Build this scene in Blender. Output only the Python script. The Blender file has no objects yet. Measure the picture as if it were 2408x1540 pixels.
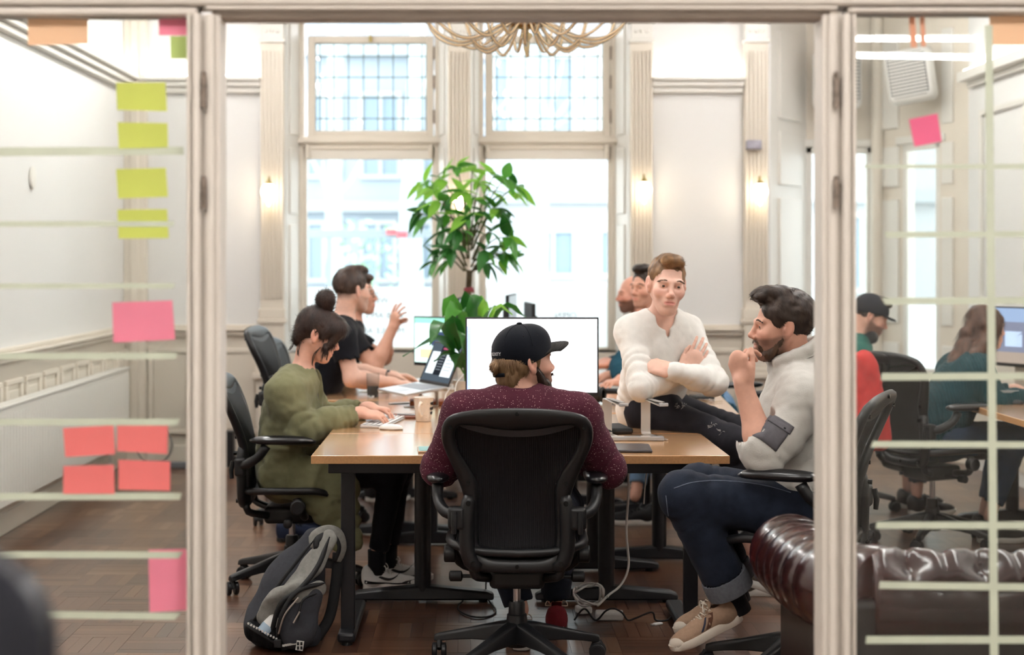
import bpy, bmesh, math, random
import numpy as np
from mathutils import Vector, Matrix, Euler

random.seed(7)
PI = math.pi
scene = bpy.context.scene
COL = scene.collection

# ------------------------------------------------------------------ camera
F, CX, CY, CH = 3600.0, 1110.0, 610.0, 1.49      # focal length / principal point of the 2408x1540 frame, eye height
cam_d = bpy.data.cameras.new('camera')
cam = bpy.data.objects.new('camera', cam_d)
COL.objects.link(cam)
cam.location = (0, 0, CH)
cam.rotation_euler = (PI / 2, 0, 0)
cam_d.sensor_fit = 'HORIZONTAL'
cam_d.sensor_width = 36.0
cam_d.lens = 36.0 * F / 2408.0
cam_d.shift_x = (1204.0 - CX) / 2408.0
cam_d.shift_y = -(770.0 - CY) / 2408.0
cam_d.clip_start = 0.05
cam_d.clip_end = 400
cam_d.dof.use_dof = True
cam_d.dof.focus_distance = 5.75
cam_d.dof.aperture_fstop = 2.1
scene.camera = cam

# ------------------------------------------------------------------ world, view
wd = bpy.data.worlds.new('sky')
scene.world = wd
wd.use_nodes = True
bg = wd.node_tree.nodes['Background']
bg.inputs[0].default_value = (0.93, 0.97, 1.0, 1)
bg.inputs[1].default_value = 2.6
vs = scene.view_settings
vs.view_transform = 'Standard'
vs.look = 'None'
vs.gamma = 1.0
vs.use_curve_mapping = False
vs.exposure = 1.08
scene.cycles.use_adaptive_sampling = True
scene.cycles.adaptive_threshold = 0.12
scene.cycles.max_bounces = 6
scene.cycles.diffuse_bounces = 3
scene.cycles.glossy_bounces = 2
scene.cycles.transmission_bounces = 5
scene.cycles.transparent_max_bounces = 8
scene.cycles.caustics_reflective = False
scene.cycles.caustics_refractive = False
scene.cycles.sample_clamp_indirect = 5.0
scene.cycles.light_sampling_threshold = 0.04

LAMP_TUBE = 42.0        # radiance of the ceiling tubes
LAMP_HALL = 22.0         # radiance of the hall ceiling panels
LED = 5.0

# ------------------------------------------------------------------ helpers
def W(px, py, Y):
    return Vector(((px - CX) / F * Y, Y, CH - (py - CY) / F * Y))

def srgb(c):
    if isinstance(c, str):
        c = c.lstrip('#')
        c = [int(c[i:i + 2], 16) / 255 for i in (0, 2, 4)]
    return tuple(x / 12.92 if x <= 0.04045 else ((x + 0.055) / 1.055) ** 2.4 for x in c[:3])

MATS = {}

def mat(name, col='#808080', rough=0.5, metal=0.0, noise=None, bump=None, coat=0.0, sheen=0.0, spec=0.5,
        emit=None, attr=None, wave=None, alpha=1.0, trans=0.0, ior=1.45, stretch=None, transl=0.0, col2=None, subs=0.0):
    """principled material; noise=(scale,amount) value variation, bump=(scale,strength[,distance]),
    wave=(axis,scale,bump strength,dark amount), col2 = second colour of the noise"""
    if name in MATS:
        return MATS[name]
    m = bpy.data.materials.new(name)
    m.use_nodes = True
    nt = m.node_tree
    N = nt.nodes
    L = nt.links
    b = N['Principled BSDF']
    c = srgb(col) if isinstance(col, str) else col
    b.inputs['Base Color'].default_value = (*c, 1)
    b.inputs['Roughness'].default_value = rough
    b.inputs['Metallic'].default_value = metal
    b.inputs['Coat Weight'].default_value = coat
    b.inputs['Coat Roughness'].default_value = 0.15
    b.inputs['Sheen Weight'].default_value = sheen * .2
    b.inputs['Specular IOR Level'].default_value = min(spec, .22) if rough >= .8 else spec
    b.inputs['Alpha'].default_value = alpha
    b.inputs['Transmission Weight'].default_value = trans
    b.inputs['IOR'].default_value = ior
    if subs:
        b.inputs['Subsurface Weight'].default_value = subs
        b.inputs['Subsurface Radius'].default_value = (0.012, 0.005, 0.003)
        b.inputs['Subsurface Scale'].default_value = 1.0
    if emit:
        ec = srgb(emit[0]) if isinstance(emit[0], str) else emit[0]
        b.inputs['Emission Color'].default_value = (*ec, 1)
        b.inputs['Emission Strength'].default_value = emit[1]
    tc = N.new('ShaderNodeTexCoord')
    vec = tc.outputs['Object']
    if stretch:
        mp = N.new('ShaderNodeMapping')
        mp.inputs['Scale'].default_value = stretch
        L.new(vec, mp.inputs[0])
        vec = mp.outputs[0]
    cout = None
    if attr:
        a = N.new('ShaderNodeAttribute')
        a.attribute_name = attr
        cout = a.outputs['Color']
    if noise:
        nz = N.new('ShaderNodeTexNoise')
        nz.inputs['Scale'].default_value = noise[0]
        nz.inputs['Detail'].default_value = 4
        L.new(vec, nz.inputs['Vector'])
        if col2:
            rp = N.new('ShaderNodeValToRGB')
            c2 = srgb(col2)
            rp.color_ramp.elements[0].color = (*c, 1)
            rp.color_ramp.elements[1].color = (*c2, 1)
            rp.color_ramp.elements[0].position = 0.5 - noise[1]
            rp.color_ramp.elements[1].position = 0.5 + noise[1]
            L.new(nz.outputs['Fac'], rp.inputs['Fac'])
            cout = rp.outputs['Color']
        else:
            mr = N.new('ShaderNodeMapRange')
            mr.inputs[1].default_value = 0.25
            mr.inputs[2].default_value = 0.75
            mr.inputs[3].default_value = 1 - noise[1]
            mr.inputs[4].default_value = 1 + noise[1]
            L.new(nz.outputs['Fac'], mr.inputs[0])
            mx = N.new('ShaderNodeVectorMath')
            mx.operation = 'SCALE'
            if cout:
                L.new(cout, mx.inputs[0])
            else:
                mx.inputs[0].default_value = c
            L.new(mr.outputs[0], mx.inputs['Scale'])
            cout = mx.outputs[0]
    hgt = None
    if wave:
        wv = N.new('ShaderNodeTexWave')
        wv.bands_direction = wave[0]
        wv.inputs['Scale'].default_value = wave[1]
        wv.inputs['Distortion'].default_value = wave[4] if len(wave) > 4 else 0.0
        L.new(tc.outputs['Object'], wv.inputs['Vector'])
        if wave[3]:
            mr = N.new('ShaderNodeMapRange')
            mr.inputs[3].default_value = 1 - wave[3]
            mr.inputs[4].default_value = 1.0
            L.new(wv.outputs['Fac'], mr.inputs[0])
            mx = N.new('ShaderNodeVectorMath')
            mx.operation = 'SCALE'
            if cout:
                L.new(cout, mx.inputs[0])
            else:
                mx.inputs[0].default_value = c
            L.new(mr.outputs[0], mx.inputs['Scale'])
            cout = mx.outputs[0]
        bp = N.new('ShaderNodeBump')
        bp.inputs['Strength'].default_value = wave[2]
        bp.inputs['Distance'].default_value = 0.003
        L.new(wv.outputs['Fac'], bp.inputs['Height'])
        hgt = bp.outputs[0]
    if bump:
        nb = N.new('ShaderNodeTexNoise')
        nb.inputs['Scale'].default_value = bump[0]
        nb.inputs['Detail'].default_value = 3
        L.new(vec, nb.inputs['Vector'])
        bp = N.new('ShaderNodeBump')
        bp.inputs['Strength'].default_value = bump[1]
        bp.inputs['Distance'].default_value = bump[2] if len(bump) > 2 else 0.002
        L.new(nb.outputs['Fac'], bp.inputs['Height'])
        if hgt:
            L.new(hgt, bp.inputs['Normal'])
        hgt = bp.outputs[0]
    if cout:
        L.new(cout, b.inputs['Base Color'])
    if hgt:
        L.new(hgt, b.inputs['Normal'])
    if transl:
        tr = N.new('ShaderNodeBsdfTranslucent')
        tr.inputs[0].default_value = (*c, 1)
        if cout:
            L.new(cout, tr.inputs[0])
        ms = N.new('ShaderNodeMixShader')
        ms.inputs[0].default_value = transl
        L.new(b.outputs[0], ms.inputs[1])
        L.new(tr.outputs[0], ms.inputs[2])
        L.new(ms.outputs[0], N['Material Output'].inputs[0])
    MATS[name] = m
    return m

def glass_mat(name, tint=(1, 1, 1), rough=0.0, refl=1.0, ior=1.5):
    """thin pane: transparent with a fresnel mirror"""
    if name in MATS:
        return MATS[name]
    m = bpy.data.materials.new(name)
    m.use_nodes = True
    nt = m.node_tree
    N, L = nt.nodes, nt.links
    N.remove(N['Principled BSDF'])
    t = N.new('ShaderNodeBsdfTransparent')
    t.inputs[0].default_value = (*tint, 1)
    g = N.new('ShaderNodeBsdfGlossy')
    g.inputs['Roughness'].default_value = rough
    fr = N.new('ShaderNodeFresnel')
    fr.inputs[0].default_value = ior
    mu = N.new('ShaderNodeMath')
    mu.operation = 'MULTIPLY'
    mu.inputs[1].default_value = refl
    L.new(fr.outputs[0], mu.inputs[0])
    ms = N.new('ShaderNodeMixShader')
    L.new(mu.outputs[0], ms.inputs[0])
    L.new(t.outputs[0], ms.inputs[1])
    L.new(g.outputs[0], ms.inputs[2])
    L.new(ms.outputs[0], N['Material Output'].inputs[0])
    MATS[name] = m
    return m

def emit_mat(name, col, strength):
    if name in MATS:
        return MATS[name]
    m = bpy.data.materials.new(name)
    m.use_nodes = True
    nt = m.node_tree
    N, L = nt.nodes, nt.links
    N.remove(N['Principled BSDF'])
    e = N.new('ShaderNodeEmission')
    c = srgb(col) if isinstance(col, str) else col
    e.inputs[0].default_value = (*c, 1)
    e.inputs[1].default_value = strength
    L.new(e.outputs[0], N['Material Output'].inputs[0])
    MATS[name] = m
    return m

def catmull(pts, n, closed=False):
    """resampled Catmull-Rom curve through pts, n points, even arc length"""
    P = np.array(pts, float)
    if closed:
        Q = np.vstack([P[-1], P, P[0], P[1]])
        segs = len(P)
    else:
        Q = np.vstack([2 * P[0] - P[1], P, 2 * P[-1] - P[-2]])
        segs = len(P) - 1
    out = []
    for i in range(segs):
        p0, p1, p2, p3 = Q[i], Q[i + 1], Q[i + 2], Q[i + 3]
        for t in np.linspace(0, 1, 12, endpoint=False):
            out.append(0.5 * ((2 * p1) + (-p0 + p2) * t + (2 * p0 - 5 * p1 + 4 * p2 - p3) * t * t + (-p0 + 3 * p1 - 3 * p2 + p3) * t ** 3))
    out.append(Q[1] if closed else Q[-2])
    out = np.array(out)
    d = np.concatenate([[0], np.cumsum(np.linalg.norm(np.diff(out, axis=0), axis=1))])
    tt = np.linspace(0, d[-1], n, endpoint=not closed)
    return np.stack([np.interp(tt, d, out[:, k]) for k in range(P.shape[1])], 1)

class G:
    """collects polygons, then links them as ONE mesh object"""
    def __init__(s):
        s.v = []
        s.f = []

    def add(s, verts, faces, M=None):
        o = len(s.v)
        if M is not None:
            verts = [M @ Vector(p) for p in verts]
        s.v += [tuple(p) for p in verts]
        s.f += [tuple(i + o for i in f) for f in faces]
        return s

    def box(s, x0, x1, y0, y1, z0, z1, M=None):
        v = [(x0, y0, z0), (x1, y0, z0), (x1, y1, z0), (x0, y1, z0), (x0, y0, z1), (x1, y0, z1), (x1, y1, z1), (x0, y1, z1)]
        return s.add(v, [(0, 3, 2, 1), (4, 5, 6, 7), (0, 1, 5, 4), (1, 2, 6, 5), (2, 3, 7, 6), (3, 0, 4, 7)], M)

    def tube(s, pts, r, n=10, closed=False, caps=True, flat=1.0, up=None, M=None):
        P = [Vector(p) for p in pts]
        m = len(P)
        R = [r] * m if np.isscalar(r) else list(r)
        T = []
        for i in range(m):
            a = P[(i - 1) % m] if (closed or i > 0) else P[i]
            b = P[(i + 1) % m] if (closed or i < m - 1) else P[i]
            T.append((b - a).normalized())
        u = Vector(up) if up is not None else (Vector((0, 0, 1)) if abs(T[0].z) < 0.9 else Vector((1, 0, 0)))
        rings = []
        for i in range(m):
            u = (u - T[i] * u.dot(T[i]))
            u = u.normalized() if u.length > 1e-6 else T[i].orthogonal().normalized()
            w = T[i].cross(u)
            rings.append([P[i] + (u * math.cos(2 * PI * k / n) * flat + w * math.sin(2 * PI * k / n)) * R[i] for k in range(n)])
        v = [p for q in rings for p in q]
        f = []
        for i in range(m if closed else m - 1):
            j = (i + 1) % m
            for k in range(n):
                f.append((i * n + k, i * n + (k + 1) % n, j * n + (k + 1) % n, j * n + k))
        if caps and not closed:
            f.append(tuple(range(n))[::-1])
            f.append(tuple((m - 1) * n + k for k in range(n)))
        return s.add(v, f, M)

    def cyl(s, p0, p1, r0, r1=None, n=16, M=None):
        return s.tube([p0, p1], [r0, r0 if r1 is None else r1], n, M=M)

    def lathe(s, prof, n=24, M=None, c=(0, 0, 0), arc=2 * PI):
        v = []
        f = []
        full = abs(arc - 2 * PI) < 1e-6
        nn = n if full else n + 1
        for (r, z) in prof:
            for k in range(nn):
                a = arc * k / n
                v.append((c[0] + r * math.cos(a), c[1] + r * math.sin(a), c[2] + z))
        for i in range(len(prof) - 1):
            for k in range(n):
                k2 = (k + 1) % nn
                f.append((i * nn + k, i * nn + k2, (i + 1) * nn + k2, (i + 1) * nn + k))
        return s.add(v, f, M)

    def prism(s, poly, z0, z1, M=None):
        n = len(poly)
        v = [(x, y, z0) for x, y in poly] + [(x, y, z1) for x, y in poly]
        f = [tuple(range(n))[::-1], tuple(range(n, 2 * n))] + [(i, (i + 1) % n, n + (i + 1) % n, n + i) for i in range(n)]
        return s.add(v, f, M)

    def loft(s, rings, closed=True, caps=True, M=None):
        n = len(rings[0])
        v = [p for q in rings for p in q]
        f = []
        for i in range(len(rings) - 1):
            for k in range(n if closed else n - 1):
                k2 = (k + 1) % n
                f.append((i * n + k, i * n + k2, (i + 1) * n + k2, (i + 1) * n + k))
        if caps and closed:
            f.append(tuple(range(n))[::-1])
            f.append(tuple((len(rings) - 1) * n + k for k in range(n)))
        return s.add(v, f, M)

    def ball(s, c, r, nu=14, nv=10, M=None):
        r = (r, r, r) if np.isscalar(r) else r
        v = []
        f = []
        for j in range(nv + 1):
            t = PI * j / nv
            for i in range(nu):
                a = 2 * PI * i / nu
                v.append((c[0] + r[0] * math.sin(t) * math.cos(a), c[1] + r[1] * math.sin(t) * math.sin(a), c[2] - r[2] * math.cos(t)))
        for j in range(nv):
            for i in range(nu):
                f.append((j * nu + i, j * nu + (i + 1) % nu, (j + 1) * nu + (i + 1) % nu, (j + 1) * nu + i))
        return s.add(v, f, M)

    def build(s, name, m, parent=None, smooth=40, bevel=0.0, off=None, seg=2):
        me = bpy.data.meshes.new(name)
        v = s.v
        if off is not None:
            v = [(p[0] - off[0], p[1] - off[1], p[2] - off[2]) for p in v]
        me.from_pydata(v, [], s.f)
        return link(name, me, m, parent, smooth, bevel, seg)

def link(name, me, m, parent=None, smooth=40, bevel=0.0, seg=2):
    if m is not None:
        me.materials.append(m)
    if smooth:
        me.polygons.foreach_set('use_smooth', np.ones(len(me.polygons), bool))
        if smooth < 180:
            me.set_sharp_from_angle(angle=math.radians(smooth))
    me.update()
    o = bpy.data.objects.new(name, me)
    COL.objects.link(o)
    if parent is not None:
        o.parent = parent
    if bevel:
        md = o.modifiers.new('bevel', 'BEVEL')
        md.width = bevel
        md.segments = seg
        md.limit_method = 'ANGLE'
        md.angle_limit = math.radians(35)
    return o

def tag(o, label=None, cat=None, group=None, kind=None):
    if label:
        o['label'] = label
    if cat:
        o['category'] = cat
    if group:
        o['group'] = group
    if kind:
        o['kind'] = kind
    return o

def thing(name, label, cat, loc=(0, 0, 0), rz=0.0, group=None):
    o = bpy.data.objects.new(name, None)
    o.empty_display_size = 0.1
    COL.objects.link(o)
    o.location = loc
    o.rotation_euler = (0, 0, rz)
    return tag(o, label, cat, group)

def struct(name, parent=None, loc=(0, 0, 0)):
    o = bpy.data.objects.new(name, None)
    COL.objects.link(o)
    o.location = loc
    o['kind'] = 'structure'
    return o

def children(o):
    return [c for c in bpy.data.objects if c.parent == o]

def copy_tree(o, parent=None):
    c = o.copy()
    COL.objects.link(c)
    c.parent = parent
    for ch in KIDS(o):
        copy_tree(ch, c)
    return c

def KIDS(o):
    return list(o.children)

def text_mesh(body, size, depth=0.0006, font_bold=False):
    cu = bpy.data.curves.new('lettering', 'FONT')
    cu.body = body
    cu.size = size
    cu.extrude = depth
    cu.align_x = 'CENTER'
    cu.align_y = 'CENTER'
    cu.resolution_u = 3
    if font_bold:
        cu.offset = size * 0.012
    o = bpy.data.objects.new('lettering', cu)
    COL.objects.link(o)
    bpy.context.view_layer.update()
    me = bpy.data.meshes.new_from_object(o.evaluated_get(bpy.context.evaluated_depsgraph_get()))
    bpy.data.objects.remove(o)
    return me

def frame_M(origin, x, y, z):
    M = Matrix.Identity(4)
    for i in range(3):
        M[i][0], M[i][1], M[i][2], M[i][3] = x[i], y[i], z[i], origin[i]
    return M

def Rz(a):
    return Matrix.Rotation(a, 4, 'Z')

def T(x, y, z):
    return Matrix.Translation((x, y, z))
# ------------------------------------------------------------------ materials of the setting
m_wall = mat('wall_paint', '#eae8e6', 0.75, noise=(1.3, 0.015), bump=(60, 0.03))
m_cream = mat('cream_gloss_paint', '#e4dacc', 0.42, noise=(2.0, 0.03), bump=(25, 0.03))
m_trimw = mat('white_gloss_paint', '#e9e5de', 0.4, noise=(2.0, 0.02))
m_frame = mat('partition_paint', '#d8cec3', 0.45, noise=(6.0, 0.03), bump=(40, 0.05))
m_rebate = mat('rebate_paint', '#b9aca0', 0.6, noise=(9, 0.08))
m_ceil = mat('ceiling_paint', '#f4f3f1', 0.8)
m_glass = glass_mat('partition_glass', (0.97, 0.985, 0.975), 0.0, 0.9)
m_wglass = glass_mat('window_glass', (0.97, 1.0, 0.99), 0.0, 0.5)
m_lead = mat('window_lead', '#5d6f69', 0.6)
m_film = mat('frosted_film', '#fafcfd', 0.6, transl=0.8)
m_blind = mat('roller_blind', '#e9e2d8', 0.7, wave=('Z', 14, 0.3, 0.06))
m_led = emit_mat('led_strip', (1.0, 0.98, 0.95), LED)
m_tube = emit_mat('tube_light', (1.0, 0.985, 0.965), LAMP_TUBE)
m_hall = emit_mat('hall_light', (1.0, 0.97, 0.94), LAMP_HALL)
m_brass = mat('aged_brass', '#9a8a5a', 0.35, 0.9, noise=(30, 0.2))
m_hinge = mat('hinge_metal', '#8d7f74', 0.45, 0.6, noise=(60, 0.5))
m_black = mat('black_plastic', '#17171a', 0.42, noise=(40, 0.1), bump=(220, 0.05))
m_chrome = mat('chrome', '#c9c9cc', 0.18, 1.0)
m_white = mat('white_plastic', '#ecebe8', 0.4)
m_alu = mat('aluminium', '#d7d2cc', 0.35, 0.75)

YB = 11.3                       # back wall
SB = F / YB
def bx(px): return (px - CX) / SB
def bz(py): return CH - (py - CY) / SB
XL, XR, ZC = -2.55, 3.6, 3.9
YP = 3.6                        # the glazed partition (1 px = 1 mm there)
def qx(px): return (px - CX) / 1000.0
def qz(py): return CH - (py - CY) / 1000.0

def sbox(name, dims, m, parent=None, bevel=0.0):
    o = G().box(*dims).build(name, m, parent, smooth=30, bevel=bevel)
    if parent is None:
        o['kind'] = 'structure'
    return o

# ------------------------------------------------------------------ floor: basket parquet, finger by finger
woods = [mat('parquet_wood_%s' % n, c, 0.3, noise=(9, 0.22), stretch=(1, 9, 1), bump=(30, 0.08), coat=0.25)
         for n, c in (('umber', '#4a3024'), ('walnut', '#573a2b'), ('chestnut', '#634433'), ('teak', '#6f4f3a'), ('tan', '#80604a'))]
floor = struct('floor')
sbox('subfloor', (XL - 0.1, XR + 0.2, -2.4, 12.3, -0.06, -0.004), mat('parquet_joint', '#3a261c', 0.6), floor)
FINGER = 0.048
SQ = FINGER * 5
fing_mesh = {}
def finger_mesh(vertical, w):
    k = (vertical, w)
    if k not in fing_mesh:
        a, b = (FINGER - 0.0004) / 2, (SQ - 0.0004) / 2
        if not vertical:
            a, b = b, a
        g = G()
        e = 0.0004
        g.add([(-a, -b, -0.004), (a, -b, -0.004), (a, b, -0.004), (-a, b, -0.004), (-a + e, -b + e, 0), (a - e, -b + e, 0), (a - e, b - e, 0), (-a + e, b - e, 0)],
              [(4, 5, 6, 7), (0, 1, 5, 4), (1, 2, 6, 5), (2, 3, 7, 6), (3, 0, 4, 7)])
        me = bpy.data.meshes.new('plank')
        me.from_pydata(g.v, [], g.f)
        me.materials.append(woods[w])
        fing_mesh[k] = me
    return fing_mesh[k]
planks = []
rest = [G() for _ in woods]
frnd = random.Random(3)
ny = int((12.2 - 3.4) / SQ)
nx = int((XR + 0.1 - XL) / SQ) + 1
for j in range(ny):
    for i in range(nx):
        base_w = frnd.choice((0, 1, 1, 2, 2, 3))
        for k in range(5):
            vert = (i + j) % 2 == 0
            x0, y0 = XL + i * SQ, 3.4 + j * SQ
            c = (x0 + (k + .5) * FINGER, y0 + SQ / 2) if vert else (x0 + SQ / 2, y0 + (k + .5) * FINGER)
            w = min(4, max(0, base_w + frnd.choice((-1, 0, 0, 0, 1)) + (1 if frnd.random() < 0.06 else 0)))
            px, py = CX + c[0] / c[1] * F, CY + CH / c[1] * F
            vis = c[1] > 5.7 and ((-10 < px < 450) or (520 < px < 1760))
            planks.append((c[1] if vis else 99 + c[1], c, vert, w, frnd.uniform(-0.0004, 0.0004)))
planks.sort()
for q, (key, c, vert, w, dz) in enumerate(planks):
    if q < 300:
        o = bpy.data.objects.new('plank', finger_mesh(vert, w))
        COL.objects.link(o)
        o.parent = floor
        o.location = (c[0], c[1], dz)
    else:
        a, b = (FINGER - 0.0004) / 2, (SQ - 0.0004) / 2
        if not vert:
            a, b = b, a
        rest[w].add([(c[0] - a, c[1] - b, dz), (c[0] + a, c[1] - b, dz), (c[0] + a, c[1] + b, dz), (c[0] - a, c[1] + b, dz)], [(0, 1, 2, 3)])
# the fingers past the nearest 300 are one joined part
gr = G()
mi = []
for w, g in enumerate(rest):
    gr.add(g.v, g.f)
    mi += [w] * len(g.f)
me = bpy.data.meshes.new('plank_field')
me.from_pydata(gr.v, [], gr.f)
for w in woods:
    me.materials.append(w)
me.polygons.foreach_set('material_index', np.array(mi, np.int32))
po = bpy.data.objects.new('plank_field', me)
COL.objects.link(po)
po.parent = floor
po['kind'] = 'stuff'
# hall floor on the camera's side
sbox('hall_floor', (-2.6, 3.7, -2.4, 3.45, -0.01, 0.0), mat('hall_lino', '#8b8178', 0.4, noise=(3, .1)), floor)

# ------------------------------------------------------------------ ceiling and far side of the hall
sbox('ceiling', (XL - .15, XR + .2, -2.5, 12.4, ZC, ZC + 0.1), m_ceil)
sbox('wall_hall_back', (XL - .15, XR + .2, -2.5, -2.4, 0, ZC), mat('hall_wall', '#d8d3cc', .8))
sbox('wall_hall_left', (-2.65, -2.55, -2.4, 3.5, 0, ZC), mat('hall_wall'))
sbox('wall_hall_right', (XR, XR + .1, -2.4, 3.5, 0, ZC), mat('hall_wall'))

def wain_panels(parent, spans, y, facing=-1, z0=0.17, z1=0.9):
    """raised wainscot panels on the back wall"""
    for (xa, xb) in spans:
        g = G()
        d = y + facing * 0.0
        g.box(xa, xb, d - 0.018, d, z0, z1)
        g.build('panel', m_cream, parent, bevel=0.008)
        g = G()
        w = 0.035
        for a, b, c, e in ((xa - w, xb + w, z0 - w, z0), (xa - w, xb + w, z1, z1 + w), (xa - w, xa, z0, z1), (xb, xb + w, z0, z1)):
            g.box(a, b, d - 0.03, d, c, e)
        g.build('panel_moulding', m_cream, parent, bevel=0.006)

# ------------------------------------------------------------------ left wall
wl = struct('wall_left')
sbox('plaster', (XL - .1, XL, 3.5, YB + .1, 0, ZC), m_wall, wl)
sbox('wainscot', (XL, XL + .012, 3.65, YB, 0.12, 0.93), m_cream, wl)
for k in range(20):
    y0 = 3.8 + k * 0.375
    g = G()
    for a, b, c, d in ((y0, y0 + .3, 0.80, 0.83), (y0, y0 + .3, 0.22, 0.25), (y0, y0 + .03, 0.25, 0.80), (y0 + .27, y0 + .3, 0.25, 0.80)):
        g.box(XL, XL + .03, a, b, c, d)
    g.build('panel_moulding', m_cream, wl, bevel=0.006)
    G().box(XL + .01, XL + .022, y0 + .06, y0 + .24, 0.28, 0.77).build('panel', m_cream, wl, bevel=0.006)
g = G()
g.box(XL, XL + .05, 3.65, YB, 0.93, 0.965)
g.box(XL, XL + .075, 3.65, YB, 0.965, 0.985)
g.box(XL, XL + .035, 3.65, YB, 0.985, 1.01)
g.build('chair_rail', m_cream, wl, bevel=0.006)
bl = G().box(XL, XL + .02, 3.65, YB, 0, 0.12).build('baseboard_left', m_cream, None, bevel=0.005)
bl['kind'] = 'structure'
tl = struct('trim_1')
g = G()
g.box(XL, XL + .05, 3.65, YB, 2.72, 2.76)
g.box(XL, XL + .085, 3.65, YB, 2.76, 2.80)
g.box(XL, XL + .12, 3.65, YB, 2.80, 2.83)
g.build('cornice', m_trimw, tl, bevel=0.006)
G().box(XL + .02, XL + .09, 3.7, YB - .05, 2.832, 2.842).build('led_strip', m_led, tl)

# ------------------------------------------------------------------ back wall with two tall windows
wb = struct('wall_back')
YW = 11.62                       # plane of the window glass
SW = F / YW
def wx(px): return (px - CX) / SW
def wz(py): return CH - (py - CY) / SW
Z0W, Z1W = 0.80, 3.42
segs = [(XL - .1, bx(672)), (bx(1052), bx(1108)), (bx(1478), bx(1812))]
for a, b in segs:
    sbox('plaster', (a, b, YB, YB + .45, 0, ZC), m_wall, wb)
for a, b in ((bx(672), bx(1052)), (bx(1108), bx(1478))):
    sbox('plaster', (a, b, YB, YB + .45, 0, Z0W), m_cream, wb)
    sbox('plaster', (a, b, YB, YB + .45, Z1W, ZC), m_cream, wb)
sbox('wainscot', (XL, bx(615), YB - .012, YB, 0.1, .93), m_cream, wb)
sbox('wainscot', (bx(1533), bx(1745), YB - .012, YB, 0.1, .93), m_cream, wb)
wain_panels(wb, [(bx(362), bx(440)), (bx(528), bx(600)), (bx(1555), bx(1640)), (bx(1665), bx(1728))], YB - .012, z0=.24, z1=.8)
for a, b in ((XL, bx(615)), (bx(1533), bx(1745))):
    g = G()
    g.box(a, b, YB - .05, YB, 0.93, 0.965)
    g.box(a, b, YB - .075, YB, 0.965, 0.985)
    g.box(a, b, YB - .035, YB, 0.985, 1.01)
    g.build('chair_rail', m_cream, wb, bevel=0.006)
    g = G()
    g.box(a, b, YB - .05, YB, 2.715, 2.76)
    g.box(a, b, YB - .085, YB, 2.76, 2.80)
    g.box(a, b, YB - .12, YB, 2.80, 2.83)
    g.build('cornice', m_trimw, wb, bevel=0.006)
    G().box(a + .03, b - .03, YB - .09, YB - .02, 2.832, 2.845).build('led_strip', m_led, wb)
bb = G().box(XL, bx(1812), YB - .02, YB, 0, 0.12).build('baseboard_back', m_cream, None, bevel=0.005)
bb['kind'] = 'structure'
# corner post between the left wall and the back wall
g = G()
g.box(XL, XL + .16, YB - .10, YB, 0, ZC)
g.box(XL + .05, XL + .11, YB - .115, YB, 0.2, 3.4)
g.build('corner_post', m_cream, wb, bevel=0.006)

def pilaster(xa, xb, sconce=True):
    p = bpy.data.objects.new('pilaster', None)
    COL.objects.link(p)
    p.parent = wb
    w = xb - xa
    y = YB
    g = G()
    g.box(xa, xb, y - .07, y, 1.13, 3.10)
    g.build('shaft', m_cream, p, bevel=0.004)
    nfl = 5
    for k in range(nfl + 1):                       # raised fillets between the flutes
        c = xa + w * (0.08 + 0.84 * k / nfl)
        g = G()
        g.box(c - w * .042, c + w * .042, y - .084, y - .07, 1.2, 3.02)
        g.build('fillet', m_cream, p, bevel=0.004)
    g = G()                                        # capital block and scrolls
    g.box(xa - .012, xb + .012, y - .095, y, 3.08, 3.105)
    g.box(xa + .002, xb - .002, y - .08, y, 3.105, 3.225)
    g.box(xa - .02, xb + .02, y - .10, y, 3.225, 3.25)
    g.build('capital', m_trimw, p, bevel=0.005)
    for k in (-1, 0, 1):
        G().ball(((xa + xb) / 2 + k * w * .25, y - .08, 3.165), (.016, .012, .016), 10, 6).build('rosette', m_trimw, p)
    for sgn in (-1, 1):
        cx = (xa + xb) / 2 + sgn * (w / 2 + .0)
        pts = [(cx + math.cos(t) * (.045 - .0055 * t), y - .085, 3.275 + math.sin(t) * (.045 - .0055 * t)) for t in np.linspace(0, 7.0, 30)]
        g = G()
        g.tube(pts, .013, 8)
        g.cyl((cx, y - .1, 3.275), (cx, y, 3.275), .04, n=18)
        g.build('scroll', m_trimw, p)
    sbox('abacus', (xa - .03, xb + .03, y - .1, y, 3.3, 3.42), m_trimw, p, .006)
    sbox('entablature', (xa - .01, xb + .01, y - .07, y, 3.42, ZC), m_trimw, p, .004)
    g = G()                                        # stepped base
    g.box(xa - .035, xb + .035, y - .13, y, 0, .16)
    g.box(xa - .02, xb + .02, y - .11, y, .16, .62)
    g.box(xa - .05, xb + .05, y - .15, y, .62, .66)
    g.box(xa - .035, xb + .035, y - .13, y, .66, .70)
    g.box(xa - .02, xb + .02, y - .115, y, .70, .78)
    g.box(xa - .01, xb + .01, y - .10, y, .78, .84)
    g.box(xa - .004, xb + .004, y - .085, y, .84, 1.02)
    g.box(xa - .02, xb + .02, y - .10, y, 1.02, 1.055)
    g.box(xa - .012, xb + .012, y - .09, y, 1.055, 1.13)
    g.build('pedestal', m_cream, p, bevel=0.006)
    return p
PIL = [(bx(615), bx(670)), (bx(1053), bx(1107)), (bx(1480), bx(1533)), (bx(1747), bx(1803))]
for a, b in PIL:
    pilaster(a, b)

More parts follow.
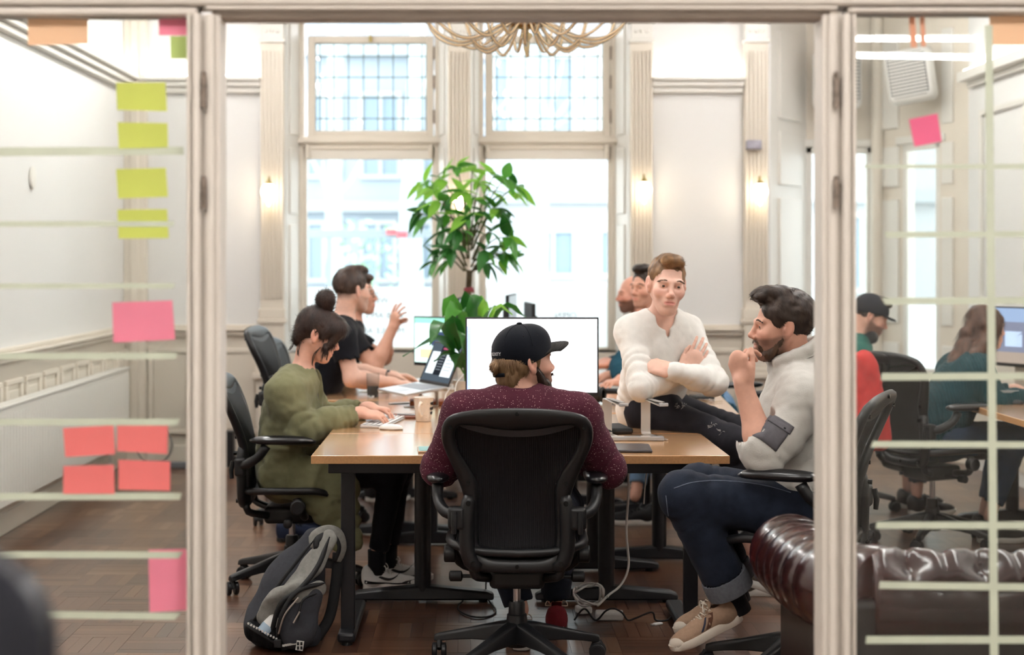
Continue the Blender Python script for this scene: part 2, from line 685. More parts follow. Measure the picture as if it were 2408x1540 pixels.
def casement(n, pl, pr, ul, ur, outer, text):
    """one tall window: leaded upper light, transom, lower pane with frosted film and blind"""
    wdw = struct('window_%d' % n)
    xa, xb = wx(pl), wx(pr)
    ua, ub = wx(ul), wx(ur)
    zt, zb = wz(375), wz(820)
    ut, ub_z = wz(103), wz(308)
    y = YW
    oa, ob = outer                                  # inner edges of the pilasters
    # splayed jambs
    for sx, edge, inn in ((0, oa, xa - .05), (1, ob, xb + .05)):
        g = G()
        d = .03 if sx == 0 else -.03
        z0, z1 = Z0W, Z1W
        g.add([(edge, YB - .01, z0), (inn, y - .04, z0), (inn, y - .04, z1), (edge, YB - .01, z1),
               (edge - d * 3, YB + .05, z0), (inn - d * 3, y + .05, z0), (inn - d * 3, y + .05, z1), (edge - d * 3, YB + .05, z1)],
              [(0, 1, 2, 3), (7, 6, 5, 4), (0, 4, 5, 1), (3, 2, 6, 7), (0, 3, 7, 4), (1, 5, 6, 2)])
        g.build('jamb', m_trimw, wdw)
        # panels of the jamb
        for za, zc in ((.95, 1.75), (1.83, 2.32), (2.42, 3.25)):
            p0 = Vector((edge, YB - .01, 0)).lerp(Vector((inn, y - .04, 0)), .28)
            p1 = Vector((edge, YB - .01, 0)).lerp(Vector((inn, y - .04, 0)), .78)
            nrm = Vector((-(p1 - p0).y, (p1 - p0).x, 0)).normalized()
            if nrm.y > 0:
                nrm = -nrm
            q = [p0, p1, p1 + nrm * .012, p0 + nrm * .012]
            G().prism([(v.x, v.y) for v in q], za, zc).build('jamb_panel', m_trimw, wdw, bevel=.005)
    # outer frame
    g = G()
    g.box(xa - .07, xa - .02, y - .05, y + .06, Z0W, Z1W)
    g.box(xb + .02, xb + .07, y - .05, y + .06, Z0W, Z1W)
    g.box(xa - .07, xb + .07, y - .05, y + .06, Z1W - .12, Z1W)
    g.build('window_frame', m_cream, wdw, bevel=.006)
    sbox('sill', (xa - .12, xb + .12, y - .30, y + .08, Z0W - .035, Z0W), m_cream, wdw, .008)
    g = G()
    g.box(xa - .05, xb + .05, y - .06, y + .06, wz(345), wz(322))
    g.box(xa - .07, xb + .07, y - .09, y + .06, wz(338), wz(328))
    g.build('transom', m_cream, wdw, bevel=.006)
    # lower sash
    g = G()
    g.box(xa - .03, xa, y - .02, y + .03, Z0W, wz(345))
    g.box(xb, xb + .03, y - .02, y + .03, Z0W, wz(345))
    g.box(xa, xb, y - .02, y + .03, zt, wz(345))
    g.box(xa, xb, y - .02, y + .03, Z0W, zb + .012)
    g.build('lower_sash', m_cream, wdw, bevel=.004)
    G().box(xa, xb, y, y + .006, Z0W, zt).build('pane', m_wglass, wdw)
    G().box(xa, xb, y - .004, y - .002, zb, wz(675)).build('frosted_film', m_film, wdw)
    for (body, lx, ly, sz) in text:
        me = text_mesh(body, sz, .0004)
        me.materials.append(mat('film_lettering', '#858e93', .6))
        t = bpy.data.objects.new('lettering', me)
        COL.objects.link(t)
        t.parent = wdw
        t.location = (wx(lx), y - .006, wz(ly))
        t.rotation_euler = (PI / 2, 0, PI)         # reads from the street, so mirrored from inside
    # rolled-up blind
    g = G()
    g.box(xa + .02, xb - .02, y - .055, y - .025, wz(376), wz(350))
    g.build('blind', m_blind, wdw, bevel=.004)
    g = G()
    g.cyl((xa + .03, y - .05, wz(349)), (xb - .03, y - .05, wz(349)), .017)
    g.build('blind_roller', m_cream, wdw)
    for xx in (xa + .012, xb - .012):
        g = G()
        g.box(xx - .014, xx + .014, y - .08, y - .02, wz(374), wz(344))
        g.ball((xx, y - .07, wz(356)), (.012, .014, .02), 8, 6)
        g.build('blind_bracket', m_cream, wdw)
    # upper casement
    g = G()
    e = .055
    g.box(ua - e, ua, y - .045, y + .02, ub_z - e, ut + e)
    g.box(ub, ub + e, y - .045, y + .02, ub_z - e, ut + e)
    g.box(ua, ub, y - .045, y + .02, ut, ut + e)
    g.box(ua, ub, y - .045, y + .02, ub_z - e, ub_z)
    g.build('upper_sash', m_cream, wdw, bevel=.006)
    fx = [0, .04, .165, .298, .432, .566, .70, .832, .958, 1]
    fz = [0, .142, .38, .615, .855, 1]
    cm = G()
    for i in fx:
        xx = ua + (ub - ua) * i
        cm.box(xx - .0035, xx + .0035, y - .006, y + .006, ub_z, ut)
    for j in fz:
        zz = ub_z + (ut - ub_z) * j
        cm.box(ua, ub, y - .005, y + .005, zz - .0035, zz + .0035)
    cm.build('lead_came', m_lead, wdw)
    pane_cache = {}
    for i in range(9):
        for j in range(5):
            w2, h2 = (fx[i + 1] - fx[i]) * (ub - ua), (fz[j + 1] - fz[j]) * (ut - ub_z)
            k = (round(w2, 3), round(h2, 3))
            if k not in pane_cache:
                pane_cache[k] = G().box(-w2 / 2, w2 / 2, -.0015, .0015, -h2 / 2, h2 / 2).build('leaded_pane', m_wglass, wdw)
                o = pane_cache[k]
            else:
                o = pane_cache[k].copy()
                COL.objects.link(o)
            o.location = (ua + (fx[i] + fx[i + 1]) / 2 * (ub - ua), y, ub_z + (fz[j] + fz[j + 1]) / 2 * (ut - ub_z))
            o.rotation_euler = (frnd.uniform(-.02, .02), 0, frnd.uniform(-.02, .02))
    # catch and stay
    g = G()
    g.box((ua + ub) / 2 - .012, (ua + ub) / 2 + .012, y - .065, y - .045, ut + .01, ut + .05)
    g.cyl(((ua + ub) / 2, y - .07, ut + .06), ((ua + ub) / 2, y - .07, ut), .006, n=8)
    g.build('catch', m_brass, wdw)
    for zz in (2.52, 2.78, 3.0):
        G().box(ub + e - .004, ub + e + .008, y - .055, y - .04, zz, zz + .1).build('hinge', m_hinge, wdw)
    return wdw
casement(1, 722, 1016, 742, 1003, (bx(670), bx(1053)), [('WEB', 893, 707, .065), ('WEB APPS', 905, 742, .065), ('MOBILE APPS', 893, 778, .065)])
casement(2, 1143, 1429, 1158, 1417, (bx(1107), bx(1480)), [('OPEN', 1330, 742, .065), ('SOURCE', 1330, 778, .065)])

# ------------------------------------------------------------------ bay corner at the right
wr = struct('wall_bay')
XA, YA = bx(1812), YB
XB2, YB2 = 2.62, 12.0
XC, YC = 3.18, 12.0
XD, YD = 3.56, 11.25
def slab(p, q, z0, z1, th, name, m, parent, bev=0.0):
    p, q = Vector((p[0], p[1], 0)), Vector((q[0], q[1], 0))
    d = (q - p).normalized()
    n = Vector((-d.y, d.x, 0))
    if n.y < 0:
        n = -n
    return G().prism([(v.x, v.y) for v in (p, q, q + n * th, p + n * th)], z0, z1).build(name, m, parent, bevel=bev)
slab((XA, YA), (XB2, YB2), 0, ZC, .12, 'splay', m_trimw, wr)
for za, zc in ((.35, .85), (1.0, 1.95), (2.05, 2.45), (2.55, 3.2)):
    p, q = Vector((XA, YA)), Vector((XB2, YB2))
    a, b = p.lerp(q, .2), p.lerp(q, .8)
    n = Vector(((q - p).y, -(q - p).x)).normalized() * .02
    slab(a + n, b + n, za, zc, .025, 'panel', m_trimw, wr, .006)
def bay_face(p, q, z0, z1, ia, ib, n):
    """a wall with one tall window between fractions ia..ib"""
    P, Q = Vector(p), Vector(q)
    a, b = P.lerp(Q, ia), P.lerp(Q, ib)
    slab(P, a, 0, ZC, .12, 'plaster', m_cream, wr)
    slab(b, Q, 0, ZC, .12, 'plaster', m_cream, wr)
    slab(a, b, 0, z0, .12, 'plaster', m_cream, wr)
    slab(a, b, z1, ZC, .12, 'plaster', m_cream, wr)
    wdw = struct('window_%d' % n)
    d = (b - a).normalized()
    for u, v in ((a, a + d * .045), (b - d * .045, b)):
        slab(u, v, z0, z1, .07, 'window_frame', m_trimw, wdw, .005)
    slab(a, b, z1 - .05, z1, .07, 'window_head', m_trimw, wdw, .005)
    slab(a, b, z0, z0 + .05, .07, 'sill', m_trimw, wdw, .005)
    nn = Vector((-d.y, d.x))
    nn = nn if nn.y > 0 else -nn
    slab(a + d * .045 + nn * .03, b - d * .045 + nn * .03, z0 + .05, z1 - .05, .004, 'pane', m_wglass, wdw)
    slab(a + d * .045 + nn * .022, b - d * .045 + nn * .022, z0 + .05, 1.15, .002, 'frosted_film', m_film, wdw)
    slab(a - d * .06 - nn * .02, b + d * .06 - nn * .02, z1, z1 + .06, .03, 'trim', m_trimw, wdw, .005)
    return wdw
bay_face((XB2, YB2), (XC, YC), .62, 2.37, .0, .93, 3)
bay_face((XC, YC), (XD, YD), .62, 2.37, .33, .80, 4)
for ia, ib in ((.05, .29), (.84, .97)):
    P_, Q_ = Vector((XC, YC)), Vector((XD, YD))
    n_ = Vector(((Q_ - P_).y, -(Q_ - P_).x)).normalized() * .018
    for za, zc in ((.35, .85), (1.0, 1.95), (2.05, 2.36), (2.5, 3.2)):
        slab(P_.lerp(Q_, ia) + n_, P_.lerp(Q_, ib) + n_, za, zc, .02, 'panel', m_trimw, wr, .005)
for (x, y) in ((XC - .02, YC - .05),):
    g = G()
    g.cyl((x, y, 0), (x, y, ZC), .045, n=14)
    g.build('corner_column', m_cream, wr)
slab((XD, YD), (XD + .09, YD - .25), 0, ZC, .1, 'plaster', m_cream, wr)
wR = struct('wall_right')
sbox('plaster', (XR, XR + .1, 3.5, 11.1, 0, ZC), m_wall, wR)
sbox('wainscot', (XR - .012, XR, 3.65, 11.0, .1, .93), m_cream, wR)
g = G()
g.box(XR - .05, XR, 3.65, 11.0, .93, .965)
g.box(XR - .075, XR, 3.65, 11.0, .965, .985)
g.build('chair_rail', m_cream, wR, bevel=.006)
g = G()
g.box(XR - .05, XR, 3.65, 11.0, 2.72, 2.76)
g.box(XR - .12, XR, 3.65, 11.0, 2.76, 2.83)
g.build('cornice', m_trimw, wR, bevel=.006)
G().box(XR - .09, XR - .02, 3.7, 10.95, 2.832, 2.842).build('led_strip', m_led, wR)
for k in range(5):
    y0 = 9.9 - k * 1.2
    g = G()
    for a, b, c, d in ((y0, y0 + .9, 2.5, 2.54), (y0, y0 + .9, 1.1, 1.14), (y0, y0 + .04, 1.14, 2.5), (y0 + .86, y0 + .9, 1.14, 2.5)):
        g.box(XR - .03, XR, a, b, c, d)
    g.build('panel_moulding', m_trimw, wR, bevel=.006)

# ------------------------------------------------------------------ partition with the open double doorway
wp = struct('wall_partition')
def post(xa, xb, side):
    """moulded jamb post; side=+1: the opening lies at +x"""
    def X(f):
        return xa + (xb - xa) * (f if side > 0 else 1 - f)
    def pb(f0, f1, y0, y1, name, bev=.004):
        a, b = sorted((X(f0), X(f1)))
        return sbox(name, (a, b, y0, y1, 0, qz(38)), m_frame, wp, bev)
    pb(0, 1, YP - .03, YP + .06, 'jamb_core')
    pb(.0, .13, YP - .048, YP - .03, 'glazing_bead', .006)
    pb(.17, .44, YP - .055, YP - .03, 'architrave', .008)
    pb(.56, .84, YP - .042, YP - .03, 'door_stop', .006)
post(qx(447), qx(523), 1)
post(qx(1927), qx(2003), -1)
sbox('head_rail', (-2.55, 3.6, YP - .05, YP + .06, qz(20), qz(20) + .11), m_frame, wp, .008)
sbox('head_bead', (-2.55, qx(470), YP - .04, YP + .04, qz(42), qz(22)), m_frame, wp, .006)
sbox('head_bead', (qx(1985), 3.6, YP - .04, YP + .04, qz(36), qz(22)), m_frame, wp, .006)
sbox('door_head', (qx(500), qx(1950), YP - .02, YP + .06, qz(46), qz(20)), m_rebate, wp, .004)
sbox('door_head_stop', (qx(490), qx(1960), YP - .045, YP - .02, qz(30), qz(20)), m_frame, wp, .004)
sbox('over_panel', (-2.55, 3.6, YP - .02, YP + .05, qz(20) + .11, ZC), m_wall, wp)
for a, b in ((-2.55, qx(447)), (qx(2003), 3.6)):
    sbox('bottom_rail', (a, b, YP - .03, YP + .05, 0, .42), m_frame, wp, .006)
sbox('end_stile', (-2.55, -1.9, YP - .03, YP + .05, .42, qz(22)), m_frame, wp, .006)
sbox('end_stile', (2.3, 3.6, YP - .03, YP + .05, .42, qz(22)), m_frame, wp, .006)
g1 = G().box(-1.9, qx(449), YP - .003, YP + .003, .42, qz(40)).build('glass_pane', m_glass, wp)
g2 = G().box(qx(2001), 2.3, YP - .003, YP + .003, .42, qz(34)).build('glass_pane', m_glass, wp)
for px in (488, 1954):
    for py0, py1 in ((183, 260), (425, 492)):
        g = G()
        x = qx(px)
        g.cyl((x, YP - .052, qz(py1)), (x, YP - .052, qz(py0)), .0055, n=10)
        for t in (0, .33, .66):
            zz = qz(py1) + (qz(py0) - qz(py1)) * t
            g.cyl((x, YP - .052, zz), (x, YP - .052, zz + .018), .0068, n=10)
        g.ball((x, YP - .052, qz(py0) + .004), .006, 8, 6)
        g.build('hinge', m_hinge, wp)

# sticky notes and masking tape on the glass
m_tape = mat('masking_tape', '#d3d8c2', .75, noise=(14, .06), alpha=.86, bump=(300, .1))
def note_m(n, c):
    return mat(n, c, .7, noise=(7, .05), transl=.35)
NOTE = {'lime': note_m('lime_paper', '#e1e778'), 'green': note_m('green_paper', '#cfe08e'), 'pink': note_m('pink_paper', '#ff9fb6'), 'hot': note_m('hot_pink_paper', '#fb7fa6'),
        'coral': note_m('coral_paper', '#ff918e'), 'orange': note_m('orange_paper', '#ffdab4'), 'peach': note_m('peach_paper', '#f3b795')}
def quad_sheet(pts, y, th, name, m, label, cat, group, curl=0.0):
    """a thin sheet given by its four corners (px) on the glass; curl lifts the free edge"""
    P = [Vector((qx(a), 0, qz(b))) for a, b in pts]
    g = G()
    n = 6
    top = []
    for j in range(n + 1):
        t = j / n
        a, b = P[0].lerp(P[3], t), P[1].lerp(P[2], t)
        lift = -curl * max(0, t - .35) ** 2
        for i in range(5):
            q = a.lerp(b, i / 4)
            top.append((q.x, y + lift, q.z))
    nv = len(top)
    v = top + [(a, b + th, c) for a, b, c in top]
    f = []
    for j in range(n):
        for i in range(4):
            k = j * 5 + i
            f += [(k, k + 1, k + 6, k + 5), (nv + k + 5, nv + k + 6, nv + k + 1, nv + k)]
    rim = [i for i in range(5)] + [j * 5 + 4 for j in range(1, n + 1)] + [n * 5 + i for i in (3, 2, 1, 0)] + [j * 5 for j in range(n - 1, 0, -1)]
    for a, b in zip(rim, rim[1:] + rim[:1]):
        f.append((b, a, nv + a, nv + b))
    c = sum(P, Vector()) / 4
    g.add(v, f)
    o = g.build(name, m, None, off=(c.x, y, c.z))
    o.location = (c.x, y, c.z)
    tag(o, label, cat, group)
    return o
NG = 'sticky notes on the glass'
notes = [
    ([(66, 44), (208, 46), (209, 104), (67, 107)], 'orange', 'pale orange sticky note at the top corner of the left glass pane', .0),
    ([(374, 46), (446, 44), (446, 84), (374, 84)], 'pink', 'pink sticky note above the small pale green note by the door post', .0),
    ([(401, 85), (446, 85), (446, 139), (402, 139)], 'green', 'small pale green sticky note hanging under a pink note by the door post', .01),
    ([(274, 195), (390, 194), (394, 262), (277, 259)], 'lime', 'lime sticky note, topmost of the column of four', .02),
    ([(277, 288), (395, 290), (396, 347), (281, 350)], 'lime', 'lime sticky note, second from the top of the column of four', .03),
    ([(274, 398), (391, 395), (396, 463), (279, 467)], 'lime', 'lime sticky note, third from the top of the column of four', .02),
    ([(277, 493), (394, 492), (398, 560), (280, 561)], 'lime', 'lime sticky note, lowest of the column, crossed by masking tape', .03),
    ([(265, 711), (406, 706), (413, 798), (268, 805)], 'pink', 'large pink sticky note at chair rail height on the left glass pane', .02),
    ([(149, 1006), (268, 999), (272, 1067), (155, 1074)], 'coral', 'coral sticky note, upper left of the block of four', .02),
    ([(276, 995), (396, 999), (395, 1067), (277, 1060)], 'coral', 'coral sticky note, upper right of the block of four', .01),
    ([(150, 1095), (269, 1092), (271, 1160), (150, 1160)], 'coral', 'coral sticky note, lower left of the block of four', .03),
    ([(279, 1080), (401, 1084), (401, 1153), (280, 1150)], 'coral', 'coral sticky note, lower right of the block of four', .02),
    ([(350, 1292), (439, 1290), (446, 1433), (353, 1438)], 'pink', 'tall pink sticky note near the bottom of the left glass pane', .01),
    ([(2136, 281), (2203, 267), (2213, 333), (2149, 345)], 'hot', 'tilted bright pink square sticky note on the right glass pane', .01),
    ([(2325, 38), (2420, 38), (2420, 108), (2326, 106)], 'orange', 'orange sticky note at the top edge of the right glass pane', .0),
    ([(2136, 40), (2150, 40), (2155, 112), (2141, 112)], 'peach', 'narrow peach paper strip beside another above the wall speaker, left one', .0),
    ([(2162, 40), (2172, 40), (2176, 110), (2165, 110)], 'peach', 'narrow peach paper strip beside another above the wall speaker, right one', .0),
]
for pts, c, lab, cu in notes:
    quad_sheet(pts, YP - .0048, .0004, 'sticky_note', NOTE[c], lab, 'sticky note', NG, cu * .15)
tapes = [
    ([(-500, 348), (432, 345), (434, 364), (-500, 372)], 'pale masking tape strip across the left glass under the second lime note'),
    ([(-500, 520), (412, 520), (408, 533), (-500, 534)], 'pale masking tape strip across the lowest lime note'),
    ([(-500, 666), (414, 666), (408, 678), (-500, 680)], 'pale masking tape strip just above the large pink note'),
    ([(-500, 830), (420, 829), (414, 844), (-500, 846)], 'pale masking tape strip just below the large pink note'),
    ([(-500, 984), (424, 984), (418, 1000), (-500, 999)], 'pale masking tape strip touching the upper coral notes'),
    ([(-500, 1158), (428, 1158), (424, 1174), (-500, 1176)], 'pale masking tape strip under the lower coral notes'),
    ([(-500, 1294), (432, 1296), (422, 1312), (-500, 1310)], 'pale masking tape strip tucked behind the tall pink note'),
    ([(-500, 1427), (426, 1440), (412, 1456), (-500, 1444)], 'slanting masking tape strip, lowest on the left glass'),
    ([(2027, 395), (2036, 388), (2900, 382), (2900, 402)], 'faint masking tape strip, highest on the right glass'),
    ([(2078, 545), (2900, 541), (2900, 555), (2082, 559)], 'faint masking tape strip, second highest on the right glass'),
    ([(2072, 700), (2900, 696), (2900, 712), (2080, 716)], 'masking tape strip running past the cap of the man in green'),
    ([(2072, 877), (2900, 873), (2900, 889), (2070, 894)], 'masking tape strip crossing the elbow of the woman with long hair'),
    ([(2052, 1036), (2900, 1040), (2900, 1056), (2046, 1051)], 'masking tape strip at seat height on the right glass'),
    ([(2060, 1226), (2900, 1226), (2900, 1244), (2058, 1242)], 'masking tape strip across the chair casters on the right glass'),
    ([(2068, 1366), (2900, 1378), (2900, 1395), (2066, 1383)], 'slanting masking tape strip in front of the sofa back'),
    ([(2036, 1494), (2900, 1494), (2900, 1511), (2034, 1512)], 'masking tape strip, lowest on the right glass'),
]
for q, (pts, lab) in enumerate(tapes):
    quad_sheet(pts, YP - .0052 - .0004 * (q % 2), .0003, 'masking_tape', m_tape, lab, 'tape', 'masking tape strips on the glass')
quad_sheet([(2314, 60), (2332, 60), (2346, 1560), (2326, 1560)], YP - .0062, .0003, 'masking_tape', m_tape, 'long vertical masking tape strip down the right glass', 'tape', 'masking tape strips on the glass')
# wrinkle of glass marker lettering on coral notes is too faint to read and is left out

# ------------------------------------------------------------------ lamps of the place
def tube_light(x, y0, y1, z, label):
    t = thing('tube_light', label, 'lamp', (x, (y0 + y1) / 2, z))
    h = (y1 - y0) / 2
    G().box(-.06, .06, -h, h, .03, .07).build('housing', m_white, t, bevel=.004)
    G().tube([(0, -h + .02, .01), (0, h - .02, .01)], .018, 10).build('tube', m_tube, t)
    for yy in (-h * .7, h * .7):
        G().cyl((0, yy, .07), (0, yy, ZC - z), .004, n=6).build('rod', m_white, t)
    return t
tube_light(-1.5, 4.6, 7.4, 3.3, 'long white ceiling tube over the left aisle, nearer the glass')
tube_light(-1.5, 8.0, 10.8, 3.3, 'long white ceiling tube over the left aisle, nearer the windows')
tube_light(2.3, 4.6, 7.4, 3.3, 'long white ceiling tube over the right aisle, nearer the glass')
tube_light(2.3, 8.0, 10.8, 3.3, 'long white ceiling tube over the right aisle, nearer the windows')
tube_light(.35, 4.3, 6.6, 3.45, 'long white ceiling tube over the front desk')
for x, y, z, rz, lab in ((2.62, -1.95, 2.80, 1.57, 'slim tube lamp in the hall behind the camera, the upper one'), (2.62, -1.70, 2.66, 1.45, 'slim tube lamp in the hall behind the camera, the lower one')):
    tl_ = tube_light(x, y - .42, y + .42, z, lab)
    tl_.rotation_euler = (0, 0, rz)
for k, (x, y) in enumerate(((-1.2, .9), (1.4, .9))):
    t = thing('ceiling_panel_light', 'square ceiling panel lamp in the hall, %s' % ('left one' if k == 0 else 'right one'), 'lamp', (x, y, ZC - .04))
    G().box(-.45, .45, -.45, .45, 0, .04).build('housing', m_white, t, bevel=.004)
    G().box(-.42, .42, -.42, .42, -.004, 0).build('diffuser', m_hall, t)
# windows let the sky in: portals guide the sampling
for (xc, zc, w, h) in (((wx(722) + wx(1016)) / 2, 1.95, .95, 2.4), ((wx(1143) + wx(1429)) / 2, 1.95, .95, 2.4)):
    ld = bpy.data.lights.new('window_portal', 'AREA')
    ld.shape = 'RECTANGLE'
    ld.size, ld.size_y = w, h
    ld.cycles.is_portal = True
    lo = bpy.data.objects.new('window_portal', ld)
    COL.objects.link(lo)
    lo.location = (xc, YW + .2, zc)
    lo.rotation_euler = (-PI / 2, 0, 0)

# ------------------------------------------------------------------ outside
st = mat('street_paving', '#b0b2b3', .8, noise=(2, .1))
sbox('ground_outside', (-30, 30, 12.4, 60, -.3, -.05), st)
m_fac = mat('pale_facade', '#b6b9bd', .8, noise=(1, .04))
m_fac2 = mat('cool_facade', '#a2acb6', .8, noise=(1, .06))
m_fwin = mat('far_window_glass', '#8799a8', .15)
m_band = mat('stone_band', '#a9afb4', .7)
def facade(x0, x1, y, h, m, label, wins):
    b = thing('townhouse', label, 'building', ((x0 + x1) / 2, y, 0))
    cx = (x0 + x1) / 2
    G().box(x0 - cx, x1 - cx, 0, 4, 0, h).build('wall', m, b)
    for zz in (2.45, 5.6):
        G().box(x0 - cx, x1 - cx, -.18, 0, zz, zz + .22).build('stone_band', m_band, b)
    G().box(x0 - cx, x1 - cx, -.4, 4, h, h + .3).build('roof_edge', m_band, b)
    for (a, c, z0, z1) in wins:
        g = G()
        for q in ((a - .08, a, z0 - .08, z1 + .08), (c, c + .08, z0 - .08, z1 + .08), (a, c, z1, z1 + .08), (a, c, z0 - .08, z0), ((a + c) / 2 - .03, (a + c) / 2 + .03, z0, z1)):
            g.box(q[0] - cx, q[1] - cx, -.08, .02, q[2], q[3])
        wf = g.build('window', mat('far_frame', '#b9bab9', .6), b)
        G().box(a - cx, c - cx, -.03, -.01, z0, z1).build('pane', m_fwin, wf)
facade(-.4, 9.5, 26, 8.5, m_fac, 'white townhouse across the street seen through the window on the right',
       [(1.05, 1.7, 1.25, 1.95), (2.2, 2.9, 1.25, 1.95), (1.05, 1.7, 3.4, 4.9), (2.2, 2.9, 3.4, 4.9), (.1, .6, 3.4, 4.9), (3.8, 4.6, 1.0, 2.2), (4.9, 5.7, 3.2, 4.8), (3.8, 4.4, 3.2, 4.8), (6.2, 7.0, 1.0, 2.2)])
facade(-9.5, -.6, 31, 7.0, m_fac2, 'cool grey townhouse across the street seen through the window on the left',
       [(-3.3, -2.7, 1.1, 2.2), (-2.2, -1.6, 1.1, 2.2), (-3.3, -2.7, 3.2, 4.8), (-2.2, -1.5, 3.2, 4.8), (-1.2, -.8, 3.2, 4.8), (-4.4, -3.8, 3.2, 4.8), (-1.2, -.85, 1.1, 2.2)])
m_bark = mat('pale_bark', '#a9b2b6', .9, noise=(5, .2))
def street_tree(x, y, h, lean, label, seed):
    r = random.Random(seed)
    t = thing('street_tree', label, 'tree', (x, y, -.05))
    pts = [(lean * k / 8 * h + r.uniform(-.04, .04), 0, h * k / 8) for k in range(9)]
    G().tube(pts, [.16 * (1 - .075 * k) for k in range(9)], 10).build('trunk', m_bark, t)
    for k in range(12):
        i = r.randint(3, 8)
        p = Vector(pts[i])
        a = r.uniform(0, 6.28)
        q = p + Vector((math.cos(a) * 1.1, math.sin(a) * .6, r.uniform(.7, 1.6)))
        mid = p.lerp(q, .5) + Vector((0, 0, -.12))
        G().tube([p, mid, q], [.05, .035, .012], 6).build('branch', m_bark, t)
street_tree(-.75, 17.5, 5.5, .03, 'bare street tree with pale trunk outside the window on the left', 1)
street_tree(-2.0, 23, 6.5, -.02, 'farther bare street tree with pale trunk before the grey townhouse', 2)
street_tree(.95, 21.5, 6.5, .0, 'bare street tree with pale trunk outside the window on the right', 3)
# railing and its red ribbons in the street
rl = thing('street_railing', 'grey street railing outside the window on the left', 'railing', (-1.2, 15.0, 0))
m_rail = mat('railing_steel', '#98a4ad', .5, .3)
G().box(-1.5, 1.2, -.03, .03, 1.70, 1.78).build('top_rail', m_rail, rl, bevel=.004)
G().box(-1.5, 1.2, -.02, .02, .5, .54).build('lower_rail', m_rail, rl, bevel=.004)
for xx in (-1.4, -.2, 1.1):
    G().box(xx - .025, xx + .025, -.025, .025, -.05, 1.72).build('rail_post', m_rail, rl, bevel=.004)
G().cyl((-1.3, 0, 1.5), (-.35, 0, .9), .03, n=8).build('brace', m_rail, rl)
m_red = mat('red_ribbon', '#e8606a', .6)
for px, py in ((920, 545), (945, 552)):
    p = W(px, py, 14.95)
    o = G().box(-.045, .045, -.012, .012, -.025, .025).build('ribbon', m_red, None, bevel=.004)
    o.location = p
    tag(o, 'small red ribbon tied to the street railing, %s' % ('left one' if px < 930 else 'right one'), 'ribbon')
bsh = thing('street_bush', 'pale green bush outside the window on the left', 'bush', (-1.2, 18.6, -.05))
gb = G()
br = random.Random(5)
for k in range(260):
    a, t = br.uniform(0, 6.28), br.uniform(0, 1)
    c = Vector((math.cos(a) * .55 * t ** .5, math.sin(a) * .5 * t ** .5, br.uniform(.2, 2.0)))
    d = Vector((br.uniform(-1, 1), br.uniform(-1, 1), br.uniform(-.5, 1))).normalized() * .12
    e = d.orthogonal().normalized() * .05
    gb.add([c, c + d * .5 + e, c + d, c + d * .5 - e], [(0, 1, 2, 3)])
fo = gb.build('foliage', mat('bush_leaf', '#9fc0a4', .7), bsh)
fo['kind'] = 'stuff'
G().cyl((0, 0, 0), (0, 0, 1.2), .04, .02, 8).build('stem', m_bark, bsh)
# ------------------------------------------------------------------ desks
m_wood = mat('beech_laminate', '#d3a376', .26, noise=(5, .07), stretch=(1, 12, 1), coat=1.0)
m_edge = mat('beech_edge', '#c39362', .5, noise=(120, .12))
m_steel = mat('black_steel', '#131318', .42, noise=(60, .1))
def desk(corner, ax, length, width, label, legs, h=.74, bar=True):
    """corner = near-left corner, ax = angle; local x along the front, y away from the camera.
    legs: list of (x, y, kind) kind 'T' = column on a foot along x, 'P' = plain square post with foot along y"""
    t = thing('desk', label, 'desk', (corner[0], corner[1], 0), ax)
    o = G().box(0, length, 0, width, h - .032, h).build('tabletop', m_wood, t, bevel=.0025)
    g = G()
    for q in ((0, length, -.0006, .0008), (0, length, width - .0008, width + .0006)):
        g.box(q[0], q[1], q[2], q[3], h - .031, h - .002)
    g.box(-.0006, .0008, 0, width, h - .031, h - .002)
    g.box(length - .0008, length + .0006, 0, width, h - .031, h - .002)
    g.build('edge_band', m_edge, t)
    if bar:
        g = G()
        g.box(.06, length - .06, .05, .09, h - .075, h - .033)
        g.box(.06, length - .06, width - .09, width - .05, h - .075, h - .033)
        g.build('under_frame', m_steel, t, bevel=.003)
    for (x, y, k) in legs:
        g = G()
        if k == 'T':
            g.tube([(x, y, .05), (x, y, h - .033)], .036, 20)
            lg = g.build('leg', m_steel, t)
            a = .31
            prof = [(-a, .035), (-a * .9, .048), (0, .075), (a * .9, .048), (a, .035)]
            rings = []
            for (xx, zz) in prof:
                w = .032 if abs(xx) > a * .95 else .04
                rings.append([(x + xx, y - w, .012), (x + xx, y + w, .012), (x + xx, y + w * .8, zz), (x + xx, y - w * .8, zz)])
            G().loft(rings).build('foot', m_steel, lg, bevel=.008)
            for sx in (-1, 1):
                G().cyl((x + sx * a * .85, y, 0), (x + sx * a * .85, y, .014), .02, n=12).build('glide', m_black, lg)
        else:
            g.box(x - .027, x + .027, y - .02, y + .02, .03, h - .033)
            lg = g.build('leg', m_steel, t, bevel=.003)
            g = G()
            g.box(x - .035, x + .035, y - .10, y + .5, .012, .05)
            g.build('foot', m_steel, lg, bevel=.012)
            G().cyl((x, y - .07, 0), (x, y - .07, .014), .022, n=12).build('glide', m_black, lg)
    return t
XL1, XM, XR1 = -.615, .185, .985
YD1, YD2 = 5.854, 6.60
desk((XL1, YD1), 0, 1.6, YD2 - YD1 - .004, 'light wooden desk nearest the doorway with a laminate top', [(.13, .14, 'P'), (1.47, .14, 'P')])
desk((XL1, YD2), 0, .798, 1.55, 'wooden desk behind the front desk where the woman in green types', [(.4, .07, 'T'), (.4, 1.4, 'T')])
desk((XM, YD2), 0, .798, .84, 'wooden desk on which the man in the white shirt sits', [(.4, .07, 'T'), (.4, .74, 'T')])
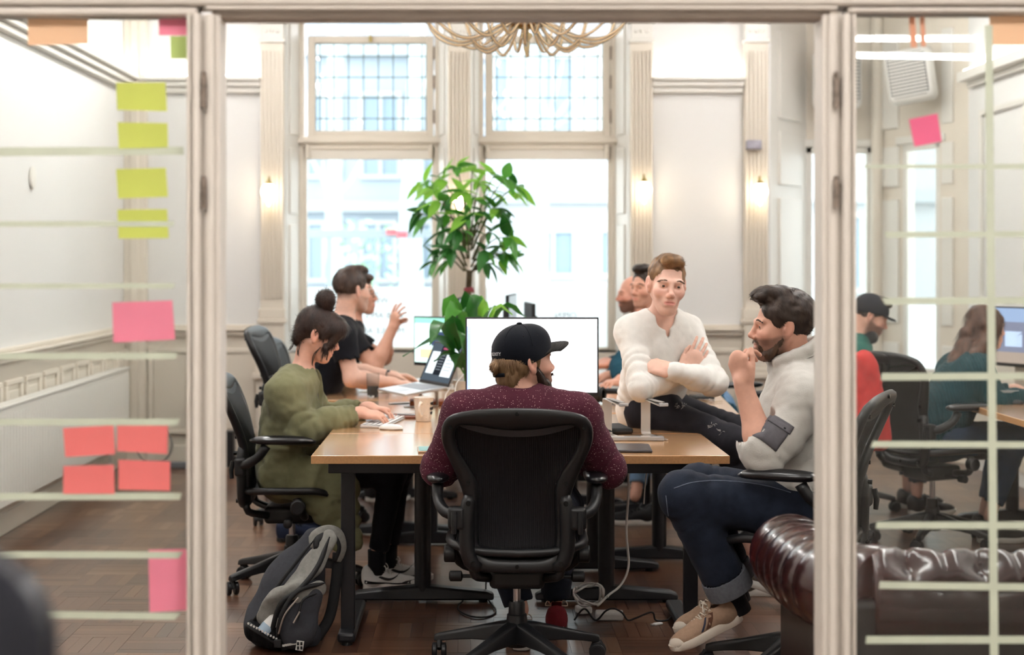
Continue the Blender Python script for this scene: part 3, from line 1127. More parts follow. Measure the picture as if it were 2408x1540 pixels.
desk((-.80, 8.17), 0, .80, 1.5, 'wooden desk in front of the man in the dark t-shirt', [(.4, .12, 'T'), (.4, 1.35, 'T')])
desk((.50, 7.50), math.radians(-4.2), .80, 1.6, 'slightly turned wooden desk with keys lying on its corner', [(.42, .12, 'T'), (.4, 1.45, 'T')])
desk((.20, 9.15), math.radians(-2), .9, 1.3, 'farthest wooden desk under the right window', [(.4, .12, 'T'), (.4, 1.1, 'T')])
desk((2.57, 6.9), 0, .95, 1.95, 'wooden desk behind the right glass in front of the woman with long hair', [(.5, .12, 'T'), (.5, 1.8, 'T')])

# ------------------------------------------------------------------ mesh office chair, local frame: faces +y, origin on the floor
m_frame_c = mat('chair_graphite', '#151517', .38, noise=(30, .08), bump=(160, .06))
m_mesh_c = mat('chair_pellicle', '#121114', .55, wave=('X', 42, .9, .75), noise=(60, .2))
m_dark_c = mat('chair_mechanism', '#0f0f11', .5)
m_pad = mat('chair_arm_pad', '#131316', .28, coat=.3)
m_plate_c = mat('chair_head_plate', '#2c2c2f', .42, bump=(200, .05))
m_screw = mat('chair_screw', '#1a1a1b', .25, .6)

def back_depth(z):
    """y of the backrest plane at height z"""
    t = (z - .38) / .6
    return -.195 - .02 * math.sin(PI * min(max(t, 0), 1)) * -1.6 - .13 * t ** 1.5 if t > 0 else -.195
def mirror(half):
    """closed outline from a right half listed bottom centre to top centre"""
    L_ = [(-x, z) for x, z in half[::-1] if abs(x) > 1e-6]
    return half + L_
OUT = [(0, .375), (.10, .378), (.155, .392), (.182, .43), (.188, .50), (.186, .58), (.188, .64), (.205, .70), (.235, .775), (.258, .83), (.266, .875), (.258, .92), (.228, .95), (.16, .966), (.08, .973), (0, .975)]
INN = [(0, .43), (.08, .432), (.118, .445), (.135, .48), (.138, .54), (.136, .60), (.134, .655), (.138, .70), (.165, .755), (.200, .81), (.216, .86), (.215, .895), (.195, .912), (.14, .908), (.07, .896), (0, .892)]
def ring_pts(half, n=72):
    P = mirror(half)
    return catmull(P, n, True)
NR = 96
_o, _i = None, None
def rings_aligned():
    """outer/inner outlines resampled half by half so the points correspond"""
    def res(h):
        c = catmull([(x, z) for x, z in h], NR // 2 + 1)
        c[0][0] = c[-1][0] = 0
        L_ = [(-x, z) for x, z in c[::-1][1:-1]]
        return [tuple(p) for p in c] + L_
    return res(OUT), res(INN)

def make_chair(name='office_chair', label='', group=None):
    t = thing(name, label, 'chair', group=group)
    ro, ri = rings_aligned()
    # back frame: rounded band between the two outlines
    n = len(ro)
    rings = []
    K = 10
    for k in range(n):
        (xo, zo), (xi, zi) = ro[k], ri[k]
        q = []
        for a in range(K):
            th = 2 * PI * a / K
            u = .5 - .5 * math.cos(th)
            x, z = xo + (xi - xo) * u, zo + (zi - zo) * u
            w = math.hypot(xo - xi, zo - zi)
            q.append((x, back_depth(z) + math.sin(th) * min(.02, w * .38), z))
        rings.append(q)
    rings.append(rings[0])
    G().loft(rings, True, False).build('back_frame', m_frame_c, t, smooth=180)
    # suspended mesh, slightly bowed
    g = G()
    v, f = [], []
    rows = 14
    inner = np.array(ri)
    zc = .66
    for r in range(rows + 1):
        s = r / rows
        for k in range(n):
            x, z = inner[k][0] * s, zc + (inner[k][1] - zc) * s
            v.append((x, back_depth(z) + .012 + .02 * (1 - s ** 2), z))
    for r in range(rows):
        for k in range(n):
            k2 = (k + 1) % n
            f.append((r * n + k, r * n + k2, (r + 1) * n + k2, (r + 1) * n + k))
    g.add(v, f)
    g.build('back_mesh', m_mesh_c, t, smooth=180)
    # head plate under the top rail
    top = [p for p in ri if p[1] > .858]
    g = G()
    xs = np.linspace(-.212, .212, 25)
    rg = []
    for x in xs:
        u = abs(x) / .212
        z1 = .935 - .02 * u ** 2
        z0 = .868 + .045 * u ** 2.2 if u < .999 else z1
        rg.append([(x, back_depth(z0) - .004 + .004, z0), (x, back_depth(z1) - .002, z1), (x, back_depth(z1) + .014, z1), (x, back_depth(z0) + .014, z0)])
    g.loft(rg)
    g.build('head_plate', m_plate_c, t, smooth=60, bevel=.003)
    for x, z in ((0, .955), (.232, .905), (-.232, .905), (.172, .70), (-.172, .70), (0, .402)):
        y = back_depth(z)
        G().cyl((x, y - .024, z), (x, y - .012, z), .007, n=10).build('screw', m_screw, t)
    # uprights that clasp the lower back
    for s in (-1, 1):
        pts = [(s * .168, back_depth(.65) - .006, .655), (s * .176, back_depth(.60) - .016, .60), (s * .178, back_depth(.52) - .02, .52),
               (s * .175, back_depth(.45) - .018, .455), (s * .158, back_depth(.41) - .014, .41), (s * .13, back_depth(.40) - .008, .398)]
        pts = catmull(pts, 14)
        g = G()
        g.tube(pts, [.017, .021, .023] + [.024] * 9 + [.021, .017], 12, flat=1.15)
        u = g.build('upright', m_frame_c, t, smooth=180)
        for z, x in ((.63, .172), (.415, .155)):
            G().cyl((s * x, back_depth(z) - .045, z), (s * x, back_depth(z) - .03, z), .009, n=12).build('bolt', m_screw, u)
        # arm bracket, lever, curved post and pad
        g = G()
        g.box(*sorted((s * .185, s * .245)), -.235, -.185, .535, .615)
        br = g.build('arm_bracket', m_frame_c, t, bevel=.012, seg=3)
        G().tube([(s * .222, -.242, .60), (s * .222, -.250, .56), (s * .222, -.247, .525)], [.010, .011, .009], 8).build('lever', m_dark_c, br)
        pts = catmull([(s * .225, -.20, .58), (s * .262, -.17, .595), (s * .285, -.12, .63), (s * .287, -.09, .675)], 10)
        G().tube(pts, [.019, .02, .021, .021, .021, .02, .02, .02, .021, .022], 12).build('arm_post', m_frame_c, t, smooth=180)
        pts = [(s * .285, -.16, .70), (s * .286, -.145, .70), (s * .287, -.08, .700), (s * .287, .02, .700), (s * .283, .09, .697), (s * .278, .115, .692), (s * .276, .124, .690)]
        g = G()
        g.tube(catmull(pts, 16), [.012, .028, .036, .04, .042, .043, .044, .044, .044, .044, .043, .042, .04, .036, .028, .012], 14, flat=.48)
        g.build('arm_pad', m_pad, t, smooth=180)
    # seat: mesh in a rolled frame
    sx, g = .245, G()
    path = []
    for a in np.linspace(0, 2 * PI, 56, endpoint=False):
        ca, sa = math.cos(a), math.sin(a)
        x = sx * math.copysign(abs(ca) ** .55, ca)
        y = .015 + .225 * math.copysign(abs(sa) ** .55, sa)
        z = .45 - .045 * max(0, (y - .10) / .14) ** 2 + .02 * (abs(x) / sx) ** 2
        path.append((x, y, z))
    G().tube(path, .016, 8, True).build('seat_frame', m_frame_c, t, smooth=180)
    v, f = [], []
    for r in range(8):
        s = r / 7
        for (x, y, z) in path:
            xx, yy = x * s, .015 + (y - .015) * s
            zz = .45 - .045 * max(0, (yy - .10) / .14) ** 2 + .02 * (abs(xx) / sx) ** 2 - .022 * (1 - s * s)
            v.append((xx, yy, zz))
    n2 = len(path)
    for r in range(7):
        for k in range(n2):
            f.append((r * n2 + k, r * n2 + (k + 1) % n2, (r + 1) * n2 + (k + 1) % n2, (r + 1) * n2 + k))
    G().add(v, f).build('seat_mesh', m_mesh_c, t, smooth=180)
    # mechanism with side links and tilt knobs
    g = G()
    g.box(-.10, .10, -.12, .11, .30, .375)
    g.build('mechanism', m_dark_c, t, bevel=.02, seg=3)
    for s in (-1, 1):
        pts = catmull([(s * .09, .06, .335), (s * .19, .07, .35), (s * .232, .045, .40), (s * .238, .04, .435)], 9)
        lk = G().tube(pts, .018, 10).build('side_link', m_frame_c, t, smooth=180)
        G().cyl((s * .225, .045, .40), (s * .27, .045, .40), .033, n=20).build('pivot_cover', m_frame_c, lk, bevel=.006)
        G().tube(catmull([(s * .10, -.10, .34), (s * .15, -.18, .365), (s * .155, back_depth(.41), .405)], 8), .017, 10).build('back_link', m_frame_c, t, smooth=180)
        kn = G().cyl((s * .10, .0, .325), (s * .205, -.0, .325), .007, n=8).build('tilt_stem', m_dark_c, t)
        G().tube([(s * .20, 0, .325), (s * .205, 0, .325), (s * .245, 0, .325), (s * .25, 0, .325)], [.012, .02, .02, .012], 12).build('tilt_knob', m_dark_c, kn)
    # column and five-star base
    G().cyl((0, 0, .17), (0, 0, .31), .0145, n=16).build('gas_cylinder', m_chrome, t)
    g = G()
    g.lathe([(0, .235), (.026, .235), (.030, .225), (.031, .19), (.036, .186), (.040, .15), (.046, .12), (.05, .085), (.04, .07), (0, .07)], 20)
    g.build('hub', m_frame_c, t, smooth=40)
    for k in range(5):
        a = 2 * PI * k / 5 + PI / 2
        Mr = Rz(a)
        rings = []
        for (r, w, z0, z1) in ((.02, .034, .085, .165), (.08, .03, .088, .152), (.17, .025, .085, .128), (.25, .021, .075, .108), (.30, .021, .066, .096), (.322, .016, .064, .088)):
            rings.append([(r, -w, z0), (r, w, z0), (r, w * .8, z1 - .008), (r, w * .4, z1), (r, -w * .4, z1), (r, -w * .8, z1 - .008)])
        ao = G().loft(rings, M=Mr).build('base_arm', m_frame_c, t, smooth=50, bevel=.004)
        c = Vector((.305, 0, 0))
        cs = G()
        ang = 1.3 * k + .6
        Mc = Mr @ T(.305, 0, 0) @ Rz(ang)
        cs.cyl((0, 0, .045), (0, 0, .082), .010, n=10, M=Mc)
        cs.tube([(-.012, 0, .03), (.0, 0, .056), (.022, 0, .062), (.034, 0, .045)], [.010, .012, .011, .006], 8, M=Mc)
        co = cs.build('caster', m_dark_c, t, smooth=50)
        for s in (-1, 1):
            w = G()
            w.cyl((.012, s * .008, .03), (.012, s * .026, .03), .030, n=22, M=Mc)
            w.build('wheel', m_black, co, bevel=.004)
            G().cyl((.012, s * .024, .03), (.012, s * .0275, .03), .02, n=16, M=Mc).build('wheel_cap', m_frame_c, co)
    return t

CHAIR_GROUP = 'mesh office chairs in the room'
chair0 = make_chair('office_chair', 'black mesh office chair seen from behind under the man in the cap', CHAIR_GROUP)
chair0.location = (.165, 5.63, 0)
chair0.rotation_euler = (0, 0, math.radians(-1.5))
def place_chair(x, y, face, label, dz=0.0):
    """face: angle of the direction the sitter looks at (0 = +x)"""
    c = copy_tree(chair0)
    c.location = (x, y, 0)
    c.rotation_euler = (0, 0, face - PI / 2)
    c['label'] = label
    if dz:
        for ch in c.children:
            if ch.name.split('.')[0] not in ('hub', 'base_arm', 'caster', 'gas_cylinder'):
                ch.location.z += dz
            if ch.name.split('.')[0] == 'gas_cylinder':
                ch.location.z += dz
    return c
CH_WOMAN = place_chair(-.82, 6.98, math.radians(2), 'black mesh office chair under the woman in the green cardigan')
CH_MAN2 = place_chair(-.93, 8.72, math.radians(-6), 'black mesh office chair of the man in the dark t-shirt by the window', .14)
CH_GREY = place_chair(1.145, 5.45, math.radians(155), 'black mesh office chair under the man in the grey cardigan', .06)
CH_BACK = place_chair(1.60, 8.75, math.radians(188), 'black mesh office chair partly hidden behind the man in the white shirt', .05)
CH_HAIR = place_chair(2.42, 8.05, math.radians(25), 'black mesh office chair under the woman with long wavy hair', .04)
CH_GREEN = place_chair(2.20, 9.15, math.radians(-20), 'black mesh office chair under the man in the green hoodie', .04)
CH_RED = place_chair(1.80, 8.05, math.radians(110), 'black mesh office chair with a red jacket hung over its back', .05)
CH_P3 = place_chair(-1.0, 9.75, math.radians(-10), 'black mesh office chair of the gesturing man by the window', .02)

# dark backrest in the hall, close to the camera
m_hallc = mat('hall_chair_vinyl', '#1e2029', .35)
hc = thing('hall_chair', 'dark upholstered chair standing in the hall right before the camera', 'chair', (-.80, 1.55, 0))
def rrect(w, h, r, n=8):
    pts = []
    for cx, cy, a0 in ((w - r, h - r, 0), (-w + r, h - r, PI / 2), (-w + r, -h + r, PI), (w - r, -h + r, 1.5 * PI)):
        for k in range(n + 1):
            a = a0 + PI / 2 * k / n
            pts.append((cx + r * math.cos(a), cy + r * math.sin(a)))
    return pts
G().loft([[(x * s_, y, .95 + z * s_) for x, z in rrect(.375, .25, .10)] for y, s_ in ((-.03, .94), (-.02, .99), (.02, 1), (.035, .95))]).build('backrest', m_hallc, hc, smooth=50)
G().box(-.24, .24, -.5, .02, .44, .52).build('seat', m_hallc, hc, bevel=.03, seg=4)
for sx in (-.2, .2):
    for sy in (-.45, -.02):
        G().cyl((sx, sy, 0), (sx, sy, .45), .014, n=10).build('leg', m_chrome, hc)
for sx in (-.15, .15):
    G().cyl((sx, .0, .48), (sx, .0, .72), .012, n=10).build('back_strut', m_chrome, hc)

# ------------------------------------------------------------------ chesterfield sofa
def leather():
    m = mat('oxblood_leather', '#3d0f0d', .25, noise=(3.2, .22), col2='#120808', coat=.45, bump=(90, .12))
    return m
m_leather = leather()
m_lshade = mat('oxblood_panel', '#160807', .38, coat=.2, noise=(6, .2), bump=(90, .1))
sofa = thing('chesterfield_sofa', 'dark red leather chesterfield sofa with rolled arms behind the right glass', 'sofa', (0, 0, 0))
RC = .135
ZR = .565
def roll(path, name, dents=None, pleats=None, n=36, N=150, label=None, wrap=1.0):
    """rolled upholstery swept along a path; pleats = spacing of the radial creases"""
    P = catmull(path, N)
    d = np.concatenate([[0], np.cumsum(np.linalg.norm(np.diff(P, axis=0), axis=1))])
    rings = []
    for i in range(N):
        a, b = P[max(0, i - 1)], P[min(N - 1, i + 1)]
        tdir = Vector(b - a).normalized()
        up = Vector((0, 0, 1))
        out = tdir.cross(up).normalized()
        ring = []
        for k in range(n):
            th = 2 * PI * k / n
            r = RC
            if pleats:
                ph = (d[i] / pleats) % 1.0
                r *= 1 - .085 * (1 - abs(math.sin(PI * ph)) ** .45)
            if dents:
                dx = min(abs(((d[i] / dents + .5 * row) % 1.0) - .5) * dents for row in (0,))
                for row, th0 in ((0, 1.0), (1, 2.1)):
                    dd = (((d[i] / dents + .5 * row) % 1.0) - .5) * dents
                    e = ((dd / .055) ** 2 + ((th - th0) * RC / .05) ** 2)
                    r -= .035 * math.exp(-e)
                    e2 = ((dd / .016) ** 2)
                    r -= .012 * math.exp(-e2) * math.exp(-((th - 1.5) / 1.2) ** 2)
            ring.append(Vector(P[i]) + (out * math.cos(th) + up * math.sin(th)) * r)
        rings.append(ring)
    g = G()
    g.loft(rings)
    o = g.build(name, m_leather, sofa, smooth=180)
    return P, d, o
# arm runs away from the camera on the left end, the back runs along x close to the partition
arm_path = [(1.03, 4.98, ZR - .03), (1.03, 4.80, ZR - .03), (1.035, 4.55, ZR - .02), (1.06, 4.36, ZR - .01), (1.14, 4.22, ZR)]
roll(arm_path, 'arm_roll', pleats=.112)
back_path = [(1.10, 4.23, ZR), (1.3, 4.21, ZR), (1.8, 4.20, ZR), (2.3, 4.20, ZR), (2.9, 4.20, ZR)]
roll(back_path, 'back_roll', dents=.19, N=220)
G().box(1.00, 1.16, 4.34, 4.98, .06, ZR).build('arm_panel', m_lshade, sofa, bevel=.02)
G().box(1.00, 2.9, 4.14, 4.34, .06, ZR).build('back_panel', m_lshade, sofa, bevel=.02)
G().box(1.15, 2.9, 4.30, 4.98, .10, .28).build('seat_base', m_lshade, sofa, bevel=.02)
G().box(1.18, 2.05, 4.36, 4.99, .28, .43).build('seat_cushion', m_leather, sofa, bevel=.04, seg=4)
G().box(2.06, 2.9, 4.36, 4.99, .28, .43).build('seat_cushion', m_leather, sofa, bevel=.04, seg=4)
for xx in (1.05, 2.82):
    for yy in (4.2, 4.93):
        G().lathe([(.0, .07), (.03, .07), (.035, .04), (.02, .0), (0, 0)], 14, c=(xx, yy, 0)).build('foot', m_dark_c, sofa)

# ------------------------------------------------------------------ radiator and bits along the left wall
m_rad = mat('radiator_enamel', '#efece6', .35)
rd = thing('radiator', 'long white panel radiator under the wainscot on the left wall', 'radiator', (XL, 0, 0))
G().box(.10, .125, 4.0, 10.84, .20, .715).build('front_panel', m_rad, rd, bevel=.008)
g = G()
yy = 4.05
while yy < 10.8:
    g.box(.124, .128, yy, yy + .02, .24, .68)
    yy += .055
g.build('panel_ribs', m_rad, rd, bevel=.001)['kind'] = 'stuff'
G().box(.045, .13, 4.0, 10.84, .715, .73).build('top_grille', m_rad, rd, bevel=.004)
G().box(.045, .10, 10.80, 10.84, .20, .715).build('end_cap', m_rad, rd, bevel=.004)
for yy in (4.4, 7.4, 10.5):
    G().box(.035, .10, yy, yy + .04, .3, .6).build('bracket', m_rad, rd)
    G().cyl((.07, yy, .0), (.07, yy, .2), .012, n=8).build('foot_pipe', m_rad, rd)
p = W(70, 418, 8.85)
g = G()
g.lathe([(0, .0), (.052, .0), (.06, .008), (.055, .018), (.03, .022), (0, .022)], 24, M=T(XL, p.y, p.z) @ Matrix.Rotation(PI / 2, 4, 'Y') @ Matrix.Diagonal((1.15, .8, 1, 1)))
tag(g.build('wall_ornament', m_trimw, None), 'small pale oval ornament mounted on the left wall', 'ornament')
# skirting cables and a black box by the left corner
bxo = G().box(0, .07, 0, .12, 0, .26).build('speaker_box', m_black, None, bevel=.006)
bxo.location = (W(525, 1085, 10.95).x, 10.95, 0)
tag(bxo, 'black box standing on the floor by the skirting next to the cables', 'box')
def cable(name, pts, r, m, label, cat='cable', n=40, group=None, parent=None):
    c = catmull(pts, n)
    o0 = c[0]
    o = G().tube(c, r, 6).build(name, m, parent, smooth=180)
    if label:
        tag(o, label, cat, group)
    return o
crnd = random.Random(11)
def tangle(c, rad, n, zmax, seed):
    r = random.Random(seed)
    return [(c[0] + r.uniform(-rad, rad) * 1.4, c[1] + r.uniform(-rad, rad) * .6, .006 + r.uniform(0, zmax)) for _ in range(n)]
cable('cable', [(bxo.location.x + .09, 11.0, .1)] + tangle((-1.68, 11.0), .12, 9, .12, 4) + [(-1.45, 11.1, .02)], .007, m_black, 'tangled black cable on the floor beside the black box', n=110)
lp = [(-2.32 + .12 * math.cos(a), 10.9 + .03 * math.sin(a * 1.3), .17 + .13 * math.sin(a)) for a in np.linspace(-1.2, 6.6, 30)]
lp = [(x + .06, y, z - .005) for x, y, z in lp]
cable('cable_loop', lp, .006, mat('grey_cable', '#8a8680', .5), 'grey cable coiled in a loop in the corner past the radiator', 'cable', 60)
ts = G().box(0, .45, 0, .06, 0, .045).build('power_strip', mat('grey_plastic', '#77787c', .4), None, bevel=.006)
ts.location = (W(330, 1090, 10.9).x, 10.9, 0)
tag(ts, 'dark grey power strip lying on the floor under the cable loop', 'power strip')

# ------------------------------------------------------------------ wall sconces
m_globe = emit_mat('sconce_glow', (1.0, .84, .6), 7.0)
def sconce(px, py, label):
    x, z = bx(px), CH - (py - CY) / (F / (YB - .2))
    t = thing('wall_sconce', label, 'lamp', (x, YB - .07, z), group='globe wall lamps')
    G().lathe([(0, 0), (.045, 0), (.04, .018), (.015, .025), (0, .025)], 18, M=Matrix.Rotation(PI / 2, 4, 'X')).build('wall_plate', m_brass, t)
    G().tube(catmull([(0, -.02, .0), (0, -.06, .06), (0, -.11, .10), (0, -.13, .06)], 12), .006, 8).build('arm', m_brass, t)
    G().lathe([(.0, .075), (.012, .075), (.022, .055), (.03, .045), (.028, .04)], 16, c=(0, -.13, 0)).build('fitter', m_brass, t)
    G().lathe([(.026, .045), (.045, .025), (.055, -.005), (.053, -.03), (.036, -.06), (.016, -.085), (.008, -.11), (0, -.115)], 20, c=(0, -.13, 0)).build('globe', m_globe, t, smooth=180)
sconce(640, 447, 'glowing wall lamp on the pilaster left of the left window')
sconce(1080, 462, 'glowing wall lamp behind the potted tree between the windows')
sconce(1508, 442, 'glowing wall lamp on the pilaster above the man in the white shirt')
sconce(1776, 446, 'glowing wall lamp on the pilaster under the grey sensor box')
p = W(1772, 341, YB - .1)
o = G().box(-.055, .055, -.03, .03, -.035, .035).build('sensor_box', mat('sensor_grey', '#9a96a0', .3, .4, noise=(20, .3)), None, bevel=.008)
o.location = (p.x, YB - .1, p.z)
tag(o, 'small grey sensor box on the pilaster above a wall lamp', 'sensor')

# wall speakers over the bay windows
m_spk = mat('speaker_white', '#e3e0db', .5)
m_slot = mat('speaker_slot', '#3b3a39', .7)
def wall_speaker(px, py, Y, rz, tilt, sc, label):
    p = W(px, py, Y)
    t = thing('wall_speaker', label, 'speaker', p, rz)
    t.rotation_euler = (0, tilt, rz)
    w, h = .19 * sc, .22 * sc
    rg = []
    for y, s_ in ((.0, .93), (-.03, 1.0), (-.10, .98), (-.13, .9), (-.14, .82)):
        rg.append([(x * s_, y, z * s_) for x, z in rrect(w, h, .05)])
    G().loft(rg).build('housing', m_spk, t, smooth=40)
    G().loft([[(x, y, z) for x, z in rrect(w * .80, h * .80, .03)] for y in (-.138, -.1425)]).build('grille_backing', m_slot, t)
    for k in range(13):
        z = -h * .74 + h * 1.48 * k / 12
        G().box(-w * .76, w * .76, -.15, -.14, z - .0068, z + .0068).build('grille_slat', m_spk, t, bevel=.002)
    G().cyl((0, .0, 0), (0, .2, .05), .02, n=10).build('bracket', m_spk, t)
wall_speaker(1960, 190, 11.75, math.radians(12), 0, 1.0, 'white wall speaker half hidden behind the right door post')
wall_speaker(2147, 180, 11.35, math.radians(-32), math.radians(-8), .92, 'white slatted wall speaker seen through the right glass')

# ------------------------------------------------------------------ chandelier of clear amber glass
m_cglass = mat('amber_glass', '#f3d9a6', .06, trans=.55, ior=1.45, coat=.3)
m_cclear = mat('clear_glass', '#fbf1de', .04, trans=.75)
m_armglass = glass_mat('clear_arm_glass', (1.0, .99, .965), 0.02, .8, 1.4)
m_armcore = mat('peach_glass_core', '#fbe6c4', .2, coat=.5, transl=.3)
m_cgold = mat('chandelier_gold', '#b0803f', .25, .8, noise=(20, .2))
YCH = 8.0
cx_ = W(1238, 0, YCH).x
zb_ = W(0, 138, YCH).z
ch = thing('chandelier', 'large glass chandelier with many curved amber arms above the desks', 'chandelier', (cx_, YCH, zb_))
G().lathe([(0, 0), (.006, .02), (.016, .055), (.018, .075), (.008, .085), (.02, .10), (.034, .118), (.03, .13), (.012, .14), (.01, .155)], 18).build('finial', m_cglass, ch, smooth=60)
G().lathe([(.01, .15), (.06, .16), (.10, .18), (.115, .205), (.10, .235), (.06, .26), (.03, .28), (.028, .5), (.05, .56), (.03, .62), (.015, .7)], 28).build('bowl', m_cgold, ch, smooth=60)
G().cyl((0, 0, .7), (0, 0, ZC - zb_), .008, n=8).build('rod', m_cgold, ch)
def chand_arm(a, R, z_low, z_end, z_hub, tier):
    pts = [(.07, 0, z_hub), (R * .30, 0, z_hub - .06 - tier * .05), (R * .62, 0, z_low), (R * .88, 0, z_low + .045), (R, 0, z_low + .15), (R * .985, 0, z_end)]
    M = Rz(a)
    c = catmull(pts, 26)
    ao = G().tube(c, .0105, 10, M=M).build('glass_arm', m_armglass, ch, smooth=180)
    G().tube(c, .0058, 6, M=M).build('arm_core', m_armcore, ao, smooth=180)
    e = pts[-1]
    G().lathe([(.0, 0), (.03, .004), (.048, .02), (.044, .026), (.02, .022), (.017, .03), (.016, .11), (0, .112)], 14, M=M @ T(e[0], 0, e[2])).build('candle_cup', m_cclear, ao, smooth=50)
    bl_ = G().lathe([(0, .11), (.012, .118), (.016, .14), (.008, .17), (0, .19)], 10, M=M @ T(e[0], 0, e[2])).build('bulb', emit_mat('candle_bulb', (1, .88, .68), 16.0), ao, smooth=180)
for k in range(16):
    chand_arm(2 * PI * k / 16 + .1, .55 if k % 2 else .53, .085, .36, .22, 0)
for k in range(10):
    chand_arm(2 * PI * k / 10 + .25, .33, .045, .26, .25, 1)

# ------------------------------------------------------------------ potted tree with hand-shaped leaf clusters
def leaf_mesh(name, L_, w, fold=.25, droop=.25, m=None, n=7):
    g = G()
    v = []
    f = []
    for i in range(n + 1):
        t = i / n
        hw = w * (math.sin(PI * min(1, t ** .72)) ** .9) * (1 if t < .98 else .0)
        z = -droop * L_ * t * t
        y = t * L_
        v += [(-hw, y, z + fold * hw), (-hw * .5, y, z + fold * hw * .35), (0, y, z), (hw * .5, y, z + fold * hw * .35), (hw, y, z + fold * hw)]
    for i in range(n):
        for k in range(4):
            a = i * 5 + k
            f.append((a, a + 1, a + 6, a + 5))
    me = bpy.data.meshes.new(name)
    me.from_pydata(v, [], f)
    me.materials.append(m)
    me.polygons.foreach_set('use_smooth', np.ones(len(me.polygons), bool))
    return me
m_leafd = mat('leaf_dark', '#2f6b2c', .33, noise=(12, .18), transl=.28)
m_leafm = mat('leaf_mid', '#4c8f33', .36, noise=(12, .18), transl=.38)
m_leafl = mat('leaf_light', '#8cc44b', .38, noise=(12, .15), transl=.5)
m_stem = mat('plant_stem', '#5b5a3a', .7, noise=(30, .3))
m_trunk = mat('braided_trunk', '#7a6a55', .85, noise=(25, .35), bump=(50, .4))
m_pot = mat('white_planter', '#dedbd5', .35)
YT = 9.95
tx = W(1103, 0, YT).x
tree = thing('potted_tree', 'tall potted tree with a crown of glossy green leaves between the windows', 'plant', (tx, YT, 0))
G().lathe([(0, 0), (.15, 0), (.17, .05), (.19, .40), (.20, .42), (.185, .42), (.175, .38), (0, .37)], 28).build('planter', m_pot, tree, smooth=40)
G().lathe([(0, .375), (.17, .37), (.176, .365)], 20).build('soil', mat('soil', '#3a2a20', .95, noise=(60, .4), bump=(80, 1, .01)), tree)
for s in range(3):
    pts = [(.013 * math.cos(2.1 * s + z * 9), .013 * math.sin(2.1 * s + z * 9), z) for z in np.linspace(.37, 1.42, 24)]
    G().tube(pts, [.012 - .003 * i / 23 for i in range(24)], 8).build('trunk', m_trunk, tree, smooth=180)
G().tube([(.028 * math.cos(a), .028 * math.sin(a), 1.28 + .002 * a) for a in np.linspace(0, 12, 24)], .008, 6).build('tie', mat('red_tie', '#b05560', .6), tree)
LM = {}
for mi_, m_ in enumerate((m_leafd, m_leafm, m_leafl)):
    for si, (ll, ww, fo_, dr) in enumerate(((.18, .037, .25, .25), (.16, .036, .15, .45), (.20, .040, .3, .12))):
        LM[(mi_, si)] = leaf_mesh('leaf', ll, ww, fo_, dr, m_)
def orient(d, up=(0, 0, 1), roll_=0.0):
    d = Vector(d).normalized()
    x = d.cross(Vector(up))
    x = x.normalized() if x.length > 1e-4 else Vector((1, 0, 0))
    z = x.cross(d)
    return frame_M((0, 0, 0), x, d, z) @ Matrix.Rotation(roll_, 4, 'Y')
trnd = random.Random(21)
def px_local(px, py, dy):
    p = W(px, py, YT + dy)
    return Vector((p.x - tx, dy, p.z))
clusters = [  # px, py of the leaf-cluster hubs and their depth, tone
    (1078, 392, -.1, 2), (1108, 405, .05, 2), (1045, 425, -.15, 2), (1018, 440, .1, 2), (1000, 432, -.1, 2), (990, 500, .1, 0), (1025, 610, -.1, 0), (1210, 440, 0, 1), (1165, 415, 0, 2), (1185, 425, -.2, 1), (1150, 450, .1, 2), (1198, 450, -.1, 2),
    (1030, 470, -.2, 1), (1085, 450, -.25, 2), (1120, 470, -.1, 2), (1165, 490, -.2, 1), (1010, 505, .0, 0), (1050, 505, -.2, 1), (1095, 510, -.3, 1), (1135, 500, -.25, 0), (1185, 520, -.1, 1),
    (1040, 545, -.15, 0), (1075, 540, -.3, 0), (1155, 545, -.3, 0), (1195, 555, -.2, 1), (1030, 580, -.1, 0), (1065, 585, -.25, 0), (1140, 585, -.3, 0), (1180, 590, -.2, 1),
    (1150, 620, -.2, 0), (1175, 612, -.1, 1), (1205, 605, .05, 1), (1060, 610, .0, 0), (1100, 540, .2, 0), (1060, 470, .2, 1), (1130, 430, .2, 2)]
hub0 = Vector((0, 0, 1.42))
for (px, py, dy, tone) in clusters:
    c = px_local(px + trnd.uniform(-4, 4), py + trnd.uniform(-4, 4), dy)
    out = (c - Vector((0, 0, 1.75)))
    start = Vector((out.x * .15, out.y * .15, min(c.z - .05, 1.30 + .30 * max(0, c.z - 1.45) / .7 + .1)))
    mid = start.lerp(c, .55) + Vector((0, 0, .05))
    G().tube(catmull([start, mid, c], 8), [.007, .006, .0055, .005, .0045, .004, .0035, .003], 6).build('branch', m_stem, tree, smooth=180)
    ax_d = Vector((out.x, out.y * .8, max(-.2, out.z * .3 + .15))).normalized()
    nl = trnd.choice((4, 5, 5, 6))
    for k in range(nl):
        a = 2 * PI * k / nl + trnd.uniform(-.25, .25)
        e1 = ax_d.orthogonal().normalized()
        e2 = ax_d.cross(e1)
        spread = trnd.uniform(.75, 1.25)
        d = (ax_d * .55 + (e1 * math.cos(a) + e2 * math.sin(a)) * spread + Vector((0, 0, -.35))).normalized()
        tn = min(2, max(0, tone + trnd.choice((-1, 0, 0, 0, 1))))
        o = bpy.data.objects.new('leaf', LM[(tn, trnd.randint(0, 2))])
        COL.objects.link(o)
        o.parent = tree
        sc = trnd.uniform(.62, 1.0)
        o.matrix_local = T(*c) @ orient(d, roll_=trnd.uniform(-.5, .5)) @ Matrix.Diagonal((sc, sc, sc, 1))

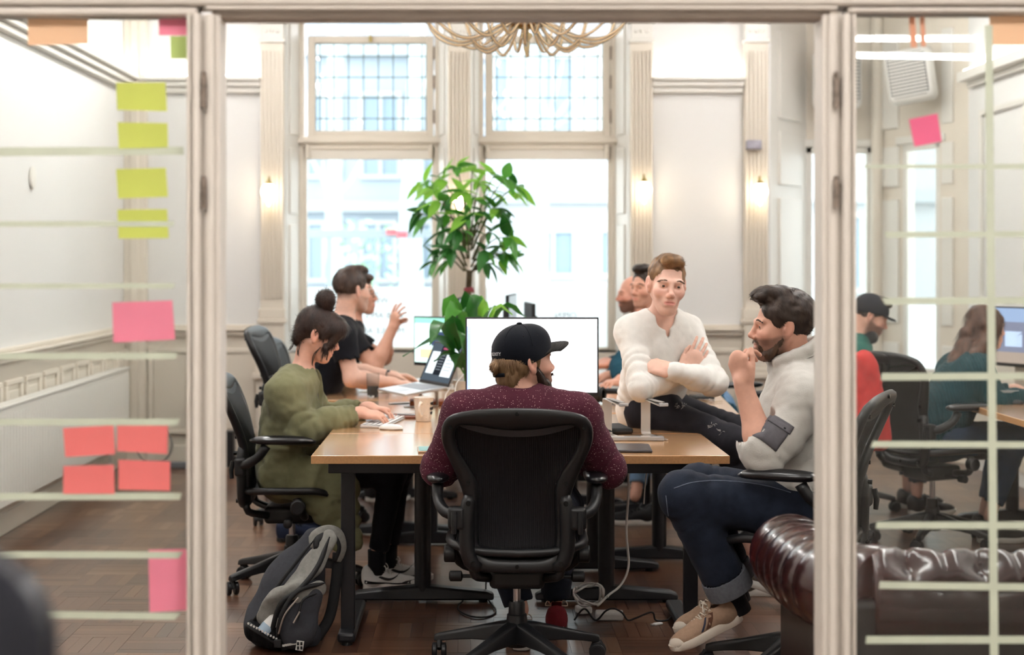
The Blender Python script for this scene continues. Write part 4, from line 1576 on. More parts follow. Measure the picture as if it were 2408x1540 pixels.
# ------------------------------------------------------------------ leafy desk plant behind the monitor
YLP = 7.85
def lp_pt(px, py, dy): return W(px, py, YLP + dy)
lily_base = Vector((W(1105, 900, YLP).x, YLP, .742))
lily = thing('desk_plant', 'broad-leaved peace lily in a pot behind the big monitor', 'plant', lily_base)
G().lathe([(0, 0), (.07, 0), (.085, .12), (.09, .13), (.08, .13), (.075, .11), (0, .105)], 24).build('pot', m_pot, lily, smooth=40)
def big_leaf(root, mid, tip, w, m, fold=.3, rollv=0.0):
    """broad leaf blade along a curve, with its stalk"""
    c = catmull([root, mid, tip], 15)
    g = G()
    v, f = [], []
    k0 = 5
    for i in range(k0, 15):
        t = (i - k0) / (14 - k0)
        p = Vector(c[i])
        tg = (Vector(c[min(14, i + 1)]) - Vector(c[i - 1])).normalized()
        sd = tg.cross(Vector((0, 0, 1)))
        sd = sd.normalized() if sd.length > .05 else Vector((1, 0, 0))
        sd = Matrix.Rotation(rollv, 3, tg) @ sd
        nr = sd.cross(tg)
        hw = w * (math.sin(PI * t ** .8) ** .8 if 0 < t < 1 else 0.002)
        for u in (-1, -.5, 0, .5, 1):
            wob = .004 * math.sin(9 * t + u * 3)
            v.append(p + sd * hw * u + nr * (abs(u) * hw * fold + wob))
    for i in range(14 - k0):
        for u in range(4):
            a = i * 5 + u
            f.append((a, a + 1, a + 6, a + 5))
    g.add(v, f)
    lo = g.build('leaf', m, lily, smooth=180, off=lily_base)
    G().tube(c[:k0 + 3], .0045, 6).build('stalk', m_leafm, lo, smooth=180, off=lily_base)
for (mx, my, mdy, ex, ey, edy, w, m_, rv) in (
        (1040, 800, -.1, 947, 838, -.2, .032, m_leafd, .3), (1050, 760, -.15, 1010, 812, -.25, .055, m_leafd, .2), (1080, 730, -.05, 1045, 760, -.15, .045, m_leafm, -.6),
        (1070, 715, .05, 1040, 745, .1, .05, m_leafm, .8), (1115, 700, .0, 1078, 735, .1, .04, m_leafd, .3), (1130, 735, .05, 1145, 715, .05, .04, m_leafm, -.4),
        (1138, 725, -.05, 1130, 695, .02, .03, m_leafl, .9), (1150, 735, .05, 1185, 730, .1, .035, m_leafm, -.2), (1180, 728, .0, 1236, 745, .05, .03, m_leafd, -.4),
        (1085, 830, -.15, 1068, 872, -.2, .05, m_leafd, .5), (1075, 775, -.2, 1090, 830, -.3, .05, m_leafd, -.9), (1165, 730, -.05, 1205, 740, -.05, .03, m_leafl, .4), (1060, 835, -.1, 1020, 850, -.1, .03, m_leafd, .3), (1110, 745, .1, 1090, 720, .25, .04, m_leafd, 0)):
    rt = lily_base + Vector((trnd.uniform(-.03, .03), trnd.uniform(-.03, .03), .10))
    big_leaf(rt, lp_pt(mx, my, mdy), lp_pt(ex, ey, edy), w * 1.25, m_, rollv=rv)
# ------------------------------------------------------------------ smooth-surface modeller for people (distance fields, surface nets)
_rs = np.random.RandomState(5)
_TAB = _rs.rand(32, 32, 32).astype(np.float32) * 2 - 1
def vnoise(P):
    i = np.floor(P).astype(np.int32)
    f = (P - i).astype(np.float32)
    f = f * f * (3 - 2 * f)
    i &= 31
    j = (i + 1) & 31
    def t(a, b, c):
        return _TAB[a, b, c]
    x0 = t(i[:, 0], i[:, 1], i[:, 2]) * (1 - f[:, 0]) + t(j[:, 0], i[:, 1], i[:, 2]) * f[:, 0]
    x1 = t(i[:, 0], j[:, 1], i[:, 2]) * (1 - f[:, 0]) + t(j[:, 0], j[:, 1], i[:, 2]) * f[:, 0]
    x2 = t(i[:, 0], i[:, 1], j[:, 2]) * (1 - f[:, 0]) + t(j[:, 0], i[:, 1], j[:, 2]) * f[:, 0]
    x3 = t(i[:, 0], j[:, 1], j[:, 2]) * (1 - f[:, 0]) + t(j[:, 0], j[:, 1], j[:, 2]) * f[:, 0]
    y0 = x0 * (1 - f[:, 1]) + x1 * f[:, 1]
    y1 = x2 * (1 - f[:, 1]) + x3 * f[:, 1]
    return y0 * (1 - f[:, 2]) + y1 * f[:, 2]

def npv(p):
    return np.array(p[:3], np.float32)

class S:
    """list of distance-field operations, evaluated in order"""
    def __init__(s):
        s.ops = []
        s.pts = []

    def cap(s, a, b, ra, rb=None, k=.02, op=1, wr=None):
        a, b = npv(a), npv(b)
        rb = ra if rb is None else rb
        s.ops.append(('cap', a, b, ra, rb, k, op, wr))
        if op > 0:
            r = max(ra, rb)
            s.pts += [np.minimum(a, b) - r, np.maximum(a, b) + r]
        return s

    def ecap(s, a, b, ra, rb, lat, fd, k=.03, op=1, wr=None):
        """capsule with an elliptic section: half width r along lat, r/fd across"""
        a, b = npv(a), npv(b)
        ax = (b - a) / (np.linalg.norm(b - a) + 1e-9)
        lat = npv(lat)
        lat = lat - ax * lat.dot(ax)
        lat = lat / np.linalg.norm(lat)
        s.ops.append(('ecap', a, b, ra, rb, k, op, lat, np.cross(ax, lat).astype(np.float32), fd, wr))
        if op > 0:
            r = max(ra, rb)
            s.pts += [np.minimum(a, b) - r, np.maximum(a, b) + r]
        return s

    def ell(s, c, r, R=None, k=.02, op=1):
        c = npv(c)
        R = np.eye(3, dtype=np.float32) if R is None else np.array(R, np.float32)
        r = np.array(r, np.float32)
        s.ops.append(('ell', c, r, R, 0, k, op))
        if op > 0:
            s.pts += [c - r.max(), c + r.max()]
        return s

    def plane(s, p, n, k=.004):
        """keeps the side the normal points away from"""
        n = npv(n)
        n = n / np.linalg.norm(n)
        s.ops.append(('plane', npv(p), n, 0, 0, k, -1))
        return s

    def noise(s, amp, freq, vec=(1, 1, 1)):
        s.ops.append(('noise', amp, npv(vec) * freq, 0, 0, 0, 0))
        return s

    def bounds(s):
        q = np.array(s.pts)
        return q.min(0) - .01, q.max(0) + .01

    def _op(s, o, P):
        """distance of one primitive"""
        t = o[0]
        wr = None
        if t == 'cap':
            _, a, b, ra, rb, k, op, wr = o
            ab = b - a
            q = P - a
            L2 = float(ab.dot(ab)) + 1e-12
            h = np.clip(q @ (ab / L2), 0, 1)
            q -= h[:, None] * ab
            e = np.sqrt(np.einsum('ij,ij->i', q, q)) - (ra + (rb - ra) * h)
        elif t == 'ecap':
            _, a, b, ra, rb, k, op, lat, dep, fd, wr = o
            ab = b - a
            q = P - a
            L2 = float(ab.dot(ab)) + 1e-12
            h = np.clip(q @ (ab / L2), 0, 1)
            q -= h[:, None] * ab
            v = q @ dep
            e = np.sqrt(np.einsum('ij,ij->i', q, q) + (fd * fd - 1) * v * v) - (ra + (rb - ra) * h)
            e = e / math.sqrt(fd)
        elif t == 'ell':
            _, c, r, R, _z, k, op = o
            q = ((P - c) @ R) / r
            k0 = np.sqrt(np.einsum('ij,ij->i', q, q)) + 1e-9
            q /= r
            k1 = np.sqrt(np.einsum('ij,ij->i', q, q)) + 1e-9
            e = k0 * (k0 - 1) / k1
        else:
            _, p, n, _a, _b, k, op = o
            e = -((P - p) @ n)
        if wr is not None:                     # ring folds across a limb: amp, wavelength, centre, spread, slant
            amp, wl, tc, tw, sl = wr
            L_ = math.sqrt(L2)
            ph = h * L_ / wl * 2 * PI + sl * ((P - a) @ np.array([.7, .5, .5], np.float32)) / wl * 3 + 4.5 * vnoise(P * 13)
            w = np.exp(-((h - tc) / tw) ** 2)
            e = e - amp * .7 * w * (np.abs(np.sin(ph * .5)) * 2 - 1.1)
        return e

    def _run(s, P, sel):
        d = np.full(len(P), 10.0, np.float32)
        for i in sel:
            o = s.ops[i]
            if o[0] == 'noise':
                d = d + o[1] * vnoise(P * o[2])
                continue
            e = s._op(o, P)
            k, op = o[5], o[6]
            if op > 0:
                if k <= 0:
                    d = np.minimum(d, e)
                else:
                    hh = np.maximum(k - np.abs(d - e), 0) / k
                    d = np.minimum(d, e) - hh * hh * k * .25
            else:
                e = -e
                if k <= 0:
                    d = np.maximum(d, e)
                else:
                    hh = np.maximum(k - np.abs(d - e), 0) / k
                    d = np.maximum(d, e) + hh * hh * k * .25
        return d

    def __call__(s, P, chunk=None):
        """chunk: the points come in runs of that many neighbours; far primitives are skipped run by run"""
        allo = range(len(s.ops))
        if chunk is None or len(P) <= chunk:
            return s._run(P, allo)
        n = len(P)
        st = list(range(0, n, chunk))
        C = np.array([(P[a:a + chunk].min(0) + P[a:a + chunk].max(0)) * .5 for a in st], np.float32)
        Rr = np.array([np.linalg.norm(P[a:a + chunk].max(0) - P[a:a + chunk].min(0)) * .5 for a in st], np.float32)
        dc = s._run(C, allo)
        rel = []
        for o in s.ops:
            if o[0] == 'noise':
                rel.append(np.ones(len(st), bool))
                continue
            e = s._op(o, C)
            m = 2.3 * Rr + o[5] + .008
            rel.append(e < dc + m if o[6] > 0 else -e > dc - m)
        out = np.empty(n, np.float32)
        for q, a in enumerate(st):
            out[a:a + chunk] = s._run(P[a:a + chunk], [i for i in allo if rel[i][q]])
        return out

_EDG = [(0, 1), (2, 3), (4, 5), (6, 7), (0, 2), (1, 3), (4, 6), (5, 7), (0, 4), (1, 5), (2, 6), (3, 7)]
_COR = np.array([(i & 1, (i >> 1) & 1, (i >> 2) & 1) for i in range(8)])
def extract(fn, lo, hi, h, project=1):
    """surface nets on a sparse grid -> verts, quads"""
    lo = np.array(lo, np.float32)
    B = 8
    nb = np.maximum(1, np.ceil((np.array(hi) - lo) / (h * B)).astype(int))
    c = np.stack(np.meshgrid(*[np.arange(n) for n in nb], indexing='ij'), -1).reshape(-1, 3)
    dc = fn((lo + (c + .5) * h * B).astype(np.float32))
    act = np.abs(dc) < h * B * .87 * 1.12 + .005
    V = np.repeat(np.repeat(np.repeat(np.sign(dc).reshape(nb), B, 0), B, 1), B, 2).astype(np.float32)
    ca = c[act]
    loc = np.stack(np.meshgrid(*[np.arange(B)] * 3, indexing='ij'), -1).reshape(-1, 3)
    sb = ca // 2                                   # neighbouring blocks together
    ca = ca[np.lexsort((sb[:, 2], sb[:, 1], sb[:, 0]))]
    idx = (ca[:, None, :] * B + loc[None]).reshape(-1, 3)
    V[idx[:, 0], idx[:, 1], idx[:, 2]] = fn((lo + idx * h).astype(np.float32), B ** 3 * 3)
    ins = V < 0
    n = np.array(V.shape) - 1
    cnt = np.zeros(n, np.int8)
    for o in _COR:
        cnt += ins[o[0]:o[0] + n[0], o[1]:o[1] + n[1], o[2]:o[2] + n[2]]
    cells = np.argwhere((cnt > 0) & (cnt < 8))
    if len(cells) == 0:
        return np.zeros((0, 3)), np.zeros((0, 4), int)
    vid = np.full(n, -1, np.int64)
    vid[cells[:, 0], cells[:, 1], cells[:, 2]] = np.arange(len(cells))
    cv = np.stack([V[cells[:, 0] + o[0], cells[:, 1] + o[1], cells[:, 2] + o[2]] for o in _COR], 1)
    acc = np.zeros((len(cells), 3), np.float32)
    num = np.zeros(len(cells), np.float32)
    for a, b in _EDG:
        va, vb = cv[:, a], cv[:, b]
        m = (va < 0) != (vb < 0)
        t = np.where(m, va / np.where(np.abs(va - vb) < 1e-9, 1, va - vb), 0)
        p = _COR[a] + t[:, None] * (_COR[b] - _COR[a])
        acc += p * m[:, None]
        num += m
    verts = lo + (cells + acc / num[:, None]) * h
    quads = []
    for ax in range(3):
        sl0 = [slice(None)] * 3
        sl1 = [slice(None)] * 3
        sl0[ax], sl1[ax] = slice(0, -1), slice(1, None)
        a, b = ins[tuple(sl0)], ins[tuple(sl1)]
        e = np.argwhere(a != b)
        o1, o2 = [(ax + 1) % 3, (ax + 2) % 3]
        e = e[(e[:, o1] > 0) & (e[:, o2] > 0) & (e[:, o1] < n[o1]) & (e[:, o2] < n[o2]) & (e[:, ax] < n[ax])]
        if not len(e):
            continue
        flip = ins[e[:, 0], e[:, 1], e[:, 2]]
        q = []
        for d1, d2 in ((0, 0), (1, 0), (1, 1), (0, 1)):
            w = e.copy()
            w[:, o1] -= d1
            w[:, o2] -= d2
            q.append(vid[w[:, 0], w[:, 1], w[:, 2]])
        q = np.stack(q, 1)
        q[~flip] = q[~flip][:, ::-1]
        quads.append(q[(q >= 0).all(1)])
    quads = np.concatenate(quads)
    vb = cells // (B + 4)
    order = np.lexsort((vb[:, 2], vb[:, 1], vb[:, 0]))
    inv = np.empty(len(order), int)
    inv[order] = np.arange(len(order))
    verts = verts[order]
    quads = inv[quads]
    fn0 = fn
    fn = lambda p: fn0(p, 1200)
    for _ in range(project):
        verts = verts.astype(np.float32)
        e = h * .35
        K = np.array([[1, -1, -1], [-1, -1, 1], [-1, 1, -1], [1, 1, 1]], np.float32)
        fs = [fn(verts + kk * e) for kk in K]
        g = sum(kk[None] * f_[:, None] for kk, f_ in zip(K, fs)) * .5
        gl = np.linalg.norm(g, axis=1) + 1e-9
        d = sum(fs) * .25
        verts = verts - (g / gl[:, None]) * np.clip(d / (gl / (2 * e)), -h * .6, h * .6)[:, None]
    return verts, quads

def np_mesh(name, verts, quads, m, parent, off, cols=None, smooth=True):
    me = bpy.data.meshes.new(name)
    v = (np.asarray(verts, np.float32) - np.array(off, np.float32))
    q = np.asarray(quads, np.int32)
    me.vertices.add(len(v))
    me.vertices.foreach_set('co', v.ravel())
    me.loops.add(q.size)
    me.loops.foreach_set('vertex_index', q.ravel())
    me.polygons.add(len(q))
    me.polygons.foreach_set('loop_start', np.arange(0, q.size, q.shape[1], dtype=np.int32))
    me.polygons.foreach_set('use_smooth', np.ones(len(q), bool))
    me.update(calc_edges=True)
    me.validate()
    if cols is not None:
        a = me.attributes.new('Col', 'FLOAT_COLOR', 'POINT')
        a.data.foreach_set('color', np.concatenate([cols, np.ones((len(cols), 1))], 1).astype(np.float32).ravel())
    if m is not None:
        me.materials.append(m)
    o = bpy.data.objects.new(name, me)
    COL.objects.link(o)
    o.parent = parent
    return o

def sdf_part(name, s, h, m, parent, off, colfn=None, lo=None, hi=None):
    a, b = s.bounds()
    v, q = extract(s, a if lo is None else lo, b if hi is None else hi, h)
    return np_mesh(name, v, q, m, parent, off, None if colfn is None else colfn(v))

def strands(v, q, mask, count, flow, length, width, seed, lift=.12, jitter=.25, bend=0.0, curv=.085):
    """thin tapering hairs rooted on a mesh; mask(P)->0..1 weight, flow(P,N)->direction"""
    r = np.random.RandomState(seed)
    tri_c = v[q].mean(1)
    nrm = np.cross(v[q[:, 1]] - v[q[:, 0]], v[q[:, 3]] - v[q[:, 0]])
    ar = np.linalg.norm(nrm, axis=1) + 1e-12
    nrm = nrm / ar[:, None]
    w = mask(tri_c) * ar
    if w.sum() <= 0:
        return np.zeros((0, 3)), np.zeros((0, 4), int)
    i = r.choice(len(q), count, p=w / w.sum())
    a, b = r.rand(count, 1), r.rand(count, 1)
    Q = v[q[i]]
    P = (Q[:, 0] * (1 - a) + Q[:, 1] * a) * (1 - b) + (Q[:, 3] * (1 - a) + Q[:, 2] * a) * b
    N = nrm[i]
    D = flow(P, N)
    D = D + r.randn(count, 3) * jitter
    D = D - N * (D * N).sum(1, keepdims=True)
    D /= np.linalg.norm(D, axis=1, keepdims=True) + 1e-9
    L_ = (length * (.6 + .8 * r.rand(count)))[:, None]
    side = np.cross(D, N)
    side /= np.linalg.norm(side, axis=1, keepdims=True) + 1e-9
    pts = []
    for t, ws in ((0, 1.0), (.4, .9), (.75, .6), (1.0, .12)):
        c = P + D * L_ * t + N * (L_ * lift * (t ** 1.2) - (L_ * t) ** 2 / (2 * curv)) - np.array([0, 0, 1]) * L_ * bend * t * t
        pts.append((c - side * width * ws * .5, c + side * width * ws * .5))
    V = np.stack([p for pr in pts for p in pr], 1).reshape(-1, 3)
    base = np.arange(count)[:, None] * 8
    F_ = np.concatenate([base + np.array([[2 * k, 2 * k + 1, 2 * k + 3, 2 * k + 2]]) for k in range(3)])
    return V, F_

# ------------------------------------------------------------------ anatomy
def hframe(origin, yaw, pitch=0.0, roll=0.0):
    """head frame: yaw = heading of the face (0 = +x), pitch > 0 looks down, roll > 0 tilts to the person's right"""
    f = Vector((math.cos(yaw), math.sin(yaw), 0))
    r = f.cross(Vector((0, 0, 1)))
    M = Matrix((r, f, Vector((0, 0, 1)))).transposed()
    M = M @ Matrix.Rotation(-pitch, 3, 'X') @ Matrix.Rotation(roll, 3, 'Y')
    return np.array(M, np.float32), npv(origin)

def head_prims(s, H, sc=1.0, nose=1.0, jaw=1.0, ears=1.0):
    R, o = H
    def L_(x, y, z): return o + R @ (np.array([x, y, z], np.float32) * sc)
    def e(x, y, z, a, b, c, k=.02, op=1, rot=None):
        RR = R if rot is None else R @ np.array(rot, np.float32)
        s.ell(L_(x, y, z), np.array([a, b, c]) * sc, RR, k * sc, op)
    def c_(p, q, a, b, k=.02, op=1):
        s.cap(L_(*p), L_(*q), a * sc, b * sc, k * sc, op)
    e(0, -.018, .030, .0715, .096, .086, .02)
    e(0, .030, -.030, .0545 * jaw, .062, .080, .03)
    e(0, .055, -.096, .025 * jaw, .026, .022, .035)
    for x in (-1, 1):
        c_((x * .054 * jaw, -.008, -.045), (x * .019 * jaw, .060, -.103), .0145, .0135, .03)
        e(x * .040, .058, -.028, .023, .021, .023, .03)
        e(x * .030, .088, -.001, .0185, .0110, .0112, .012, -1)          # eye socket
        e(x * .031, .0705, .0005, .0145, .0125, .0122, .008)             # lids over the ball
        c_((x * .013, .087, .0185), (x * .046, .072, .020), .0085, .007, .014)   # brow
        e(x * .0115 * nose, .0975, -.037, .0085 * nose, .0105, .0075, .007)      # nostril wings
        if ears:
            tl = np.array(Matrix.Rotation(x * .35, 3, 'Z') @ Matrix.Rotation(.22, 3, 'X'), np.float32)
            e(x * .0745, -.012, -.008, .0085, .020, .0325, .008, 1, tl)
            e(x * .084, -.009, -.004, .0075, .0115, .0205, .006, -1, tl)
            e(x * .077, .001, -.014, .005, .006, .009, .006)
            e(x * .073, -.004, -.035, .006, .009, .011, .008)
    c_((0, .083, .016), (0, .1065, -.027), .0072 * nose, .0085 * nose, .012)
    e(0, .1095, -.031, .0095 * nose, .0085 * nose, .008, .01)
    e(0, .083, -.067, .026, .013, .020, .022)                            # muzzle
    c_((-.017, .0845, -.0620), (.017, .0845, -.0620), .0048, .0048, .008)
    c_((-.010, .0915, -.0615), (.010, .0915, -.0615), .0058, .0058, .008)
    c_((-.013, .0905, -.0735), (.013, .0905, -.0735), .0068, .0068, .010)
    c_((-.022, .0975, -.0668), (.022, .0975, -.0668), .0021, .0021, .003, -1)
    e(0, .075, -.103, .020 * jaw, .0165, .0145, .018)                    # chin
    return L_

def face_parts(H, sc, parent, off, iris='#5b4632', brow='#4a3527', gaze=(0, 0), brow_w=1.0, lid=.14, side=(-1, 1)):
    """eyeballs, upper lids and brow hair as parts of the head"""
    R, o = H
    def L_(x, y, z): return Vector(o + R @ (np.array([x, y, z], np.float32) * sc))
    M3 = Matrix(R.tolist()).to_4x4()
    for x in side:
        c = L_(x * .031, .0705, .0)
        g = G()
        g.ball((0, 0, 0), .0128 * sc, 18, 12)
        me_o = g.build('eyeball', mat('eye_white', '#e9e2dc', .12, coat=.6), parent, smooth=180)
        Mx = Matrix.Translation(c - Vector(off)) @ M3 @ Matrix.Rotation(gaze[0], 4, 'Z') @ Matrix.Rotation(gaze[1], 4, 'X') @ Matrix.Rotation(-PI / 2, 4, 'X')
        me_o.matrix_local = Mx
        G().lathe([(0, .0134 * sc), (.003 * sc, .0133 * sc), (.0062 * sc, .0120 * sc), (.0064 * sc, .011 * sc)], 16).build('iris', mat('iris_' + iris[1:], iris, .15, coat=.5), me_o, smooth=180)
        G().lathe([(0, .0139 * sc), (.0026 * sc, .0137 * sc), (.0028 * sc, .0130 * sc)], 12).build('pupil', mat('pupil', '#0a0808', .1), me_o, smooth=180)
        # upper and lower lids hug the ball
        for sg, amt in ((1, lid), (-1, .34)):
            v, f = [], []
            for i in range(13):
                a = -1.15 + 2.3 * i / 12
                for j in range(4):
                    b = sg * (amt + (1.25 - amt) * j / 3)
                    b *= 1 - .25 * (a / 1.15) ** 2 if j == 0 else 1
                    rr = (.0142 if j else .0139) * sc
                    v.append((rr * math.sin(a) * math.cos(b), rr * math.cos(a) * math.cos(b), rr * math.sin(b)))
            for i in range(12):
                for j in range(3):
                    k = i * 4 + j
                    f.append((k, k + 4, k + 5, k + 1))
            lo_ = G().add(v, f).build('eyelid', MATS['skin_lid'], parent, smooth=180)
            lo_.matrix_local = Matrix.Translation(c - Vector(off)) @ M3
        pts = []
        g = G()
        rr = random.Random(3 + x)
        for k in range(46):
            t = rr.random()
            p = Vector((x * (.011 + .040 * t), .0935 - .018 * t ** 1.6, .0195 + .006 * math.sin(PI * min(1, t * 1.1)) - .003 * t + rr.uniform(-.0022, .0022) * brow_w))
            d = Vector((x * .75, -.2, .35 - .6 * t)).normalized() * .0095
            a, b = L_(*p), L_(*(p + d))
            g.tube([a, b], [.00085 * brow_w * sc, .0003], 4)
        g.build('eyebrow', mat('brow_' + brow[1:], brow, .7), parent, off=off)

FING = [(.0335, .0415, .026, .021, .0083), (.0115, .046, .029, .022, .0086), (-.0105, .042, .027, .021, .0082), (-.031, .033, .020, .018, .0072)]
def hand_prims(s, wrist, fwd, up, side, curl=.5, spread=.10, thumb=(.5, .35), sc=1.0, curls=None, spl=None):
    """fwd = along the palm, up = back of the hand, side +1 right hand / -1 left (thumb side)"""
    f = Vector(fwd).normalized()
    u = Vector(up)
    u = (u - f * u.dot(f)).normalized()
    lat = f.cross(u) * -1.0 * side                # towards the thumb for a hand with its back up
    w = Vector(wrist)
    def L_(a, b, c): return w + (lat * a + f * b + u * c) * sc
    s.cap(L_(0, -.015, 0), L_(0, .02, 0), .024 * sc, .026 * sc, .02)
    s.ecap(L_(.004, .025, 0), L_(.002, .078, .002), .034 * sc, .040 * sc, lat, 2.4, .02)
    s.cap(L_(-.026, .03, -.006), L_(-.026, .07, -.004), .014 * sc, .012 * sc, .015)
    s.cap(L_(.020, .018, -.010), L_(.034, .045, -.012), .016 * sc, .013 * sc, .02)
    tips = []
    for i, (x, l1, l2, l3, r) in enumerate(FING):
        cu = curls[i] if curls else (curl, curl * 1.1, curl * .7)
        a = x / .033 * spread if spl is None else spl[i]
        d0 = (f * math.cos(a) + lat * math.sin(a)).normalized()
        base = L_(x, .088 - abs(x - .008) * .22, .002)
        p = base
        s.cap(L_(x * .9, .06, .002), p, r * 1.05 * sc, r * 1.06 * sc, .009)
        ang = 0
        for q, (ln, rr) in enumerate(((l1, r), (l2, r * .93), (l3, r * .85))):
            ang += cu[q]
            d = d0 * math.cos(ang) - u * math.sin(ang)
            n_ = p + d * ln * sc
            s.cap(p, n_, rr * sc, rr * .92 * sc, .003 if q else .006)
            p = n_
        tips.append(p)
    t1, t2 = thumb
    b0 = L_(.026, .022, -.010)
    d = (lat * math.sin(t1 + .35) + f * math.cos(t1 + .35) - u * .25).normalized()
    p1 = b0 + d * .040 * sc
    d2 = (d + (f * .6 - lat * .9 * t2 - u * t2 * .6)).normalized()
    p2 = p1 + d2 * .030 * sc
    d3 = (d2 + (f * .3 - lat * 1.1 * t2 - u * t2 * .5)).normalized()
    p3 = p2 + d3 * .024 * sc
    s.cap(b0, p1, .0135 * sc, .0105 * sc, .012)
    s.cap(p1, p2, .0102 * sc, .0096 * sc, .004)
    s.cap(p2, p3, .0096 * sc, .0078 * sc, .004)
    tips.append(p3)
    return tips

SKIN = {}
def skin_mat(name, rough=.48):
    return mat(name, '#d9a890', rough, attr='Col', noise=(55, .05), bump=(420, .06))

def person_root(label, loc, cat='person'):
    return thing('person', label, cat, loc)

def v3(*a):
    return Vector(a)

def build_body(parent, off, s, tone, regions, colfn=None, rest=None):
    """one body mesh from one distance field, sampled finer where skin shows. regions = [(lo,hi,h)]"""
    V, Q = [], []
    n = 0
    fine = []
    for (lo, hi, h) in regions:
        v, q = extract(s, lo, hi, h, 1)
        V.append(v)
        Q.append(q + n)
        n += len(v)
        fine.append((np.array(lo) + h, np.array(hi) - h * 2))
    if rest:
        a, b = s.bounds()
        v, q = extract(s, a, b, rest, 1)
        c = v[q]
        inside = np.zeros(len(q), bool)
        for lo, hi in fine:
            inside |= ((c > lo) & (c < hi)).all(2).all(1)
        V.append(v)
        Q.append(q[~inside] + n)
    V = np.concatenate(V)
    Q = np.concatenate(Q)
    base = np.array(srgb(tone), np.float32)
    cols = np.repeat(base[None], len(V), 0)
    if colfn:
        cols = colfn(V, cols)
    used = np.unique(Q)
    rm = np.full(len(V), -1)
    rm[used] = np.arange(len(used))
    return np_mesh('body', V[used], rm[Q], skin_mat('skin'), parent, off, np.clip(cols[used], 0, 1)), V, Q

def box_around(pts, pad):
    P = np.array([list(p)[:3] for p in pts])
    return P.min(0) - pad, P.max(0) + pad

def face_color(H, sc, lips=.55, beard=0.0, beard_col='#3a2a1f', blush=.25, scalp=None, scalp_col='#3a2f2a', stub=None):
    """skin tint of lips, nose, cheeks, ears, stubble"""
    R, o = H
    bc, sc_col = np.array(srgb(beard_col)), np.array(srgb(scalp_col))
    def fn(V, cols):
        q = ((V - o) @ R) / sc
        x, y, z = q[:, 0], q[:, 1], q[:, 2]
        def blob(cx, cy, cz, rx, ry, rz):
            return np.exp(-(((x - cx) / rx) ** 2 + ((y - cy) / ry) ** 2 + ((z - cz) / rz) ** 2))
        red = blush * (blob(0, .11, -.03, .02, .03, .018) + blob(.042, .07, -.03, .025, .04, .02) + blob(-.042, .07, -.03, .025, .04, .02)
                       + 1.2 * blob(.08, -.01, -.01, .012, .03, .04) + 1.2 * blob(-.08, -.01, -.01, .012, .03, .04))
        cols = cols * (1 - red[:, None] * np.array([.02, .30, .28]))
        lp = lips * ((np.abs(x) < .024) & (y > .07) & (y < .115)) * np.exp(-((z + .0675) / (.0105 * np.sqrt(np.maximum(.02, 1 - (x / .0245) ** 2)))) ** 4)
        cols = cols * (1 - lp[:, None] * np.array([.10, .48, .42]))
        if beard:
            front = np.exp(-np.maximum(0, (z + .042 + .03 * np.clip((np.abs(x) - .03) / .04, -1, 1) * -1)) ** 2 / .0002)
            low = (z < -.03) & (z > -.135) & (y > -.015 + .0 * x)
            m = low * np.clip((-.036 - z + .35 * np.clip(.045 - y, 0, 1)) / .012, 0, 1)
            m = m * (1 - .95 * np.exp(-((z + .0675) / .0085) ** 2 - (x / .024) ** 4) * (y > .06))
            side = np.clip((np.abs(x) - .04) / .012, 0, 1) * np.exp(-((y - .006) / .013) ** 2) * np.clip((.025 - z) / .02, 0, 1) * np.clip((z + .075) / .02, 0, 1)
            m = np.maximum(m, side * .6)
            m = m * np.clip((y + .012) / .02, 0, 1) * (y < .101) * (np.abs(x) < .085)
            cols = cols * (1 - beard * m[:, None]) + bc * (beard * m[:, None])
        if scalp is not None:
            m = scalp(x, y, z)
            cols = cols * (1 - m[:, None]) + sc_col * m[:, None]
        return cols
    return fn
mat('skin_lid', '#dcae9b', .45)
# ------------------------------------------------------------------ generic human
class HL:
    """writes primitives given in head coordinates into a field"""
    def __init__(s, S_, H, sc=1.0):
        s.S, s.R, s.o, s.sc = S_, H[0], H[1], sc
    def L(s, x, y, z): return s.o + s.R @ (np.array([x, y, z], np.float32) * s.sc)
    def e(s, c, r, k=.015, op=1, rot=None):
        RR = s.R if rot is None else s.R @ np.array(rot, np.float32)
        s.S.ell(s.L(*c), np.array(r) * s.sc, RR, k * s.sc, op)
        return s
    def c(s, p, q, a, b=None, k=.015, op=1):
        s.S.cap(s.L(*p), s.L(*q), a * s.sc, (a if b is None else b) * s.sc, k * s.sc, op)
        return s
    def pl(s, p, n, k=.006):
        s.S.plane(s.L(*p), s.R @ np.array(n, np.float32), k)
        return s

def hair_mesh(parent, off, H, sc, build, m, h=.0035, n=2600, length=.03, width=.0016, flow=None, seed=1, name='hair', lift=.12, mask=None, bend=0.0, jitter=.22, noise=(.003, 55), curv=.085):
    s = S()
    build(HL(s, H, sc))
    if noise:
        s.noise(noise[0], noise[1])
    a, b = s.bounds()
    v, q = extract(s, a, b, h, 0)
    R, o = H
    if n:
        def fl(P, N_):
            loc = ((P - o) @ R) / sc
            return flow(loc) @ R.T
        mk = (lambda P: np.ones(len(P))) if mask is None else (lambda P: mask(((P - o) @ R) / sc))
        sv, sf = strands(v, q, mk, n, fl, length, width, seed, lift, jitter, bend, curv)
        q = np.concatenate([q, sf + len(v)])
        v = np.concatenate([v, sv])
    return np_mesh(name, v, q, m, parent, off)

def fl_back(loc):
    """combed back on top, down on the sides"""
    out = np.zeros_like(loc)
    top = np.clip((loc[:, 2] - .06) / .05, 0, 1)[:, None]
    out += top * np.array([0, -1, .0]) + (1 - top) * np.array([0, -.45, -.9])
    return out

def hair_m(name, col, col2):
    return mat(name, col, .42, noise=(38, .22), col2=col2, bump=(140, .5, .002), stretch=(1, 1, .35), spec=.4)

